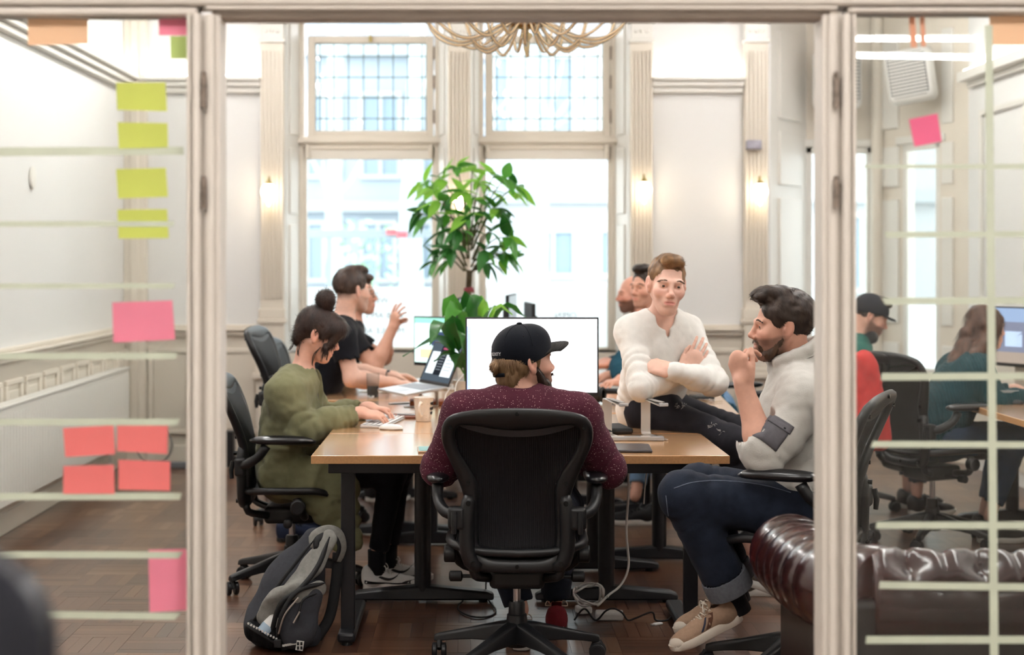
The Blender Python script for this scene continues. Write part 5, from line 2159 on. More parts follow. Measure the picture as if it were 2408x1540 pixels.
def torso(s, j, g, b=1.0, depth=1.0, belly=0.0, k=.05):
    lat = Vector(j['SR']) - Vector(j['SL'])
    pel, ch, nk = Vector(j['pel']), Vector(j['chest']), Vector(j['neck'])
    wa = pel.lerp(ch, .5)
    if belly:
        wa = wa + belly * Vector(j['fwd'])
    s.ecap(pel, wa, .155 * b + g, .148 * b + g, lat, 1.28 / depth, k, wr=j.get('wr_t'))
    s.ecap(wa, ch, .148 * b + g, .165 * b + g, lat, 1.38 / depth, k, wr=j.get('wr_t2'))
    s.ecap(ch, ch.lerp(nk, .62), .163 * b + g, .120 * b + g, lat, 1.5 / depth, k)
    for sd in ('SL', 'SR'):
        sh = Vector(j[sd])
        s.cap(ch.lerp(nk, .75), sh, .062 * b + g * .8, .058 * b + g, .05)
        s.cap(nk + Vector((0, 0, -.01)), sh.lerp(nk, .35), .048 * b + g * .4, .052 * b + g * .6, .05)

def person(spec):
    j = {k: (Vector(v) if isinstance(v, tuple) and len(v) == 3 else v) for k, v in spec['j'].items()}
    H, hs = spec['H'], spec.get('hs', 1.0)
    base = Vector((j['pel'].x, j['pel'].y, 0))
    root = person_root(spec['label'], base)
    off = base
    b = spec.get('b', 1.0)
    # ---- the skin: one field
    s = S()
    HLf = head_prims(s, H, hs, spec.get('nose', 1.0), spec.get('jaw', 1.0))
    s.cap(HLf(0, -.036, -.050), j['neck'] + Vector((0, 0, -.02)), .053 * hs * spec.get('nk', 1), .060 * hs * spec.get('nk', 1), .022)
    torso(s, j, -.012, b)
    regions = []
    lo, hi = box_around([H[1]], .15 * hs)
    nz = j['neck']
    lo = np.minimum(lo, np.array([nz.x - .10, nz.y - .10, nz.z - .09]))
    hi = np.maximum(hi, np.array([nz.x + .10, nz.y + .10, nz.z - .03]))
    regions.append((lo, hi, spec.get('hres', .0033)))
    for sd in 'LR':
        sh, el, wr = j['S' + sd], j['E' + sd], j['W' + sd]
        bare = spec.get('sleeve', 'long')
        ug = 0 if bare == 'tee' else -.008
        s.cap(sh, el, .050 * b + ug, .042 * b + ug * .6, .03)
        am = .004 if bare in ('tee', 'rolled') else -.004
        mid = el.lerp(wr, .3)
        s.cap(el, mid, .041 * b + am, .042 * b + am, .025)
        s.cap(mid, wr, .042 * b + am, .0275 * b + max(am, 0) * .3, .025)
        hd = spec['hands'].get(sd) if spec.get('hands') else None
        if hd:
            hd = dict(hd)
            res = hd.pop('res', .0031)
            tips = hand_prims(s, wr, side=1 if sd == 'R' else -1, **hd)
            pts = list(tips) + [wr, wr.lerp(el, .2), wr + Vector(hd['fwd']).normalized() * .1]
            l2, h2 = box_around(pts, .035)
            regions.append((l2, h2, res))
            if bare in ('tee', 'rolled') and hd:
                pts = [wr, el] if bare == 'rolled' else [wr, el, sh.lerp(el, .4)]
                l2, h2 = box_around(pts, .06)
                regions.append((l2, h2, .0065))
    for sd in 'LR':
        s.cap(j['H' + sd], j['K' + sd], .070 * b, .050 * b, .03)
        s.cap(j['K' + sd], j['A' + sd], .048 * b, .033, .03)
    body, V, Q = build_body(root, off, s, spec['tone'], regions, face_color(H, hs, **spec.get('face', {})), rest=.02)
    # ---- trousers
    tr = spec['trousers']
    t = S()
    g = tr.get('g', .014)
    lat = j['SR'] - j['SL']
    hv = j['HR'] - j['HL']
    t.ecap(j['HL'].lerp(j['HR'], .2), j['HL'].lerp(j['HR'], .8), .105 * b + g, .105 * b + g, Vector((0, 0, 1)), 1.0, .05)
    t.cap(j['pel'], j['pel'].lerp(j['chest'], .22), .125 * b + g, .12 * b + g, .06)
    for sd in 'LR':
        h_, k_, a_ = j['H' + sd], j['K' + sd], j['A' + sd]
        t.cap(h_, k_, .082 * b + g, .060 * b + g, .05, wr=(.005, .05, 1.0, .35, .2))
        cuff = k_.lerp(a_, tr.get('end', .9))
        t.cap(k_, cuff, .058 * b + g, tr.get('hem', .050), .035, wr=(.0045, .045, .05, .3, .2))
    for sd in 'LR':
        k_, a_ = j['K' + sd], j['A' + sd]
        d = (a_ - k_).normalized()
        cuff = k_.lerp(a_, tr.get('end', .9))
        # open the legs at the hem
        t.cap(cuff + d * (tr.get('hem', .05) * .35), cuff + d * .12, tr.get('hem', .05) * 1.25, tr.get('hem', .05) * 1.3, .004, op=-1)
    t.noise(.003, 26)
    spec['_tr'] = t
    sdf_part('trousers', t, tr.get('h', .0085), tr['m'], root, off)
    if tr.get('turnup'):
        for sd in 'LR':
            k_, a_ = j['K' + sd], j['A' + sd]
            d = (a_ - k_).normalized()
            c0 = k_.lerp(a_, tr['end']) - d * .035
            c1 = k_.lerp(a_, tr['end']) + d * .028
            r0 = tr['hem'] + .005
            gq = G()
            gq.tube([c0 + d * .004, c0, c0.lerp(c1, .5), c1, c1 - d * .003], [r0 * .9, r0, r0 * 1.03, r0 * 1.02, r0 * .88], 28, caps=False)
            gq.build('turn_up', tr['turnup'], root, smooth=60, off=off)
    # ---- top
    tp = spec['top']
    u = S()
    g = tp.get('g', .012)
    torso(u, j, g, b, tp.get('depth', 1.0), tp.get('belly', 0))
    for sd in 'LR':
        sh, el, wr = j['S' + sd], j['E' + sd], j['W' + sd]
        if tp['sleeve'] == 'tee':
            e = sh.lerp(el, tp.get('tee_end', .72))
            u.cap(sh, e, .056 * b + g, .054 * b + g, .04)
        else:
            sg = tp.get('sg', g)
            u.cap(sh, el, .054 * b + g, .046 * b + sg, .045, wr=tp.get('wr_u', (.004, .05, .85, .4, .3)))
            if tp['sleeve'] == 'long':
                e = el.lerp(wr, tp.get('cuff', .93))
                u.cap(el, el.lerp(e, .45), .046 * b + sg, .043 * b + sg, .03, wr=tp.get('wr_l', (.004, .04, .2, .6, .3)))
                u.cap(el.lerp(e, .45), e, .043 * b + sg, tp.get('cuff_r', .036), .02, wr=tp.get('wr_l2', (.003, .03, .6, .5, .2)))
            else:
                e = el.lerp(wr, .16)
                u.cap(sh.lerp(el, .62), e, .056 * b + sg, .060 * b + sg, .02, wr=(.006, .045, .6, .5, .5))
    if tp.get('extra'):
        tp['extra'](u, j)
    nb = j['neck']
    hd_c = Vector(HLf(0, -.028, -.06))
    nd = (hd_c - nb).normalized()
    nr = tp.get('neck_r', .066)
    u.cap(nb + nd * tp.get('neck_o', .015), nb + nd * .25, nr, nr * 1.4, .006, op=-1)
    if tp.get('cut'):
        tp['cut'](u, j)
    if tp.get('late'):
        tp['late'](u, j)
    spec['_top'] = u
    for sd in ('LR' if tp.get('open', True) else ''):                                 # open the sleeve ends
        sh, el, wr = j['S' + sd], j['E' + sd], j['W' + sd]
        if tp['sleeve'] == 'tee':
            e, d = sh.lerp(el, tp.get('tee_end', .72)), (el - sh).normalized()
            u.cap(e + d * .022, e + d * .11, .062 * b + g, .062 * b + g, .003, op=-1)
        elif tp['sleeve'] == 'long':
            e, d = el.lerp(wr, tp.get('cuff', .93)), (wr - el).normalized()
            u.cap(e + d * tp.get('cuff_r', .036) * .6, e + d * .12, tp.get('cuff_r', .036) * 1.25, .06, .003, op=-1)
        else:
            e, d = el.lerp(wr, .16), (wr - el).normalized()
            u.cap(e + d * .035, e + d * .14, .075, .075, .003, op=-1)
    u.noise(tp.get('noise', .004), 17)
    u.noise(tp.get('noise', .004) * .4, 48)
    sdf_part(tp.get('name', 'sweater'), u, tp.get('h', .0075), tp['m'], root, off, tp.get('col'))
    return root, off, H, hs, j, (V, Q), HLf

def settle(px, py, sdf, y0, y1, out=.002):
    """the point of a surface seen in a given direction from the room's doorway"""
    ys = np.linspace(y0, y1, 500)
    P = np.array([list(W(px, py, y)) for y in ys], np.float32)
    i = np.nonzero(sdf(P) < 0)[0]
    return W(px, py, ys[i[0]] - out) if len(i) else None

def side_patch(s, M, yz_rows, side, th=.0018):
    """thin patch hugging one flank of a shoe; rows of (y,z) points"""
    inv = M
    rows = []
    xs = np.linspace(.075, .0, 60, dtype=np.float32)
    for row in yz_rows:
        rr = []
        for (y, z) in row:
            P = np.array([list((M @ Vector((side * x, y, z)))[:3]) for x in xs], np.float32)
            d = s(P)
            i = np.argmax(d < 0) if (d < 0).any() else len(xs) - 1
            rr.append(M @ Vector((side * (xs[max(0, i - 1)] + .0012), y, z)))
        rows.append(rr)
    g = G()
    n = len(rows[0])
    v = [p for r in rows for p in r]
    f = []
    for i in range(len(rows) - 1):
        for k in range(n - 1):
            f.append((i * n + k, i * n + k + 1, (i + 1) * n + k + 1, (i + 1) * n + k))
    g.add(v, f)
    return g

SOLE = [(0, 0), (.026, .006), (.034, .03), (.033, .09), (.038, .14), (.046, .19), (.042, .235), (.026, .268), (0, .278), (-.028, .262), (-.042, .225), (-.045, .18), (-.036, .12), (-.033, .08), (-.034, .03), (-.026, .006)]
def shoe(root, off, heel, fwd, up, style, sc=1.0, side_seen=1):
    f = Vector(fwd).normalized()
    u = Vector(up)
    u = (u - f * u.dot(f)).normalized()
    x = f.cross(u)
    M = frame_M(heel, x, f, u) @ Matrix.Diagonal((sc, sc, sc, 1))
    m_up, m_sole = style['m'], style['sole']
    h_s = style.get('h', .026)
    so = [(a, b_) for a, b_ in catmull(SOLE, 44, True)]
    def lift(y): return max(0, (y - .2) / .08) ** 2 * .014
    g = G()
    rg = []
    for z, q in ((0, .94), (.004, 1.0), (h_s, 1.0), (h_s + .003, .95)):
        rg.append([(a * q, .139 + (y - .139) * q, z + lift(y) * (1 if z < .01 else .6)) for a, y in so])
    g.loft(rg, M=M)
    part_ = bpy.data.objects.new('shoe', None)
    COL.objects.link(part_)
    part_.parent = root
    g.build('sole', m_sole, part_, smooth=50, off=off)
    s = S()
    def P(a, b_, c): return M @ Vector((a, b_, c))
    R3 = np.array(frame_M((0, 0, 0), x, f, u).to_3x3(), np.float32)
    s.ell(P(0, .195, .034), np.array([.042, .078, .034]) * sc, R3, .02)
    s.ell(P(0, .055, .045), np.array([.034, .056, .046]) * sc, R3, .03)
    s.cap(P(0, .045, .062), P(0, .155, .048), .032 * sc, .027 * sc, .03)
    s.cap(P(0, .04, .05), P(0, .03, style.get('collar', .085)), .034 * sc, .034 * sc, .03)
    s.cap(P(0, .055, style.get('collar', .085) + .018), P(0, .05, .2), .030 * sc, .04 * sc, .006, op=-1)
    s.plane(P(0, 0, h_s * .6), -u)
    so_ = sdf_part('upper', s, .0055, m_up, part_, off)
    # tongue and laces
    g = G()
    for k in range(style.get('nl', 5)):
        y = .095 + k * .020
        z = .105 - (y - .06) * .30
        g.tube([P(-.022, y - .004, z - .010), P(0, y, z + .002), P(.022, y - .004, z - .010)], .0028 * sc, 6)
        g.tube([P(-.021, y, z - .010), P(.0, y + .01, z), P(.020, y + .018, z - .014)], .0025 * sc, 6)
    y, z = .095, .10
    for sx in (-1, 1):
        g.tube(catmull([P(0, y, z), P(sx * .03, y + .01, z + .018), P(sx * .045, y + .02, z - .005), P(sx * .02, y + .012, z - .004)], 12), .0026 * sc, 6)
    g.build('laces', style['lace'], part_, smooth=180, off=off)
    G().loft([[tuple(P(a, y0, z0)) for a in (-.02, -.01, 0, .01, .02)] + [tuple(P(a, y0 - .006, z0 + .001)) for a in (.02, .01, 0, -.01, -.02)] for y0, z0 in ((.13, .075), (.09, .095), (.075, .118))], True, True).build('tongue', style.get('tongue', m_up), part_, smooth=40, off=off)
    for pt in style.get('patches', ()):
        for sd in (-1, 1):
            side_patch(s, M, pt[1], sd).build(pt[0], pt[2], part_, smooth=180, off=off)
    if style.get('toe'):
        t = S()
        t.ell(P(0, .226, .030), np.array([.0405, .049, .0315]) * sc, R3, .0)
        t.plane(P(0, .222, .03), -f + u * .25)
        t.plane(P(0, 0, h_s * .6), -u)
        sdf_part('toe_cap', t, .005, style['toe'], part_, off)
    return part_

# colours
skinA, skinB, skinC = '#e6b9a5', '#e2ae98', '#d8a38c'
m_sole_w = mat('white_rubber', '#e6e3dc', .5, noise=(20, .05))
m_sole_k = mat('black_rubber', '#151515', .6)
m_blackc = mat('black_cotton', '#17171c', .85, sheen=.3, noise=(60, .12), bump=(160, .3))
m_denimd = mat('dark_denim', '#121722', .85, noise=(22, .3), bump=(420, .5), sheen=.15, col2='#222938')
m_denimk = mat('washed_black_denim', '#141317', .85, noise=(11, .3), bump=(420, .5), col2='#2a292f')
m_denimb = mat('light_denim', '#7f9fc0', .85, noise=(20, .2), bump=(400, .4))
SH_RUN = dict(m=mat('runner_white', '#e9e8e6', .55, noise=(40, .03)), sole=m_sole_w, lace=mat('white_lace', '#f0efec', .8), h=.032,
              patches=[('mudguard', [[(y, .034) for y in np.linspace(.01, .265, 14)], [(y, .052 - .012 * math.sin((y - .01) / .255 * PI) + (.006 if y > .2 else 0)) for y in np.linspace(.01, .262, 14)]], mat('runner_black', '#15151a', .55)),
                       ('swoosh', [[(.075 + t * .115, .066 + .030 * t - .030 * math.sin(PI * t) - .0) for t in np.linspace(0, 1, 14)][::-1],
                                   [(.075 + t * .115, .066 + .030 * t - .030 * math.sin(PI * t) + .013 * math.sin(PI * t ** .5)) for t in np.linspace(0, 1, 14)][::-1]], mat('runner_black', '#15151a', .55))])
SH_CANVAS = dict(m=mat('tan_canvas', '#a58872', .85, noise=(90, .1), bump=(300, .4)), sole=mat('cream_rubber', '#d6cabb', .6, noise=(20, .06)), lace=mat('cream_lace', '#d9cdbd', .8), h=.028, toe=mat('cream_rubber'), collar=.082,
                 patches=[('stripe', [[(.115, .035), (.095, .06), (.085, .08)], [(.135, .035), (.113, .06), (.102, .08)]], mat('brown_suede', '#5a3b2e', .8)),
                          ('stripe', [[(.145, .035), (.125, .055), (.113, .074)], [(.155, .035), (.134, .055), (.121, .072)]], mat('navy_stripe', '#23283d', .7)),
                          ('foxing_line', [[(y, .017) for y in np.linspace(.03, .22, 10)], [(y, .021) for y in np.linspace(.03, .22, 10)]], mat('navy_stripe'))])
SH_KNIT = dict(m=mat('grey_knit', '#6f6a63', .9, noise=(220, .4), bump=(400, .6)), sole=m_sole_w, lace=mat('black_lace', '#141416', .8), h=.03, collar=.10,
               patches=[('stripe', [[(.12, .04), (.10, .085)], [(.135, .04), (.113, .082)]], mat('black_stripe', '#141417', .7)),
                        ('stripe', [[(.142, .04), (.12, .08)], [(.155, .04), (.132, .076)]], mat('red_stripe', '#8f2a2e', .7)),
                        ('stripe', [[(.10, .05), (.083, .09)], [(.112, .05), (.094, .088)]], mat('blue_stripe', '#2a4a9a', .7))])
SH_RED = dict(m=mat('oxblood_suede', '#6a2026', .8, noise=(40, .15)), sole=m_sole_w, lace=mat('cream_lace', '#d9cdbd', .8), h=.034)
SH_BLACK = dict(m=mat('black_leather', '#141418', .5), sole=m_sole_w, lace=mat('black_lace'), h=.026)
SH_NAVY = dict(m=mat('navy_suede', '#232b40', .8), sole=m_sole_k, lace=mat('black_lace'), h=.022)

UPZ = (0, 0, 1)
SEE = {}

# ------------------------------------------------------------------ 1. the man in the cap, seen from behind
def cap_man():
    H = hframe((.192, 5.62, 1.118), math.radians(27), math.radians(-2), math.radians(-3))
    m_sw = mat('maroon_flecked_knit', '#4c1f2d', .9, sheen=.25, noise=(14, .1), bump=(240, .35))
    # white flecks
    nt = m_sw.node_tree
    vo = nt.nodes.new('ShaderNodeTexVoronoi')
    vo.inputs['Scale'].default_value = 180
    tc = nt.nodes.new('ShaderNodeTexCoord')
    nt.links.new(tc.outputs['Object'], vo.inputs['Vector'])
    lt = nt.nodes.new('ShaderNodeMath')
    lt.operation = 'LESS_THAN'
    wn = nt.nodes.new('ShaderNodeMath')
    wn.operation = 'MULTIPLY'
    wn.inputs[1].default_value = .33
    sep = nt.nodes.new('ShaderNodeSeparateColor')
    nt.links.new(vo.outputs['Color'], sep.inputs[0])
    nt.links.new(sep.outputs[0], wn.inputs[0])
    nt.links.new(vo.outputs['Distance'], lt.inputs[0])
    sub = nt.nodes.new('ShaderNodeMath')
    sub.operation = 'SUBTRACT'
    sub.inputs[1].default_value = .06
    nt.links.new(wn.outputs[0], sub.inputs[0])
    nt.links.new(sub.outputs[0], lt.inputs[1])
    mx = nt.nodes.new('ShaderNodeMix')
    mx.data_type = 'RGBA'
    bs = nt.nodes['Principled BSDF']
    src = bs.inputs['Base Color'].links[0].from_socket
    nt.links.new(lt.outputs[0], mx.inputs['Factor'])
    nt.links.new(src, mx.inputs['A'])
    mx.inputs['B'].default_value = (*srgb('#d8b9b4'), 1)
    nt.links.new(mx.outputs['Result'], bs.inputs['Base Color'])
    spec = dict(label='man in a dark cap and maroon flecked sweater sitting with his back to the doorway', H=H, tone=skinB, b=1.06, nk=1.0, hs=1.05,
                j=dict(pel=(.17, 5.645, .56), chest=(.17, 5.60, .83), neck=(.180, 5.60, .962), fwd=(0, 1, 0), SL=(-.03, 5.545, .928), SR=(.385, 5.545, .922),
                       EL=(-.118, 5.615, .725), ER=(.498, 5.62, .72), WL=(.02, 5.86, .775), WR=(.36, 5.87, .775),
                       HL=(.08, 5.60, .53), HR=(.26, 5.60, .53), KL=(.06, 6.0, .53), KR=(.35, 6.0, .53), AL=(.19, 5.93, .13), AR=(.335, 6.17, .12), wr_t=(.004, .06, .5, .6, .2)),
                sleeve='long', hands=dict(L=dict(fwd=(.3, 1, -.05), up=UPZ, curl=.35, res=.004), R=dict(fwd=(-.2, 1, -.05), up=UPZ, curl=.35, res=.004)),
                face=dict(beard=.55, beard_col='#3b2a20', blush=.35),
                trousers=dict(m=m_denimd, hem=.058, end=1.0),
                top=dict(m=m_sw, sleeve='long', g=.016, neck_r=.066, neck_o=.012, noise=.004, cuff=.95))
    root, off, H, hs, j, (V, Q), L_ = person(spec)
    # red tee collar
    nb, up = j['neck'], (Vector(L_(0, -.028, -.06)) - j['neck']).normalized()
    ring = []
    e1 = Vector((1, 0, 0))
    e2 = up.cross(e1).normalized()
    for k in range(40):
        a = 2 * PI * k / 40
        ring.append(nb + up * (.034 + .004 * math.sin(a)) + (e1 * math.cos(a) * .070 + e2 * math.sin(a) * .066))
    G().tube(ring, .010, 8, True, flat=1.5).build('tee_collar', mat('red_cotton', '#a03a3c', .85, bump=(300, .3)), root, smooth=180, off=off)
    ring2 = [p - up * .018 + (p - nb - up * (p - nb).dot(up)).normalized() * .016 for p in ring]
    G().tube(ring2, .009, 8, True, flat=1.3).build('sweater_collar', m_sw, root, smooth=180, off=off)
    face_parts(H, hs, root, off, '#5b6a72', '#5a4030', side=(1,))
    m_h = hair_m('light_brown_hair', '#6d5039', '#a4835f')
    def hb(h):
        h.e((0, -.030, -.002), (.0755, .090, .070), .02)
        h.e((0, -.070, -.058), (.056, .034, .038), .02)
        h.c((.066, .02, .01), (.067, .018, -.03), .010, .006, .01)
        h.c((-.066, .02, .01), (-.067, .018, -.03), .010, .006, .01)
        h.e((0, .105, .0), (.12, .085, .12), .012, -1)
        h.e((.085, -.004, -.018), (.026, .026, .036), .008, -1)
        h.e((-.085, -.004, -.018), (.026, .026, .036), .008, -1)
        h.c((.07, .015, -.085), (-.07, .015, -.085), .042, .042, .02, -1)
    hair_mesh(root, off, H, hs, hb, m_h, n=5200, length=.032, width=.0017, flow=lambda q: np.stack([-q[:, 0] * 2, .10 + 0 * q[:, 0], -np.ones(len(q))], 1), seed=2, lift=.03,
              mask=lambda q: (q[:, 2] < .03) * (q[:, 1] < .01) * 1.0)
    # tuft through the strap gap
    def tuft(h):
        h.c((.006, -.108, .0), (.010, -.126, -.010), .017, .015, .01)
        h.c((.010, -.126, -.010), (.008, -.120, -.030), .014, .010, .01)
    hair_mesh(root, off, H, hs, tuft, m_h, n=420, length=.018, flow=lambda q: np.stack([0 * q[:, 0], -np.ones(len(q)) * .5, -np.ones(len(q))], 1), seed=5, name='hair_tuft')
    # full beard
    def bb(h):
        h.e((0, .050, -.098), (.046, .048, .045), .02)
        h.c((.062, .012, -.035), (.045, .045, -.085), .014, .024, .02)
        h.c((-.062, .012, -.035), (-.045, .045, -.085), .014, .024, .02)
        h.e((0, .070, -.125), (.036, .032, .030), .02)
        h.c((-.022, .093, -.055), (.022, .093, -.055), .006, .006, .01)
        h.c((-.02, .098, -.067), (.02, .098, -.067), .006, .006, .004, -1)
        h.e((0, -.02, -.06), (.05, .05, .06), .02, -1)
    hair_mesh(root, off, H, hs, bb, hair_m('dark_beard', '#1d130e', '#3d2b20'), n=3600, length=.015, width=.0014, flow=lambda q: np.stack([q[:, 0] * 4, .4 + 0 * q[:, 0], -np.ones(len(q))], 1), seed=9, name='beard', lift=.12, noise=(.004, 70))
    # ---- the cap: crown, brim, button, seams, strap, lettering
    m_cap = mat('navy_wool', '#080c16', .85, noise=(120, .15), bump=(300, .35), sheen=.3)
    m_brim = mat('charcoal_brim', '#2c2a28', .8, noise=(120, .12), bump=(300, .3))
    tilt = .36                                     # rear edge sits lower than the front
    s = S()
    h = HL(s, H, hs)
    h.e((0, -.010, .030), (.0865, .110, .098), .0)
    h.e((0, .040, .070), (.066, .050, .052), .03)
    h.e((0, -.010, .030), (.0815, .105, .093), .004, -1)
    h.pl((0, 0, -.004), (0, tilt, -1), .003)
    h.e((0, -.118, -.020), (.034, .03, .024), .004, -1)    # strap gap
    cap = sdf_part('cap', s, .0028, m_cap, root, off)
    Mh = Matrix(np.array(H[0]).tolist()).to_4x4()
    Mh.translation = Vector(H[1]) - Vector(off)
    Mk = Mh @ Matrix.Diagonal((hs, hs, hs, 1))
    # brim
    v, f = [], []
    nu, nv = 22, 9
    top = []
    for j_ in range(nv):
        t = j_ / (nv - 1)
        for i in range(nu):
            a = -1.25 + 2.5 * i / (nu - 1)
            x = math.sin(a) * (.079 + .004 * t)
            y0 = .022 + math.cos(a) * .066
            y = y0 + t * .084 * math.cos(a * .72) ** .7
            z = .038 + .010 * t + .012 * (1 - (a / 1.25) ** 2) - .016 * (abs(a) / 1.25) ** 2 - .002 * t + .004 * math.sin(t * 3)
            top.append((x, y, z))
    n_ = len(top)
    v = top + [(a, b_, c - .0035) for a, b_, c in top]
    for j_ in range(nv - 1):
        for i in range(nu - 1):
            k = j_ * nu + i
            f += [(k, k + 1, k + nu + 1, k + nu), (n_ + k + nu, n_ + k + nu + 1, n_ + k + 1, n_ + k)]
    rim = list(range(nu)) + [q * nu + nu - 1 for q in range(1, nv)] + [(nv - 1) * nu + i for i in range(nu - 2, -1, -1)] + [q * nu for q in range(nv - 2, 0, -1)]
    for a, b_ in zip(rim, rim[1:] + rim[:1]):
        f.append((b_, a, n_ + a, n_ + b_))
    G().add(v, f, Mk).build('brim', m_brim, cap, smooth=50)
    # rows of brim stitching
    for t in (.35, .5, .65, .8, .93):
        r = [Mk @ (Vector(top[int(t * (nv - 1)) * nu + i]).lerp(Vector(top[min(nv - 1, int(t * (nv - 1)) + 1) * nu + i]), t * (nv - 1) % 1) + Vector((0, 0, .0006))) for i in range(nu)]
        G().tube(r, .0007, 4).build('stitching', m_cap, cap, smooth=180)
    G().ball((0, -.012, .131), (.010, .010, .005), 12, 8, M=Mk).build('button', m_cap, cap, smooth=180)
    for a in (0, PI / 3, 2 * PI / 3):
        pts = []
        for t in np.linspace(-1.35, 1.35, 30):
            x, y, z = math.sin(t) * math.cos(a) * .0876, -.010 + math.sin(t) * math.sin(a) * .1113, .030 + math.cos(t) * .0993
            if z > tilt * y + .004:
                pts.append(Mk @ Vector((x, y, z)))
        if len(pts) > 3:
            G().tube(pts, .0012, 5).build('seam', m_cap, cap, smooth=180)
    pts = [Mk @ Vector((math.sin(a) * .075, -.010 - math.cos(a) * .1085, -.044 + .004 * abs(math.sin(a)))) for a in np.linspace(-.55, .55, 14)]
    G().tube(pts, .007, 8, flat=.3, up=Mk.to_3x3() @ Vector((0, -1, 0))).build('strap', m_cap, cap, smooth=180)
    for a in (.9, 2.2):
        for sx in (-1, 1):
            c = Vector((sx * .078, -.010 + .045 * math.cos(a), .075))
            G().ball((c.x * .90, c.y, c.z + .012), .0022, 8, 6, M=Mk).build('eyelet', m_brim, cap)
    # lettering wrapped round the rear of the crown
    me = text_mesh('COMPLEXITY', .0165, .0006, True)
    vs_ = []
    for p in me.vertices:
        a = p.co.x / .100 - .06
        zz = p.co.y + .030
        rr = 1.010 + p.co.z * 4
        kz = math.sqrt(max(0, 1 - ((zz - .030) / .098) ** 2))
        vs_.append(Mh @ Vector((math.sin(a) * .0865 * rr * kz * hs, (-.010 - math.cos(a) * .110 * rr * kz) * hs, zz * hs)))
    for p, q in zip(me.vertices, vs_):
        p.co = q
    link('lettering', me, mat('silver_thread', '#cfd0d2', .5), cap, 0)
    # shoes
    shoe(root, off, (.335, 6.06, .0), (.05, 1, 0), UPZ, SH_RED)
    shoe(root, off, (.19, 5.82, .0), (-.02, 1, 0), UPZ, SH_RED)
    return root
cap_man()
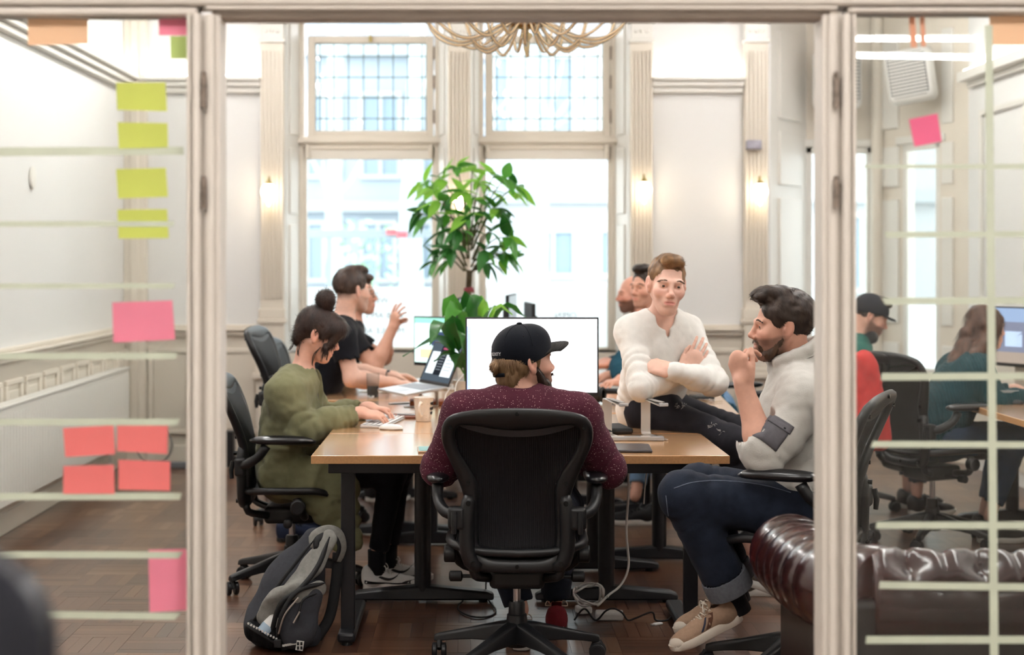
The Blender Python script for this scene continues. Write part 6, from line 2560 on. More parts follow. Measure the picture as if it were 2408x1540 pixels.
# ------------------------------------------------------------------ 2. the man in the white shirt sitting on the desk
def white_man():
    H = hframe((.848, 6.66, 1.385), math.radians(-86), math.radians(7), math.radians(-5))
    m_sh = mat('white_slub_jersey', '#e9e6e0', .9, sheen=.2, noise=(30, .05), bump=(170, .3))
    def cut(u, j):                                  # henley neckline with a short open placket
        n = j['neck']
        u.ell((n.x + .012, n.y - .080, n.z + .005), (.045, .05, .050), None, .008, -1)
        u.ell((n.x + .020, n.y - .10, n.z - .045), (.009, .06, .040), None, .006, -1)
    spec = dict(label='man in a white shirt and ripped black jeans sitting on a desk, arms crossed', H=H, tone=skinA, b=.92, hs=1.06, hres=.003, jaw=.90, nose=.92,
                j=dict(pel=(.80, 6.93, .83), chest=(.835, 6.80, 1.07), neck=(.835, 6.755, 1.230), fwd=(.45, -.89, 0),
                       SR=(.695, 6.71, 1.170), SL=(.965, 6.85, 1.165), ER=(.722, 6.535, .945), EL=(1.050, 6.64, .955), WR=(.925, 6.67, 1.000), WL=(.855, 6.525, 1.015),
                       HR=(.795, 6.84, .815), HL=(.86, 7.00, .815), KR=(1.115, 6.59, .700), KL=(1.185, 6.86, .715), AR=(1.20, 6.62, .24), AL=(1.235, 6.86, .13), wr_t=(.006, .045, .6, .5, .1), wr_t2=(.005, .055, .2, .4, .2)),
                sleeve='long', nk=.82,
                hands=dict(R=dict(fwd=(.52, -.10, .72), up=(.15, -.95, .05), curls=[(.12, .35, .25), (.15, .38, .25), (.18, .4, .25), (.22, .45, .25)], spread=.12, thumb=(.1, .3), sc=.95),
                           L=dict(fwd=(-.85, .28, .20), up=(.1, -.75, .65), curl=.45, thumb=(.3, .4), sc=.95)),
                face=dict(beard=.14, beard_col='#6a4a38', blush=.35, lips=.75),
                trousers=dict(m=m_denimk, hem=.050, end=.80, g=.018),
                top=dict(m=m_sh, sleeve='long', g=.014, sg=.013, neck_r=.062, neck_o=.006, noise=.004, cuff=.97, cuff_r=.038, open=False, name='henley_shirt', cut=cut, wr_u=(.006, .05, .8, .5, .3), wr_l=(.006, .035, .2, .7, .4), h=.0065))
    root, off, H, hs, j, (V, Q), L_ = person(spec)
    face_parts(H, hs, root, off, '#55483c', '#54402f', gaze=(math.radians(6), math.radians(-2)), brow_w=1.0, lid=.22)
    # buttons of the placket
    for k, (px, py) in enumerate(((1556, 768), (1571, 776))):
        p = settle(px, py, spec['_top'], 6.3, 7.0, .003)
        if p is not None:
            G().lathe([(0, .002), (.005, .002), (.006, 0), (.005, -.002), (0, -.002)], 12, M=T(*(p - Vector(off))) @ Matrix.Rotation(PI / 2, 4, 'X')).build('button', m_black, root)
    def hb(h):
        h.e((0, -.022, .036), (.0765, .097, .084), .02)
        h.e((.0, .038, .104), (.048, .050, .024), .02)
        h.c((-.035, .064, .090), (.030, .068, .100), .014, .017, .02)
        h.e((0, .118, .014), (.068, .062, .074), .012, -1)
        h.e((0, .09, -.06), (.12, .105, .085), .012, -1)
        for x in (-1, 1):
            h.e((x * .085, .0, -.020), (.022, .034, .036), .008, -1)
        h.e((0, -.03, -.10), (.10, .10, .055), .015, -1)
    hair_mesh(root, off, H, hs, hb, hair_m('chestnut_hair', '#57402c', '#9a7148'), n=5200, length=.022, width=.0016, seed=3, lift=.06,
              flow=lambda q: np.where((q[:, 2] > .085)[:, None], np.array([[-.9, -.15, .18]]) + np.zeros_like(q), np.stack([q[:, 0], -.35 + 0 * q[:, 0], -np.ones(len(q))], 1)), jitter=.2)
    # worn threads and the tear on the knee
    m_th = mat('white_threads', '#c9c4bf', .9)
    kn = j['KR']
    for (px, py, n, sp) in ((1595, 955, 14, 16), (1672, 1000, 10, 10), (1692, 1016, 8, 8)):
        g = G()
        rr = random.Random(px)
        for _ in range(n):
            q = (px + rr.uniform(-sp, sp), py + rr.uniform(-5, 5))
            a = settle(q[0], q[1], spec['_tr'], 6.2, 7.1)
            b_ = settle(q[0] + rr.uniform(-9, 9), q[1] + rr.uniform(-5, 5), spec['_tr'], 6.2, 7.1)
            if a is None or b_ is None:
                continue
            g.tube([a, a.lerp(b_, .5) + Vector((0, -.002, .002)), b_], .0008, 4)
        THREADS.append((g, m_th, root, off))
    g = G()
    # shoes: the right-hand foot shows beside the chair
    shoe(root, off, (1.165, 6.80, .0), (1, .02, 0), UPZ, SH_KNIT)
    shoe(root, off, (1.13, 6.66, .10), (.9, -.35, -.25), UPZ, SH_KNIT)
    return root
THREADS = []
white_man()

# ------------------------------------------------------------------ 3. the man in the grey cardigan at the right
def grey_man():
    H = hframe((1.105, 5.475, 1.253), math.radians(180), math.radians(2), math.radians(0))
    m_cd = mat('grey_cardigan_knit', '#cbc7c0', .95, sheen=.3, noise=(16, .05), bump=(220, .4))
    def late(u, j):
        # shawl collar
        n = j['neck']
        prev = None
        for lay in (0, 1):
          prev = None
          for k in range(15):
            a = -2.5 + 5.0 * k / 14
            p = Vector((n.x - .005 + .082 * math.cos(a) * (1.25 if math.cos(a) < 0 else .95), n.y + .082 * math.sin(a), n.z + .050 + lay * .034 + .042 * math.cos(a)))
            if prev is not None:
                u.cap(prev, p, .023, .023, .010)
            prev = p
    spec = dict(label='bearded man in a light grey cardigan and rolled jeans, hand at his mouth', H=H, tone=skinC, b=1.06, hs=1.0, hres=.003, nose=1.08,
                j=dict(pel=(1.155, 5.48, .63), chest=(1.165, 5.49, .91), neck=(1.175, 5.485, 1.075), fwd=(-1, 0, 0),
                       SL=(1.150, 5.295, 1.005), SR=(1.18, 5.68, 1.01), EL=(1.000, 5.235, .815), ER=(1.12, 5.74, .76), WL=(.940, 5.300, 1.055), WR=(1.02, 5.72, .60),
                       HL=(1.17, 5.375, .60), HR=(1.18, 5.575, .60), KL=(.735, 5.33, .668), KR=(.83, 5.62, .655), AL=(.915, 5.385, .315), AR=(.965, 5.64, .30), wr_t=(.006, .06, .5, .5, .2)),
                sleeve='rolled',
                hands=dict(L=dict(fwd=(-.18, .25, .95), up=(-.80, -.55, .05), curls=[(.9, .9, .35), (1.0, 1.1, .5), (1.15, 1.2, .6), (1.25, 1.3, .6)], spread=.05, thumb=(.0, .25), sc=1.05, res=.0029),
                           R=dict(fwd=(-.8, -.1, -.5), up=(-.5, .8, .2), curl=.4, res=.005)),
                face=dict(beard=.62, beard_col='#3a2a22', blush=.28, lips=.5),
                trousers=dict(m=m_denimd, hem=.078, end=.90, g=.018, turnup=mat('denim_turn_up', '#66686e', .9, noise=(90, .15), bump=(400, .5)), h=.0075),
                top=dict(m=m_cd, sleeve='rolled', g=.022, sg=.020, neck_r=.060, neck_o=.03, noise=.006, name='cardigan', late=late, h=.0068))
    root, off, H, hs, j, (V, Q), L_ = person(spec)
    face_parts(H, hs, root, off, '#3c3630', '#33261f', gaze=(0, 0), brow_w=1.0, lid=.30, side=(-1,))
    m_h = hair_m('dark_brown_hair', '#241b17', '#413128')
    def hb(h):
        h.e((0, -.026, .040), (.083, .106, .095), .02)
        h.e((0, .030, .118), (.055, .070, .028), .025)
        h.c((-.035, .074, .102), (.035, .074, .102), .016, .016, .02)
        h.e((0, .120, .020), (.075, .060, .078), .012, -1)
        h.e((0, .10, -.055), (.12, .11, .085), .012, -1)
        for x in (-1, 1):
            h.e((x * .088, -.004, -.016), (.028, .031, .036), .008, -1)
        h.e((0, -.005, -.115), (.10, .09, .055), .015, -1)
    hair_mesh(root, off, H, hs, hb, m_h, n=7500, length=.020, width=.0016, seed=4, lift=.02, jitter=.14,
              flow=lambda q: np.where(((q[:, 2] > .09) & (q[:, 1] > .02))[:, None], np.array([[.15, .9, -.1]]) + np.zeros_like(q), np.stack([q[:, 0], -.8 + 0 * q[:, 0], -.7 + 0 * q[:, 0]], 1)))
    # short beard: hairs over the jaw
    def bb(h):
        h.e((0, .048, -.096), (.043, .043, .032), .02)
        h.c((.058, .006, -.045), (.036, .048, -.097), .009, .016, .02)
        h.c((-.058, .006, -.045), (-.036, .048, -.097), .009, .016, .02)
        h.c((-.020, .0935, -.0535), (.020, .0935, -.0535), .0050, .0050, .008)
        h.c((-.025, .088, -.058), (-.028, .078, -.080), .0055, .006, .008)
        h.c((.025, .088, -.058), (.028, .078, -.080), .0055, .006, .008)
        h.c((-.022, .100, -.0668), (.022, .100, -.0668), .0085, .0085, .004, -1)
        h.e((0, -.03, -.06), (.06, .06, .08), .015, -1)
    hair_mesh(root, off, H, hs, bb, hair_m('brown_beard', '#33251d', '#6a4e3a'), n=4200, length=.010, width=.0013, seed=6, lift=.15, name='beard', noise=(.0025, 90),
              flow=lambda q: np.stack([q[:, 0] * 3, .35 + 0 * q[:, 0], -np.ones(len(q))], 1))
    # rib lines of the collar, waffle panel and arm pocket
    m_rib = mat('grey_rib', '#b9b4ad', .95, bump=(200, .5))
    n = j['neck']
    for q in range(5):
        pts = []
        for k in range(20):
            a = -2.1 + 4.2 * k / 19
            rr = .103 - .0022 * (q - 2) ** 2
            pts.append(Vector((n.x - .005 + rr * math.cos(a) * (1.25 if math.cos(a) < 0 else .95), n.y + rr * math.sin(a), n.z + .040 + .012 * q + .042 * math.cos(a))))
        G().tube(pts, .0032, 6).build('collar_rib', m_rib, root, smooth=180, off=off)
    mw = mat('waffle_panel', '#b4aea7', .95, wave=('Z', 45, .9, .35), bump=(300, .4))
    m_pk = mat('slate_twill', '#5f5c60', .9, noise=(60, .12), bump=(300, .4))
    sh, el = j['SL'], j['EL']
    ax = (el - sh).normalized()
    outw = Vector((-.15, -1, 0))
    outw = (outw - ax * outw.dot(ax)).normalized()
    sd = ax.cross(outw)
    def arm_patch(t0, t1, w0, w1, r, name, m, th=.004, n1=8, n2=10):
        v, f = [], []
        for i in range(n1):
            c = sh.lerp(el, t0 + (t1 - t0) * i / (n1 - 1))
            for k in range(n2):
                a = w0 + (w1 - w0) * k / (n2 - 1)
                dr = outw * math.cos(a) + sd * math.sin(a)
                rs = np.linspace(.03, .13, 60)
                dd = spec['_top'](np.array([list(c + dr * q) for q in rs], np.float32))
                ins = np.nonzero(dd < 0)[0]
                v.append(c + dr * (rs[ins[-1]] + r if len(ins) else .08))
        for i in range(n1 - 1):
            for k in range(n2 - 1):
                q = i * n2 + k
                f.append((q, q + 1, q + n2 + 1, q + n2))
        o = G().add(v, f).build(name, m, root, smooth=180, off=off)
        md = o.modifiers.new('th', 'SOLIDIFY')
        md.thickness = th
        md.offset = 0
        return o
    pk = arm_patch(.52, .93, -.15, 1.0, .003, 'arm_pocket', m_pk)
    fl = arm_patch(.50, .63, -.2, 1.05, .006, 'pocket_flap', m_pk)
    c = sh.lerp(el, .60)
    G().ball(c + (outw * math.cos(.1) + sd * math.sin(.1)) * .085, .005, 10, 6).build('pocket_stud', m_screw, root, off=off)
    # shoes
    shoe(root, off, (.955, 5.385, .225), (-.86, .02, -.44), (-.44, 0, .86), SH_CANVAS)
    shoe(root, off, (1.01, 5.64, .20), (-.92, .0, -.36), (-.36, 0, .9), SH_CANVAS)
    for sd_ in 'LR':
        a_ = j['A' + sd_]
        k_ = j['K' + sd_]
        d = (a_ - k_).normalized()
        G().tube([a_ - d * .08, a_ + d * .02, a_ + d * .075 + Vector((-.005, 0, 0))], [.044, .040, .042], 18).build('sock', m_blackc, root, smooth=180, off=off)
    # side seam of the jeans
    for line in (((1860, 1158), (1790, 1140), (1700, 1130), (1630, 1134), (1585, 1148)), ((1566, 1165), (1572, 1215), (1586, 1275), (1602, 1335))):
        cc = catmull(line, 26)
        pts = [settle(a_[0], a_[1], spec['_tr'], 5.0, 5.8, .001) for a_ in cc]
        pts = [q for q in pts if q is not None]
        if len(pts) > 4:
            G().tube(pts, .0016, 5).build('seam', mat('denim_thread', '#6d7482', .8), root, smooth=180, off=off)
    return root
grey_man()

# ------------------------------------------------------------------ 4. the woman in the green cardigan
def green_woman():
    H = hframe((-.697, 6.95, 1.152), math.radians(3), math.radians(22), 0)
    m_cd = mat('olive_wool', '#66654a', .95, sheen=.5, noise=(10, .2), bump=(260, .5), col2='#79785a')
    def cut(u, j):                                  # open front
        n, c, p = j['neck'], j['chest'], j['pel']
        f = Vector(j['fwd'])
        u.cap(n + f * .10 + Vector((0, 0, .02)), c + f * .17, .060, .055, .01, -1)
        u.cap(c + f * .17, p + f * .2 + Vector((0, 0, .08)), .055, .07, .01, -1)
        u.ell((n.x - .0, n.y, n.z + .03), (.085, .095, .06), None, .01, -1)
    def extra(u, j):                                # the long skirt of the cardigan hangs beside the seat
        u.ecap((-.86, 6.80, .52), (-.60, 6.79, .50), .085, .075, (0, 0, 1), 2.4, .03)
        u.ecap((-.62, 6.79, .46), (-.56, 6.80, .24), .105, .070, (1, 0, 0), 3.2, .04, wr=(.01, .07, .5, .8, 0))
        u.ecap((-.74, 6.79, .52), (-.63, 6.79, .42), .09, .09, (1, 0, 0), 2.6, .05)
    spec = dict(label='woman with dark hair in a bun and olive cardigan typing at a keyboard', H=H, tone=skinB, b=.93, hs=.95, nose=.92, jaw=.95, nk=.86,
                j=dict(pel=(-.845, 6.95, .56), chest=(-.815, 6.95, .80), neck=(-.775, 6.95, .965), fwd=(1, 0, 0),
                       SR=(-.828, 6.785, .895), SL=(-.80, 7.115, .895), ER=(-.745, 6.765, .735), EL=(-.70, 7.18, .73), WR=(-.500, 6.90, .800), WL=(-.48, 7.13, .800),
                       HR=(-.82, 6.86, .53), HL=(-.82, 7.04, .53), KR=(-.36, 6.90, .525), KL=(-.34, 7.06, .525), AR=(-.43, 6.91, .13), AL=(-.385, 7.07, .13), wr_t=(.005, .06, .5, .6, .2)),
                sleeve='long', hands=dict(R=dict(fwd=(1, .12, -.18), up=(0, -.25, 1), curl=.42, spread=.2, thumb=(.45, .3), sc=.9), L=dict(fwd=(1, -.2, -.15), up=(0, .1, 1), curl=.45, spread=.15, sc=.9)),
                face=dict(blush=.3, lips=.5), trousers=dict(m=mat('black_leggings', '#17171d', .8, noise=(30, .15), bump=(200, .3)), hem=.044, end=.93, g=.006),
                top=dict(m=m_cd, sleeve='long', g=.030, sg=.030, neck_r=.075, neck_o=.0, noise=.007, cuff=.90, cuff_r=.046, name='cardigan', cut=cut, extra=extra, wr_u=(.008, .06, .85, .5, .3), wr_l=(.008, .05, .1, .6, .3)))
    root, off, H, hs, j, (V, Q), L_ = person(spec)
    # black top under the cardigan
    t = S()
    torso(t, j, .006, .93)
    n = j['neck']
    t.cap(n + Vector((.02, 0, .035)), n + Vector((.06, 0, .25)), .062, .09, .01, -1)
    t.ell((n.x + .09, n.y, n.z - .03), (.06, .05, .06), None, .01, -1)
    t.noise(.004, 20)
    sdf_part('black_top', t, .009, m_blackc, root, off)
    face_parts(H, hs, root, off, '#3a2a20', '#2a1d18', side=(1,), lid=.12, gaze=(0, -.3))
    m_h = hair_m('black_brown_hair', '#1d1512', '#43302a')
    def hb(h):
        h.e((0, -.020, .038), (.083, .103, .092), .02)
        h.e((0, -.080, -.03), (.058, .034, .062), .03)
        h.c((.050, .082, .060), (.066, .060, -.045), .020, .010, .02)
        h.c((-.050, .082, .060), (-.066, .060, -.045), .020, .010, .02)
        h.c((.03, .094, .060), (.055, .085, -.010), .018, .010, .02)
        h.c((-.03, .094, .060), (-.055, .085, -.010), .018, .010, .02)
        h.c((-.03, .090, .070), (.03, .090, .070), .024, .024, .02)
        h.c((.064, .050, -.03), (.058, .045, -.09), .008, .004, .01)
        h.e((0, .050, .058), (.076, .062, .062), .03)
        h.c((.066, .035, .03), (.074, .022, -.015), .018, .010, .02)
        h.e((0, .112, -.028), (.040, .045, .062), .01, -1)
        h.e((.092, .004, -.028), (.030, .030, .040), .008, -1)
        h.e((0, .03, -.095), (.12, .085, .045), .012, -1)
    hair_mesh(root, off, H, hs, hb, m_h, n=7500, length=.045, width=.0016, seed=8, lift=.02, bend=.0,
              flow=lambda q: np.where((q[:, 1] > .03)[:, None], np.stack([q[:, 0] * 4, .3 + 0 * q[:, 0], -np.ones(len(q))], 1), np.array([[0, -.05, .12]]) - q), jitter=.18)
    def bun(h):
        h.e((0, -.030, .168), (.047, .047, .043), .0)
        h.e((0, -.020, .130), (.038, .04, .03), .02)
        h.c((.02, -.05, .155), (-.02, -.02, .19), .022, .02, .01)
    hair_mesh(root, off, H, hs, bun, m_h, n=1700, length=.045, width=.0016, seed=12, name='hair_bun', lift=.0, curv=.045,
              flow=lambda q: np.stack([-(q[:, 2] - .168), .4 * q[:, 0] + .01, q[:, 0] + .3 * (q[:, 1] + .03)], 1), jitter=.1)
    c = Vector(L_(0, -.005, .140))
    G().tube([Vector(L_(.030 * math.cos(a), -.022 + .032 * math.sin(a), .138)) for a in np.linspace(0, 2 * PI, 20, endpoint=False)], .005, 8, True).build('hair_tie', m_chrome, root, smooth=180, off=off)
    # loose strands by the face and nape
    g = G()
    for (a, b_, c_) in (((.064, .055, -.02), (.070, .060, -.07), (.058, .062, -.115)), ((.060, .066, -.01), (.060, .075, -.06), (.045, .082, -.10)), ((.058, .03, -.05), (.052, .02, -.10), (.03, .03, -.15)),
                        ((.055, -.06, -.06), (.05, -.06, -.10), (.04, -.05, -.13)), ((.03, -.09, -.07), (.03, -.095, -.10), (.02, -.10, -.125))):
        for k in range(6):
            jt = lambda: random.uniform(-.005, .005)
            g.tube(catmull([L_(a[0] + jt(), a[1] + jt(), a[2]), L_(b_[0] + jt(), b_[1] + jt(), b_[2]), L_(c_[0] + jt(), c_[1] + jt(), c_[2])], 8), [.0012] * 6 + [.0009, .0004], 4)
    g.build('loose_hair', m_h, root, smooth=180, off=off)
    shoe(root, off, (-.492, 6.91, .0), (1, -.02, 0), UPZ, SH_RUN, .96)
    shoe(root, off, (-.445, 7.07, .0), (1, .0, 0), UPZ, SH_RUN, .96)
    for sd_ in 'LR':
        a_ = j['A' + sd_]
        G().tube([a_ + Vector((0, 0, .05)), a_, a_ - Vector((0, 0, .06))], [.041, .040, .040], 14).build('sock', m_blackc, root, smooth=180, off=off)
    return root
green_woman()

# ------------------------------------------------------------------ 5. the man in the dark t-shirt by the left window
def short_hair(root, off, H, hs, m, n, fade=True, seed=1, top=.0, lower=-.10, h=.0042):
    def hb(h_):
        h_.e((0, -.022, .036), (.0795, .100, .088), .02)
        h_.e((0, .030, .100 + top), (.054, .062, .030), .02)
        h_.e((0, .118, .012), (.085, .062, .078), .012, -1)
        h_.e((0, .10, -.06), (.12, .105, .085), .012, -1)
        for x in (-1, 1):
            h_.e((x * .085, .0, -.020), (.022, .034, .036), .008, -1)
        h_.e((0, -.02, lower - .01), (.10, .10, .055), .015, -1)
    hair_mesh(root, off, H, hs, hb, m, h=h, n=n, length=.018, width=.0018, seed=seed, lift=.15, flow=fl_back)

def man2():
    H = hframe((-.672, 8.61, 1.322), math.radians(38), math.radians(2), 0)
    m_tee = mat('dark_navy_tee', '#15161c', .9, noise=(30, .1), bump=(200, .3), sheen=.2)
    spec = dict(label='short-haired man in a dark t-shirt with glasses looking towards the window', H=H, tone=skinA, b=1.02, hs=1.02, hres=.0045,
                j=dict(pel=(-.92, 8.66, .68), chest=(-.80, 8.63, .94), neck=(-.725, 8.61, 1.145), fwd=(.9, .4, 0), SR=(-.715, 8.43, 1.055), SL=(-.83, 8.80, 1.05), ER=(-.660, 8.40, .835), EL=(-.70, 8.90, .84),
                       WR=(-.445, 8.52, .805), WL=(-.46, 8.86, .815), HR=(-.87, 8.56, .64), HL=(-.89, 8.76, .64), KR=(-.50, 8.50, .62), KL=(-.50, 8.75, .62), AR=(-.86, 8.32, .14), AL=(-.98, 8.12, .14)),
                sleeve='tee', hands=dict(R=dict(fwd=(1, .15, -.12), up=UPZ, curl=.2, res=.0042), L=dict(fwd=(1, -.1, -.1), up=(0, .4, 1), curl=.25, res=.0042)),
                face=dict(beard=.35, beard_col='#4a3a32', blush=.3, scalp=lambda x, y, z: np.clip((-.02 - y) / .03, 0, 1) * np.clip((z + .065) / .035, 0, 1) * .75, scalp_col='#3a2d27'),
                trousers=dict(m=m_blackc, hem=.05, end=.92, h=.012), top=dict(m=m_tee, sleeve='tee', g=.014, neck_r=.066, neck_o=.004, noise=.005, name='t_shirt', tee_end=.62, h=.009))
    root, off, H, hs, j, (V, Q), L_ = person(spec)
    short_hair(root, off, H, hs, hair_m('dark_crop_hair', '#2e2420', '#4f3d34'), 2600, seed=14, top=.006, lower=-.085)
    face_parts(H, hs, root, off, '#3a3028', '#332720', side=(1, -1))
    g = G()                                        # wire glasses
    for x in (-1, 1):
        g.tube([L_(x * .032 + .021 * math.cos(a), .104, -.002 + .019 * math.sin(a)) for a in np.linspace(0, 2 * PI, 20, endpoint=False)], .0012, 5, True)
        g.tube([L_(x * .053, .104, .004), L_(x * .074, .06, .004), L_(x * .079, -.01, .002)], .0012, 5)
    g.tube([L_(-.011, .104, .002), L_(0, .108, .005), L_(.011, .104, .002)], .0012, 5)
    g.build('glasses', m_alu, root, smooth=180, off=off)
    w = j['WL']
    d = (j['WL'] - j['EL']).normalized()
    G().tube([w - d * .035, w - d * .015], .034, 16).build('watch', m_black, root, off=off)
    shoe(root, off, (-1.02, 8.06, 0), (.6, .5, 0), UPZ, SH_NAVY)
    shoe(root, off, (-.92, 8.28, .0), (.75, .35, 0), UPZ, SH_NAVY)
    return root
man2()

def man3():
    H = hframe((-.70, 9.52, 1.275), math.radians(-14), 0, 0)
    spec = dict(label='man in a black t-shirt behind, gesturing with raised hands', H=H, tone=skinC, b=1.0, hres=.005,
                j=dict(pel=(-.95, 9.60, .58), chest=(-.84, 9.56, .86), neck=(-.745, 9.53, 1.08), fwd=(1, -.2, 0), SR=(-.735, 9.36, 1.0), SL=(-.79, 9.73, 1.0), ER=(-.590, 9.30, .835), EL=(-.56, 9.80, .86),
                       WR=(-.492, 9.36, 1.055), WL=(-.525, 9.62, 1.01), HR=(-.92, 9.5, .55), HL=(-.92, 9.7, .55), KR=(-.52, 9.5, .55), KL=(-.52, 9.7, .55), AR=(-.6, 9.45, .12), AL=(-.6, 9.7, .12)),
                sleeve='tee', hands=dict(R=dict(fwd=(.25, .05, .95), up=(-.75, -.55, .2), curls=[(.1, .25, .2), (.15, .3, .2), (.25, .35, .2), (.4, .4, .3)], spread=.28, thumb=(.6, .1), res=.0042), L=dict(fwd=(.55, -.2, .8), up=(-.7, .4, .4), curl=.3, spread=.2, res=.005)),
                face=dict(blush=.3, lips=.7, beard=.12), trousers=dict(m=m_blackc, h=.014), top=dict(m=m_blackc, sleeve='tee', g=.016, neck_r=.064, neck_o=.004, noise=.005, name='t_shirt', tee_end=.66, h=.010))
    root, off, H, hs, j, (V, Q), L_ = person(spec)
    short_hair(root, off, H, hs, hair_m('dark_crop_hair', '#2e2420', '#4f3d34'), 900, seed=15)
    face_parts(H, hs, root, off, '#3a3028', '#2a211c')
    w = j['WL']
    d = (j['WL'] - j['EL']).normalized()
    G().tube([w - d * .03, w - d * .01], .033, 16).build('watch', m_black, root, off=off)
    g = G()
    for x in (-1, 1):
        g.tube([L_(x * .032 + .021 * math.cos(a), .104, -.002 + .017 * math.sin(a)) for a in np.linspace(0, 2 * PI, 20, endpoint=False)], .0018, 5, True)
    g.build('glasses', m_black, root, smooth=180, off=off)
    shoe(root, off, (-.66, 9.45, 0), (1, 0, 0), UPZ, SH_BLACK)
    shoe(root, off, (-.66, 9.7, 0), (1, 0, 0), UPZ, SH_BLACK)
man3()

def back_men():
    # bald man
    H = hframe((1.07, 10.2, 1.262), math.radians(187), math.radians(4), 0)
    spec = dict(label='bald man with a dark beard far back by the right window', H=H, tone='#e2a58f', b=1.0, hres=.0055,
                j=dict(pel=(1.30, 10.2, .58), chest=(1.22, 10.2, .86), neck=(1.13, 10.2, 1.06), fwd=(-1, 0, 0), SL=(1.16, 10.02, .98), SR=(1.16, 10.38, .98), EL=(1.05, 10.0, .78), ER=(1.05, 10.4, .78), WL=(.90, 10.1, .80), WR=(.9, 10.3, .80),
                       HL=(1.27, 10.1, .55), HR=(1.27, 10.3, .55), KL=(.95, 10.1, .55), KR=(.95, 10.3, .55), AL=(1.0, 10.1, .12), AR=(1.0, 10.3, .12)),
                sleeve='long', hands=dict(L=dict(fwd=(-1, 0, -.1), up=UPZ, res=.006), R=dict(fwd=(-1, 0, -.1), up=UPZ, res=.006)), face=dict(beard=.8, beard_col='#2a1e18', blush=.5),
                trousers=dict(m=m_denimd, h=.016), top=dict(m=mat('teal_shirt', '#1f4656', .9, noise=(20, .1)), sleeve='long', g=.014, h=.013, name='shirt'))
    root, off, H, hs, j, vq, L_ = person(spec)
    face_parts(H, hs, root, off)
    shoe(root, off, (1.06, 10.1, 0), (-1, 0, 0), UPZ, SH_BLACK)
    shoe(root, off, (1.06, 10.3, 0), (-1, 0, 0), UPZ, SH_BLACK)
    # dark-haired man half hidden by the man in white
    H = hframe((1.045, 9.22, 1.325), math.radians(222), math.radians(3), 0)
    spec = dict(label='dark-haired man in a teal shirt half hidden behind the man in the white shirt', H=H, tone=skinC, b=1.0, hres=.005,
                j=dict(pel=(1.42, 9.02, .60), chest=(1.22, 9.12, .86), neck=(1.09, 9.20, 1.12), fwd=(-.9, -.2, 0), SL=(1.0, 9.02, 1.02), SR=(1.08, 9.36, 1.02), EL=(.875, 9.0, .86), ER=(.95, 9.4, .82), WL=(.86, 8.85, .79), WR=(.82, 9.2, .79),
                       HL=(1.38, 8.92, .57), HR=(1.38, 9.12, .57), KL=(1.02, 8.9, .56), KR=(1.02, 9.1, .56), AL=(.93, 8.72, .14), AR=(1.0, 9.0, .12)),
                sleeve='long', hands=dict(L=dict(fwd=(-.75, -.6, -.1), up=UPZ, curl=.3, res=.0045), R=dict(fwd=(-1, 0, -.1), up=UPZ, res=.006)), face=dict(beard=.15, blush=.35),
                trousers=dict(m=m_denimb, h=.014), top=dict(m=mat('teal_shirt'), sleeve='long', g=.016, h=.011, name='shirt'))
    root, off, H, hs, j, vq, L_ = person(spec)
    short_hair(root, off, H, hs, hair_m('black_hair', '#17110f', '#33271f'), 1500, seed=17, top=.012)
    face_parts(H, hs, root, off, '#2a201a', '#1d1512')
    shoe(root, off, (1.03, 8.62, 0), (-1, -.05, 0), UPZ, SH_BLACK)
    shoe(root, off, (1.08, 9.0, 0), (-1, -.05, 0), UPZ, SH_BLACK)
back_men()

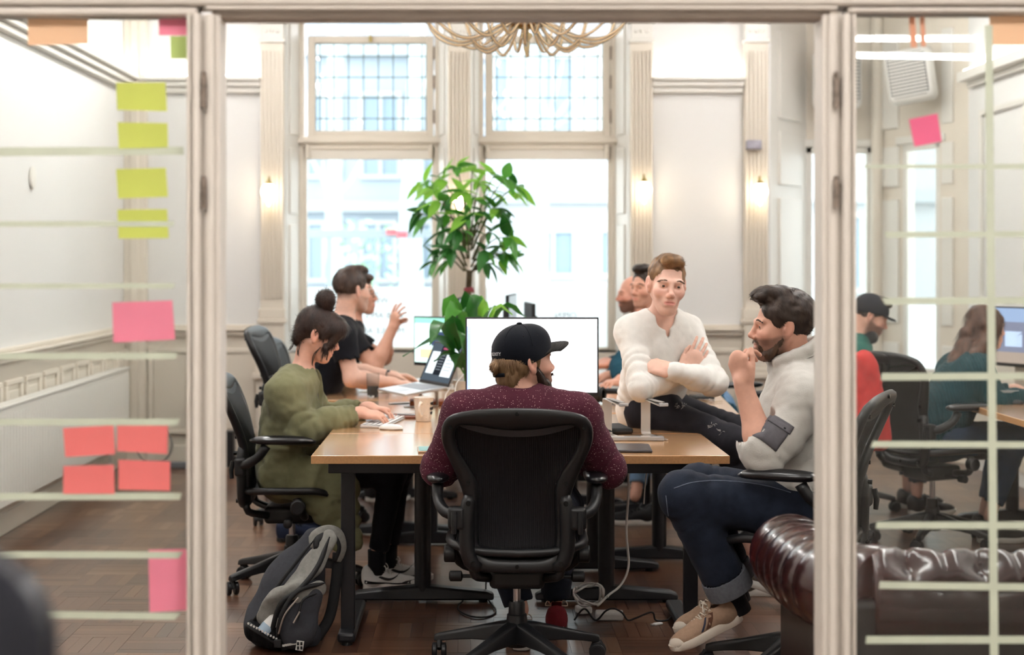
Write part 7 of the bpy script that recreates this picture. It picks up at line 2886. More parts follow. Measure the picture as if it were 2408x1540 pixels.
def right_pair():
    # man in the green hoodie
    H = hframe((2.365, 9.08, 1.158), math.radians(-6), math.radians(24), 0)
    spec = dict(label='man in a dark cap and green hoodie seen through the right glass', H=H, tone=skinB, b=1.02, hres=.0045,
                j=dict(pel=(2.19, 9.10, .57), chest=(2.22, 9.10, .83), neck=(2.285, 9.09, 1.0), fwd=(1, -.1, 0), SR=(2.245, 8.91, .915), SL=(2.255, 9.28, .915), ER=(2.30, 8.86, .70), EL=(2.33, 9.32, .70), WR=(2.52, 8.93, .76), WL=(2.54, 9.2, .76),
                       HR=(2.22, 9.0, .54), HL=(2.22, 9.2, .54), KR=(2.62, 8.95, .54), KL=(2.62, 9.2, .54), AR=(2.60, 8.95, .12), AL=(2.62, 9.2, .12)),
                sleeve='long', hands=dict(R=dict(fwd=(1, .1, -.1), up=UPZ, res=.005), L=dict(fwd=(1, -.1, -.1), up=UPZ, res=.006)), face=dict(beard=.7, beard_col='#3a2d26', blush=.3),
                trousers=dict(m=m_denimd, h=.014), top=dict(m=mat('bottle_green_fleece', '#1f5a50', .95, sheen=.4, noise=(8, .15), bump=(150, .3)), sleeve='long', g=.022, sg=.02, neck_r=.07, neck_o=.0, noise=.007, name='hoodie', h=.010))
    root, off, H, hs, j, vq, L_ = person(spec)
    face_parts(H, hs, root, off, side=(1,))
    short_hair(root, off, H, hs, hair_m('dark_crop_hair', '#2e2420', '#4f3d34'), 800, seed=18)
    s = S()
    h = HL(s, H, hs)
    h.e((0, -.014, .034), (.086, .108, .094), .0)
    h.pl((0, 0, .012), (0, .22, -1), .003)
    mk = mat('slate_cap', '#23252c', .85, bump=(250, .3))
    cp = sdf_part('cap', s, .005, mk, root, off)
    br_ = [[tuple(Vector(L_(x * (1 - .25 * (t ** 2)), .055 + t * .085, .036 - .010 * abs(x) / .07 + dz))) for x in np.linspace(-.07, .07, 9)] for t in (0, .35, .7, 1.0) for dz in (0,)]
    g = G()
    g.loft(br_, False, False)
    o = g.build('brim', mk, cp, smooth=180, off=off)
    o.modifiers.new('th', 'SOLIDIFY').thickness = .005
    # headphones around the neck
    hp = thing('headphones', 'black over-ear headphones worn around the neck of the man in green', 'headphones', j['neck'])
    n = j['neck']
    pts = [Vector((-.01 + .105 * math.cos(a) * 1.0, .088 * math.sin(a), .035 + .01 * math.cos(a))) for a in np.linspace(.9, 2 * PI - .9, 24)]
    G().tube(pts, .009, 8, flat=1.6).build('headband', m_black, hp, smooth=180)
    for sgn in (-1, 1):
        G().lathe([(0, -.022), (.03, -.022), (.038, -.012), (.038, .01), (.03, .022), (0, .022)], 20, M=T(.068, sgn * .075, .03) @ Matrix.Rotation(sgn * .5, 4, 'Z') @ Matrix.Rotation(PI / 2, 4, 'X')).build('ear_cup', m_black, hp, smooth=40)
    shoe(root, off, (2.55, 8.95, 0), (1, 0, 0), UPZ, SH_BLACK)
    shoe(root, off, (2.56, 9.2, 0), (1, 0, 0), UPZ, SH_BLACK)
    # woman with long wavy hair
    H = hframe((2.775, 8.25, 1.13), math.radians(14), math.radians(6), 0)
    spec = dict(label='woman with long wavy brown hair and teal knit sweater working behind the right glass', H=H, tone=skinA, b=.92, hs=.95, nose=.9, jaw=.94, hres=.0045,
                j=dict(pel=(2.46, 8.10, .57), chest=(2.59, 8.18, .80), neck=(2.70, 8.22, .965), fwd=(.95, .25, 0), SR=(2.665, 8.05, .885), SL=(2.62, 8.38, .885), ER=(2.74, 7.98, .735), EL=(2.7, 8.48, .72), WR=(2.99, 8.02, .78), WL=(2.98, 8.4, .78),
                       HR=(2.49, 8.02, .54), HL=(2.47, 8.2, .54), KR=(2.88, 8.10, .54), KL=(2.88, 8.30, .54), AR=(2.72, 8.05, .14), AL=(2.78, 8.3, .12)),
                sleeve='long', hands=dict(R=dict(fwd=(1, .1, -.1), up=UPZ, sc=.9, res=.005), L=dict(fwd=(1, -.1, -.1), up=UPZ, sc=.9, res=.006)), face=dict(blush=.3),
                trousers=dict(m=mat('blue_jeans', '#33455c', .9, noise=(20, .2)), h=.014), top=dict(m=mat('teal_rib_knit', '#123c43', .95, sheen=.4, wave=('X', 22, .8, .3), bump=(150, .4)), sleeve='long', g=.024, sg=.022, neck_r=.066, neck_o=.01, noise=.007, name='sweater', h=.010))
    root, off, H, hs, j, vq, L_ = person(spec)
    face_parts(H, hs, root, off, side=(1,))
    def hb(h):
        h.e((0, -.022, .036), (.083, .104, .090), .02)
        h.e((0, .115, -.02), (.085, .065, .10), .012, -1)
        h.c((.060, .045, .04), (.075, .01, -.06), .022, .026, .02)
        h.c((.050, -.03, .02), (.085, -.06, -.10), .050, .050, .04)
        h.c((-.050, -.03, .02), (-.085, -.06, -.10), .050, .050, .04)
        h.c((.085, -.06, -.10), (.10, -.13, -.20), .050, .046, .03)
        h.c((-.08, -.06, -.10), (-.06, -.13, -.20), .050, .046, .03)
        h.c((.10, -.13, -.20), (.10, -.22, -.30), .046, .030, .03)
        h.c((.0, -.10, -.05), (.02, -.17, -.22), .055, .05, .03)
        h.c((.02, -.17, -.22), (.06, -.26, -.32), .05, .02, .03)
    hair_mesh(root, off, H, hs, hb, hair_m('wavy_brown_hair', '#33231d', '#6b4a3b'), h=.0055, n=6500, length=.075, width=.0020, seed=21, lift=.06, noise=(.010, 26), bend=.15,
              flow=lambda q: np.stack([q[:, 0] * 2 + .5 * np.sin(q[:, 2] * 90), -.5 + 0 * q[:, 0], -np.ones(len(q))], 1), jitter=.3)
    shoe(root, off, (2.66, 8.05, 0), (1, .1, 0), UPZ, SH_BLACK)
    shoe(root, off, (2.72, 8.3, 0), (1, .1, 0), UPZ, SH_BLACK)
right_pair()
for g, m_, r_, o_ in THREADS:
    g.build('frayed_threads', m_, r_, smooth=180, off=o_)
# ------------------------------------------------------------------ things on and under the desks
def screen_mat(name, col, e):
    return emit_mat(name, col, e)
ZD = .741
def monitor(loc, rz, w, h, zc, label, scr, ui=None, tilt=0.0, foot=True, bez=.008, chin=.02):
    """flat monitor facing local -y, standing on a desk"""
    t = thing('monitor', label, 'monitor', (loc[0], loc[1], ZD), rz)
    z0 = zc - ZD
    M = T(0, 0, z0) @ Matrix.Rotation(tilt, 4, 'X')
    G().box(-w / 2 - bez, w / 2 + bez, .0, .022, -h / 2 - chin, h / 2 + bez, M=M).build('bezel', m_black, t, bevel=.003)
    G().box(-w * .3, w * .3, .022, .05, -h * .3, h * .25, M=M).build('rear_shell', m_black, t, bevel=.015)
    sc_ = G().box(-w / 2, w / 2, -.0012, .002, -h / 2, h / 2, M=M).build('screen', scr, t)
    for (x0, x1, y0, y1, m) in ui or ():
        G().box(-w / 2 + x0 * w, -w / 2 + x1 * w, -.0022, -.0010, h / 2 - y1 * h, h / 2 - y0 * h, M=M).build('screen_graphic', m, sc_)
    if foot:
        G().box(-.035, .035, .03, .055, -z0 + .01, .02, M=T(0, 0, z0)).build('neck', m_alu, t, bevel=.006)
        G().box(-.11, .11, -.05, .13, 0, .012).build('foot', m_alu, t, bevel=.005)
    return t
mw = screen_mat('screen_white', (1.0, 1.0, 1.02), 1.15)
mb = screen_mat('screen_blue', srgb('#a9bdf2'), 1.0)
mt = screen_mat('screen_teal', srgb('#5fb3c4'), .9)
mg = screen_mat('screen_pale', srgb('#e6edf2'), 1.0)
ui = [(.0, .028, .10, .985, mb), (.35, .36, .06, .066, mt)]
ui += [(.008, .018, .115 + k * .033, .13 + k * .033, mw) for k in range(3)]
ui += [(.137, .142, .255 + k * .042, .262 + k * .042, mt) for k in range(8)]
ui += [(.145, .24, .14, .144, mg), (.15, .40, .30, .304, mg), (.15, .33, .345, .349, mg), (.15, .45, .64, .644, mg), (.04, .08, .10, .108, mg), (.63, .635, .095, .105, mt), (.008, .018, .92, .935, mw)]
mon_x = (W(1251, 0, 7.02)).x
monitor((mon_x, 7.02), math.radians(-1.5), .595, .335, 1.049, 'large wide monitor with a white screen behind the man in the cap', mw, ui)
# laptop-like monitor by the window and the edge-on ones behind the plant
msky = screen_mat('screen_page', srgb('#cfeee6'), .95)
monitor((-.17, 8.85), math.radians(-38), .42, .26, 1.02, 'monitor with a pale web page half hidden by the desk plant', msky,
        [(0, 1, 0, .12, screen_mat('screen_mint', srgb('#8fd3bd'), .9)), (.3, .7, .3, .62, screen_mat('screen_navy', srgb('#3d4a66'), .8)), (.1, .5, .7, .9, screen_mat('screen_yellow', srgb('#e8d9a0'), .9)), (.55, .95, .65, .95, screen_mat('screen_violet', srgb('#9aa6dd'), .9))])
mdk = mat('dark_screen', '#1a2230', .15)
monitor((-.06, 9.35), math.radians(86), .45, .27, 1.115, 'dark monitor seen edge-on behind the desk plant, the leftmost', mdk)
monitor((.26, 9.75), math.radians(83), .5, .30, 1.11, 'dark monitor seen edge-on above the big white screen', mdk)
monitor((.345, 9.45), math.radians(-86), .45, .27, 1.08, 'low dark monitor seen edge-on, rightmost of the back monitors', mdk)
monitor((3.06, 8.62), math.radians(-60), .48, .31, 1.06, 'monitor showing a blue picture in front of the woman with long hair', screen_mat('screen_dusk', srgb('#8fa3c4'), .75),
        [(.05, .95, .25, .80, screen_mat('screen_slate', srgb('#7c7f94'), .7)), (.35, .6, .42, .7, screen_mat('screen_light', srgb('#b9cbe6'), .85)), (.0, 1, .8, 1, screen_mat('screen_sand', srgb('#a59488'), .7))])

# open laptop on its stand
def laptop():
    c0 = Vector((W(983, 893, 8.10).x, 8.10, 0))
    c1 = Vector((W(1052, 905, 7.78).x, 7.78, 0))
    hx = (c1 - c0).normalized()
    nrm = Vector((hx.y, -hx.x, 0))
    if nrm.x > 0:
        nrm = -nrm
    w = (c1 - c0).length
    mid = (c0 + c1) / 2
    z = .838
    t = thing('laptop', 'open silver laptop raised on a stand beside the desk plant', 'laptop', (mid.x, mid.y, z))
    M = frame_M((0, 0, 0), hx, nrm, Vector((0, 0, 1)))
    m_si = mat('laptop_silver', '#cfd0d2', .3, .7)
    tilt = Matrix.Rotation(math.radians(-7), 4, 'X')
    G().box(-w / 2, w / 2, 0, .235, -.008, .006, M=M @ tilt).build('base', m_si, t, bevel=.003)
    for r in range(5):
        for k in range(13):
            x0 = -w / 2 + .03 + k * (w - .06) / 13
            G().box(x0, x0 + (w - .06) / 13 * .86, .035 + r * .019, .035 + r * .019 + .0155, .006, .0075, M=M @ tilt).build('key', mat('laptop_key', '#b9bcc4', .5), t)
    G().box(-.055, .055, .145, .215, .006, .0066, M=M @ tilt).build('trackpad', mat('laptop_pad', '#bcbec2', .3, .5), t)
    L2 = M @ T(0, -.003, .004) @ Matrix.Rotation(math.radians(24), 4, 'X')
    lid = G().box(-w / 2, w / 2, -.007, 0, 0, .235, M=L2).build('lid', mat('laptop_bezel', '#3d3a39', .3), t, bevel=.003)
    def sc(x0, x1, y0, y1, m, d):
        G().box(-w / 2 + x0 * w, -w / 2 + x1 * w, d, d + .0008, .235 * (1 - y1), .235 * (1 - y0), M=L2).build('screen_graphic', m, lid)
    s_ = screen_mat('laptop_desktop', srgb('#55606a'), .55)
    sc(.03, .97, .04, .93, s_, .0)
    sc(.60, .93, .09, .80, screen_mat('laptop_window', srgb('#dbe6ea'), .85), .001)
    sc(.16, .45, .16, .78, screen_mat('laptop_window'), .001) if False else sc(.10, .38, .24, .76, MATS['laptop_window'], .001)
    sc(.36, .60, .10, .78, screen_mat('laptop_dark', srgb('#2b2f36'), .5), .002)
    sc(.42, .57, .14, .18, screen_mat('laptop_pink', srgb('#c05a78'), .6), .003)
    for k in range(7):
        sc(.40, .56, .25 + k * .065, .27 + k * .065, screen_mat('laptop_grey', srgb('#8a939a'), .5), .003)
        sc(.64, .86, .16 + k * .08, .175 + k * .08, screen_mat('laptop_grey'), .002) if False else sc(.64, .86, .16 + k * .08, .175 + k * .08, MATS['laptop_grey'], .002)
    # a two-armed aluminium stand
    st = thing('laptop_stand', 'aluminium stand holding the open silver laptop', 'stand', (mid.x, mid.y, ZD))
    for xx in (-.10, .10):
        g = G()
        g.box(xx - .018, xx + .018, .02, .024, 0, .075, M=M)
        g.box(xx - .018, xx + .018, .02, .20, .0, .004, M=M)
        g.box(xx - .018, xx + .018, .02, .18, .071, .075, M=M)
        g.build('arm', m_alu, st, bevel=.0015)
    return t
laptop()

# free-standing pair of arms on the front desk
def bent_stand():
    base = Vector((W(1445, 1033, 6.38).x, 6.38, ZD))
    t = thing('laptop_stand', 'empty aluminium laptop stand with two bent arms on the front desk', 'stand', base)
    d = Vector((.055, -.24, -.012))
    dn = d.normalized()
    sd = Vector((1, 0, 0))
    m_rub = mat('grey_rubber', '#8d8a86', .7)
    for k, px in enumerate((1425, 1518)):
        x = W(px, 1033, 6.38).x - base.x + .02
        o = Vector((x, .17, 0))
        w = .02
        h = .155
        fl_ = Vector((dn.x, dn.y, 0)).normalized()
        pr = catmull([o + fl_ * .22 + Vector((0, 0, .003)), o + fl_ * .10 + Vector((0, 0, .003)), o + fl_ * .014 + Vector((0, 0, .003)), o + Vector((0, 0, .014)), o + Vector((0, 0, .07)), o + Vector((0, 0, h - .010)), o + dn * .010 + Vector((0, 0, h)), o + dn * .10 + Vector((0, 0, h)), o + dn * .22 + Vector((0, 0, h))], 40)
        rings = []
        for i, p in enumerate(pr):
            a, b_ = Vector(pr[max(0, i - 1)]), Vector(pr[min(39, i + 1)])
            tg = (b_ - a).normalized()
            nr = tg.cross(sd).normalized()
            p = Vector(p)
            rings.append([p - sd * w - nr * .002, p + sd * w - nr * .002, p + sd * w + nr * .002, p - sd * w + nr * .002])
        am = G().loft(rings).build('arm', m_alu, t, smooth=35)
        G().box(-.013, .013, 0, .17, 0, .002, M=T(*(o + dn * .03 + Vector((0, 0, h + .002)))) @ Rz(math.atan2(dn.y, dn.x) - PI / 2)).build('rubber_pad', m_rub, am)
        G().box(-.02, .02, 0, .012, 0, .014, M=T(*(o + dn * .215 + Vector((0, 0, h - .004)))) @ Rz(math.atan2(dn.y, dn.x) - PI / 2)).build('lip', mat('clear_acrylic', '#e9ecee', .1, trans=.6), am, bevel=.003)
    G().box(-.03, .20, -.06, -.02, .0, .018).build('acrylic_bar', mat('clear_acrylic'), t, bevel=.004)
bent_stand()

def slab(name, loc, rz, sx, sy, sz, m, label, cat, bevel=.003, extra=None):
    t = thing(name, label, cat, loc, rz)
    G().box(-sx / 2, sx / 2, -sy / 2, sy / 2, 0, sz).build('cover', m, t, bevel=bevel, seg=3)
    if extra:
        extra(t)
    return t
m_dkc = mat('black_neoprene', '#1d2021', .7, noise=(60, .1), bump=(300, .3))
slab('zipped_pouch', (W(1432, 1010, 6.72).x, 6.66, ZD), .15, .15, .22, .026, m_dkc, 'black zipped pouch lying behind the bent stand', 'pouch', .010,
     lambda t: G().tube([(-.07, -.111, .013), (.07, -.111, .013)], .002, 6).build('zip', mat('zip_dark', '#38393b', .4, .5), t))
slab('closed_laptop', (.555, 6.045, ZD), math.radians(-3), .30, .215, .010, mat('space_grey', '#4d4d52', .3, .6), 'closed dark grey laptop lying flat at the front edge of the desk', 'laptop', .004,
     lambda t: G().box(-.13, .13, .1, .108, .0095, .0105).build('hinge_line', m_black, t))
slab('phone', (-.175, 6.0, ZD), .05, .075, .145, .008, mat('phone_rim', '#cdb9a6', .3, .6), 'smartphone lying face up by the elbow of the man in the cap', 'phone', .003,
     lambda t: G().box(-.034, .034, -.069, .069, .008, .0086).build('display', mat('phone_glass', '#23303a', .08), t))

# mug with script
def mug():
    p = W(996, 990, 7.10)
    t = thing('mug', 'white speckled mug with black script standing on the desk', 'mug', (p.x, 7.10, ZD))
    m_m = mat('mug_glaze', '#eee6db', .3, noise=(160, .06), coat=.3)
    G().lathe([(0, .004), (.033, .004), (.034, .0), (.036, .004), (.0405, .05), (.046, .108), (.0475, .11), (.046, .111), (.043, .108), (.038, .05), (.033, .01), (0, .009)], 36).build('cup', m_m, t, smooth=50)
    hp = catmull([(-.0, -.041, .085), (-.004, -.062, .088), (-.008, -.072, .065), (-.006, -.060, .035), (-.0, -.039, .030)], 16)
    G().tube(hp, .0058, 10, flat=1.4, M=Rz(-.15)).build('handle', m_m, t, smooth=180)
    m_i = mat('black_print', '#2a2624', .6)
    rr = random.Random(4)
    for row, (z, a0, n) in enumerate(((.083, -.75, 4), (.060, -.8, 5), (.040, -.7, 3))):
        for k in range(n):
            pts = []
            for i in range(14):
                u = i / 13
                a = a0 + (k + u * .9) * .16
                zz = z + .008 * math.sin(u * 9 + k * 2.1 + row) * (1 if k % 2 else .7)
                r = .0385 + (zz - .01) * .085 + .0008
                pts.append((r * math.cos(a), r * math.sin(a), zz))
            G().tube(pts, .0011, 5).build('script', m_i, t, smooth=180)
    for k in range(26):
        a, z = rr.uniform(0, 6.28), rr.uniform(.01, .1)
        r = .0372 + (z - .01) * .088 + .0005
        G().ball((r * math.cos(a), r * math.sin(a), z), .0012, 5, 4).build('speck', mat('speck', '#8a7764', .6), t)
mug()
# keyboard under her hands
def keyboard(x, y, rz, label):
    t = thing('keyboard', label, 'keyboard', (x, y, ZD), rz)
    rings = [[(-.21, -.058, 0), (.21, -.058, 0), (.21, .058, 0), (-.21, .058, 0)], [(-.21, -.058, .006), (.21, -.058, .006), (.21, .058, .013), (-.21, .058, .013)]]
    G().loft(rings).build('tray', mat('keyboard_alu', '#d9d9da', .35, .4), t, bevel=.002)
    keym = G()
    keym.box(-.0078, .0078, -.0075, .0075, 0, .0035)
    first = None
    for r in range(5):
        for k in range(22):
            xx, yy = -.197 + k * .0188, -.044 + r * .0215
            if first is None:
                first = keym.build('key', mat('white_key', '#f0f0ef', .45), t, bevel=.0012)
                o = first
            else:
                o = first.copy()
                COL.objects.link(o)
            o.location = (xx, yy, .0085 + (yy + .058) * .06)
keyboard(-.405, 7.015, math.radians(80), 'white keyboard under the hands of the woman in green')
p = W(921, 1010, 6.80)
ms = thing('computer_mouse', 'white rounded mouse beside the keyboard on the desk', 'mouse', (p.x, 6.75, ZD), math.radians(75))
def mouse_shell(t, m, m2):
    rings = []
    for z, q in ((0, .93), (.004, 1.0), (.010, .97), (.016, .86), (.021, .62), (.023, .2)):
        rings.append([(.031 * q * math.cos(a), .056 * q * math.sin(a), z) for a in np.linspace(0, 2 * PI, 28, endpoint=False)])
    G().loft(rings[1:]).build('shell', m, t, smooth=60)
    G().loft(rings[:2]).build('base', m2, t, smooth=60)
mouse_shell(ms, m_white, m_alu)
for (px, py, yy, lab) in ((936, 850, 9.05, 'black mouse lying by the papers on the far left desk'), (2384, 925, 7.95, 'black mouse on the desk behind the right glass')):
    p = W(px, py, yy)
    t = thing('computer_mouse', lab, 'mouse', (p.x, yy, ZD), .6)
    mouse_shell(t, m_black, m_black)
# small notebook, pen, book, papers
slab('notebook', (W(955, 0, 7.28).x, 7.28, ZD), .1, .11, .17, .010, mat('brown_cover', '#7b4a3a', .6), 'brown notebook with a pen on it next to the mug', 'notebook', .002,
     lambda t: G().box(-.053, .055, -.083, .083, .002, .0085).build('pages', mat('paper', '#efece4', .8), t))
o = G().tube([(-.06, 0, 0), (.055, 0, 0), (.07, 0, 0)], [.0045, .0045, .0012], 8).build('pen', mat('pen_clear', '#cfd6da', .2, .3), None)
o.location = (W(962, 0, 7.25).x, 7.25, ZD + .0155)
o.rotation_euler = (0, 0, -.3)
tag(o, 'clear pen lying on the brown notebook', 'pen')
slab('book', (W(1010, 0, 7.98).x, 7.92, ZD), .05, .20, .15, .022, mat('rust_cover', '#b5643f', .6), 'rust red book lying under the laptop stand', 'book', .002,
     lambda t: G().box(-.098, .102, -.073, .077, .003, .019).build('pages', MATS['paper'], t))
for k, (px, yy, rz, sx, sy, lab) in enumerate(((950, 9.2, .2, .30, .42, 'sheet of white paper on the far left desk'), (905, 8.75, -.3, .21, .297, 'sheet of white paper before the man in the dark t-shirt'), (1450, 8.9, .1, .3, .3, 'sheet of white paper beside the monitor on the right'))):
    t = G().box(-sx / 2, sx / 2, -sy / 2, sy / 2, 0, .0012).build('paper_sheet', mat('paper', '#efece4', .8), None)
    t.location = (W(px, 0, yy).x, yy, ZD + .0005)
    t.rotation_euler = (0, 0, rz)
    tag(t, lab, 'paper')
slab('folder', (W(950, 0, 9.0).x, 9.02, ZD + .0025), .1, .26, .2, .006, mat('slate_folder', '#4d5a5c', .5), 'slate folder lying on papers on the far left desk', 'folder', .002)
# glass of water
p = W(877, 935, 8.33)
gl = thing('water_glass', 'straight drinking glass half full of water', 'glass', (p.x, 8.33, ZD))
G().lathe([(0, .0), (.030, .0), (.031, .004), (.036, .13), (.0345, .13), (.0295, .012), (0, .010)], 28).build('tumbler', mat('clear_tumbler', '#f4f6f6', .03, trans=.95, ior=1.3), gl, smooth=50)
G().lathe([(0, .0105), (.029, .0125), (.0318, .062), (0, .062)], 24).build('water', mat('water', '#eef4f6', .02, trans=1.0, ior=1.33), gl, smooth=50)
# headphones on the desk
p = W(1440, 930, 8.0)
hp = thing('headphones', 'black over-ear headphones lying on the desk beside the big monitor', 'headphones', (p.x, 8.0, ZD))
G().tube(catmull([(-.085, 0, .045), (-.07, .08, .05), (0, .125, .05), (.07, .08, .05), (.085, 0, .045)], 24), .009, 8, flat=1.7).build('headband', m_black, hp, smooth=180)
for sx in (-1, 1):
    M = T(sx * .08, -.02, .046) @ Matrix.Rotation(sx * .5, 4, 'Z') @ Matrix.Rotation(PI / 2, 4, 'Y')
    e = G().lathe([(0, -.022), (.034, -.022), (.044, -.010), (.044, .008), (.034, .02), (0, .02)], 22, M=M).build('ear_cup', m_black, hp, smooth=40)
    G().lathe([(.022, .018), (.036, .02), (.042, .03), (.034, .038), (.024, .034)], 22, M=M).build('cushion', m_dkc, e, smooth=60)
G().tube([(.09, -.06, .03), (.12, -.10, .02), (.05, -.13, .008), (-.06, -.12, .006)], .004, 6).build('boom_cable', m_black, hp, smooth=180)
# keys
p = W(1672, 947, 8.0)
kt = thing('key_bunch', 'bunch of keys on a ring lying on the desk corner', 'keys', (p.x, 8.0, ZD))
G().tube([(.02 * math.cos(a), .02 * math.sin(a), .012 + .006 * math.sin(a)) for a in np.linspace(0, 2 * PI, 18, endpoint=False)], .0015, 6, True).build('ring', m_chrome, kt)
for k in range(4):
    a = .5 + k * .9
    M = Rz(a) @ T(.02, 0, .004 + .004 * k)
    g = G()
    g.lathe([(0, 0), (.012, 0), (.012, .002), (0, .002)], 14, M=M @ T(.010, 0, 0))
    g.box(.02, .055, -.0035, .0035, 0, .002, M=M)
    for q in range(3):
        g.box(.033 + q * .007, .037 + q * .007, .0035, .006, 0, .002, M=M)
    g.build('key', m_chrome if k % 2 else m_brass, kt)
slab('wallet', (W(1648, 0, 8.25).x, 8.22, ZD), .2, .10, .14, .02, m_dkc, 'black wallet lying behind the man in the white shirt', 'wallet', .008)
# tin of pens behind the glass
p = W(2352, 900, 8.0)
pc = thing('pen_tray', 'clear box of pens on the desk behind the right glass', 'box', (p.x, 8.0, ZD))
g = G()
for q in ((-.08, .08, -.05, -.046), (-.08, .08, .046, .05), (-.08, -.076, -.05, .05), (.076, .08, -.05, .05)):
    g.box(q[0], q[1], q[2], q[3], 0, .07)
g.box(-.08, .08, -.05, .05, 0, .004)
g.build('box', mat('clear_acrylic', '#e9ecee', .1, trans=.6), pc)
for k, c in enumerate(('#c9503f', '#3f5fa0', '#e0b53c', '#3a3a3a')):
    G().cyl((-.06, -.03 + k * .02, .012 + k * .012), (.066, -.03 + k * .02, .016 + k * .012), .005, n=8).build('pen', mat('pen_%d' % k, c, .5), pc)

# ------------------------------------------------------------------ red jacket over a chair
def jacket():
    c = CH_RED.location
    f = CH_RED.rotation_euler.z + PI / 2
    fd = Vector((math.cos(f), math.sin(f), 0))
    lt = Vector((-fd.y, fd.x, 0))
    b0 = Vector((c.x, c.y, 0)) - fd * .345
    t = thing('jacket', 'red jacket draped over the back of an office chair behind the door post', 'jacket', (b0.x, b0.y, .45))
    s = S()
    s.ecap(b0 + Vector((0, 0, .80)) + lt * .0, b0 + Vector((0, 0, .66)) - fd * .02, .165, .165, lt, 2.4, .03, wr=(.012, .10, .5, .9, .6))
    for sx in (-1, 1):
        s.cap(b0 + lt * sx * .09 + Vector((0, 0, .94)), b0 + lt * sx * .15 - fd * .03 + Vector((0, 0, .58)), .06, .05, .04)
    s.cap(b0 - lt * .06 + Vector((0, 0, .98)), b0 + lt * .06 + Vector((0, 0, .98)), .045, .045, .04)
    s.noise(.010, 12)
    s.noise(.003, 40)
    sdf_part('shell', s, .010, mat('red_fleece', '#c8403f', .9, sheen=.3, noise=(10, .1), bump=(120, .3)), t, (b0.x, b0.y, .45))
jacket()

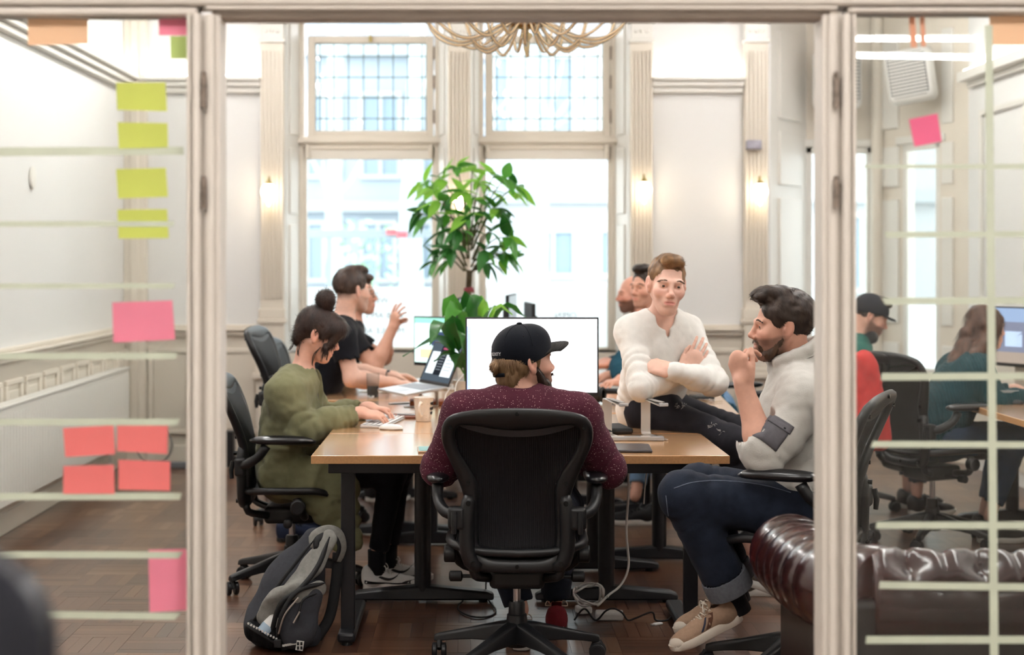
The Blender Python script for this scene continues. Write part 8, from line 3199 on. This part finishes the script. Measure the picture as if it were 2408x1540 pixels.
# ------------------------------------------------------------------ grey backpack leaning on the desk leg
def backpack():
    base = Vector((-.66, 5.90, 0))
    t = thing('backpack', 'grey and black backpack slumped against the front desk leg', 'backpack', base)
    m_g = mat('grey_melange', '#7f7d78', .95, noise=(70, .15), bump=(300, .5), sheen=.2)
    m_dg = mat('slate_cordura', '#38393e', .9, noise=(60, .12), bump=(300, .4))
    m_k = mat('black_nylon', '#121214', .7, bump=(260, .3))
    m_k2 = mat('black_mesh_nylon', '#0d0d0f', .8, wave=('X', 60, .6, .3))
    P = lambda px, py, dy=0.0: W(px, py, 5.90 + dy)
    s = S()
    lat = Vector((.2, -.9, .1))
    s.ecap(P(650, 1455, .03), P(690, 1370, .05), .125, .110, (1, 0, .35), 1.25, .03)
    s.ecap(P(690, 1370, .05), P(745, 1275, .08), .105, .055, (1, 0, .3), 1.3, .04)
    s.cap(P(610, 1475, -.02), P(720, 1495, 0), .05, .055, .05)
    s.noise(.008, 14)
    s.plane(Vector((0, 0, .004)), (0, 0, -1))
    sdf_part('main_body', s, .007, m_dg, t, base)
    s = S()                                        # light grey shoulder band
    for a, b_, r in (((770, 1268, -.02), (735, 1330, -.06), .038), ((735, 1330, -.06), (690, 1385, -.10), .046), ((690, 1385, -.10), (652, 1405, -.11), .040), ((652, 1405, -.11), (625, 1450, -.10), .036)):
        s.ecap(P(*a), P(*b_), r, r, (1, 0, .6), 2.2, .03)
    s.noise(.004, 22)
    sdf_part('shoulder_strap', s, .006, m_g, t, base)
    s = S()                                        # front pocket
    s.ecap(P(700, 1480, -.11), P(722, 1395, -.09), .075, .060, (1, 0, .3), 1.5, .03)
    s.noise(.005, 20)
    s.plane(Vector((0, 0, .006)), (0, 0, -1))
    sdf_part('front_pocket', s, .006, m_dg, t, base)
    s = S()
    s.ecap(P(712, 1402, -.125), P(748, 1385, -.10), .036, .034, (.3, 0, 1), 2.6, .02)
    sdf_part('pocket_flap', s, .005, m_g, t, base)
    # black piping and zips
    for pts, r in (([(775, 1262, -.06), (748, 1330, -.11), (705, 1385, -.15), (660, 1420, -.155), (640, 1480, -.13), (632, 1505, -.10)], .012),
                   ([(738, 1270, -.06), (690, 1330, -.08), (655, 1375, -.08), (620, 1430, -.10), (588, 1468, -.06)], .009),
                   ([(765, 1370, -.10), (700, 1390, -.16), (665, 1440, -.175), (650, 1500, -.15)], .011),
                   ([(745, 1395, -.14), (712, 1412, -.175), (700, 1460, -.18)], .006)):
        G().tube(catmull([P(*q) for q in pts], 30), [r * .75 * min(1, .25 + i / 5, .25 + (29 - i) / 5) for i in range(30)], 8, flat=1.1).build('piping', m_k, t, smooth=180, off=base)
    for pts in ([(702, 1405, -.18), (670, 1445, -.195), (655, 1490, -.17)], [(705, 1438, -.185), (690, 1465, -.19)]):
        G().tube(catmull([P(*q) for q in pts], 20), .0035, 6).build('zip', mat('zip_taupe', '#8b7f76', .5), t, smooth=180, off=base)
    # haul loop at the top
    G().tube(catmull([P(742, 1285, -.03), P(738, 1262, -.02), P(765, 1246, .0), P(795, 1252, .02), P(806, 1285, .02), P(795, 1320, .02)], 24), .020, 10, flat=.35, up=(0, -1, .2)).build('haul_loop', m_g, t, smooth=180, off=base)
    G().tube(catmull([P(745, 1290, -.04), P(745, 1270, -.03), P(768, 1256, -.01), P(790, 1262, .01), P(799, 1288, .01), P(788, 1320, .01)], 24), .013, 10, flat=.5, up=(0, -1, .2)).build('loop_lining', m_k, t, smooth=180, off=base)
    G().tube(catmull([P(795, 1300, .03), P(790, 1370, .03), P(775, 1450, .03), P(745, 1500, .02)], 20), .022, 10, flat=.45, up=(0, -1, 0)).build('back_strap', m_k, t, smooth=180, off=base)
    # mesh pocket and what is in it
    s = S()
    s.ecap(P(600, 1482, -.06), P(640, 1495, -.10), .045, .05, (0, 0, 1), 1.2, .03)
    s.plane(Vector((0, 0, .004)), (0, 0, -1))
    sdf_part('mesh_pocket', s, .006, m_k2, t, base)
    # webbing with a white woven pattern
    G().tube(catmull([P(582, 1468, -.10), P(615, 1488, -.13), P(650, 1508, -.14)], 14), .012, 8, flat=.35, up=(0, -1, .5)).build('webbing', m_k, t, smooth=180, off=base)
    G().tube(catmull([P(662, 1525, -.12), P(690, 1518, -.13), P(705, 1520, -.14)], 10), .010, 8, flat=.35, up=(0, -1, .6)).build('webbing', m_k, t, smooth=180, off=base)
    m_wp = mat('white_weave', '#c9c7c2', .8)
    rr = random.Random(8)
    for (x0, y0, x1, y1, dd) in ((584, 1466, 650, 1502, -.152), (666, 1518, 700, 1512, -.152)):
        for k in range(11):
            u = k / 10
            q = P(x0 + (x1 - x0) * u, y0 + (y1 - y0) * u, dd)
            G().box(-.0035, .0035, -.001, .001, -.004, .004, M=T(*(q - base)) @ Matrix.Rotation(rr.uniform(-.7, .7), 4, 'Y')).build('weave_mark', m_wp, t)
    G().box(-.014, .014, -.002, .002, -.018, .018, M=T(*(P(705, 1518, -.165) - base)) @ Matrix.Rotation(.15, 4, 'Y')).build('woven_label', m_wp, t)
    for sx in (-1, 1):
        for sz in (-1, 1):
            G().box(-.004, .004, -.0035, -.0015, -.006, .006, M=T(*(P(705 + sx * 4, 1518 + sz * 5, -.165) - base))).build('label_print', m_k, t)
    G().box(-.013, .013, -.006, .006, -.015, .015, M=T(*(P(653, 1513, -.16) - base))).build('buckle', m_k, t, bevel=.003)
    bt = thing('bottle', 'white bottle tucked in the side pocket of the backpack', 'bottle', P(628, 1478, -.115))
    d = (P(652, 1448, -.10) - P(628, 1478, -.115)).normalized()
    M = orient(d).to_3x3().to_4x4() @ Matrix.Rotation(-PI / 2, 4, 'X')
    G().lathe([(0, -.02), (.026, -.02), (.028, -.012), (.028, .045), (.022, .055), (0, .057)], 20, M=M).build('body', mat('bottle_white', '#d9d6d2', .4), bt, smooth=50)
    G().lathe([(.0285, -.02), (.0285, .012)], 20, M=M).build('label_band', mat('bottle_blue', '#93a5b5', .4), bt, smooth=50)
backpack()

# ------------------------------------------------------------------ cables, chargers and a stick on the floor
m_wc = mat('white_cable', '#dad7d2', .5)
cable('cable', [W(1476, 1075, 6.55), W(1478, 1150, 6.5), W(1473, 1250, 6.45), W(1478, 1330, 6.4), W(1460, 1375, 6.35), W(1430, 1400, 6.3), W(1405, 1425, 6.25)], .005, m_wc, 'long white cable hanging from the desk down to the charger', n=60)
cable('cable', [W(1522, 1100, 6.6), W(1517, 1140, 6.6), W(1514, 1185, 6.6)], .003, m_wc, 'short white cable end hanging under the desk edge', n=20)
pts = []
r = random.Random(2)
for k in range(26):
    a = k * .9
    p = W(1385 + 36 * math.cos(a) + r.uniform(-10, 10), 1395 + 24 * math.sin(a) + r.uniform(-8, 8), 6.35 + r.uniform(-.08, .08))
    p.z = max(.008, p.z)
    pts.append(p)
cable('cable_tangle', pts, .0045, m_wc, 'tangle of white cables beside the chargers on the floor', n=180)
pts = []
for k in range(12):
    p = W(1350 + 22 * k + r.uniform(-10, 10), 1425 + r.uniform(-26, 22), 6.3)
    p.z = max(.006, p.z - .05)
    pts.append(p)
cable('cable', pts, .004, m_black, 'black cable running over the floor past the chargers', n=80)
for (px, py, yy, sx, sy, sz, rz, lab) in ((1433, 1422, 6.34, .115, .075, .032, -.05, 'white power brick lying among the cables, the larger one'), (1372, 1418, 6.45, .06, .06, .03, .3, 'small square white charger lying among the cables')):
    p = W(px, py, yy)
    o = G().box(-sx / 2, sx / 2, -sy / 2, sy / 2, 0, sz).build('power_brick', m_white, None, bevel=.008, seg=3)
    o.location = (p.x, yy, .001)
    o.rotation_euler = (0, 0, rz)
    tag(o, lab, 'charger', 'white chargers under the desk')
p = W(1545, 1465, 6.27)
us = thing('usb_stick', 'tiny white stick lying alone on the parquet', 'usb stick', (p.x, 6.24, .001), .5)
G().box(-.02, .02, -.009, .009, 0, .009).build('body', m_white, us, bevel=.003)
G().box(-.034, -.02, -.007, .007, .002, .007).build('connector', m_alu, us)
pts = [(-.02, 6.75, .01), (-.06, 6.5, .006), (.02, 6.35, .006), (.10, 6.45, .006), (.06, 6.7, .05), (.1, 6.65, .35), (.12, 6.66, .6)]
cable('cable', pts, .004, m_black, 'black cable dropping from the desk and curling on the parquet', n=60)
pts = [W(1065, 905, 7.75), W(1048, 930, 7.7), W(1050, 960, 7.6), W(1075, 985, 7.45)]
pts[-1].z = ZD + .005
cable('cable', pts, .0035, m_wc, 'white cable looping down from the laptop to the desk', n=30)
pts = [W(1090, 880, 7.6), W(1072, 905, 7.55), W(1074, 935, 7.5), W(1100, 965, 7.4)]
pts[-1].z = ZD + .005
cable('cable', pts, .0035, m_wc, 'white cable curling beside the big monitor', n=30)
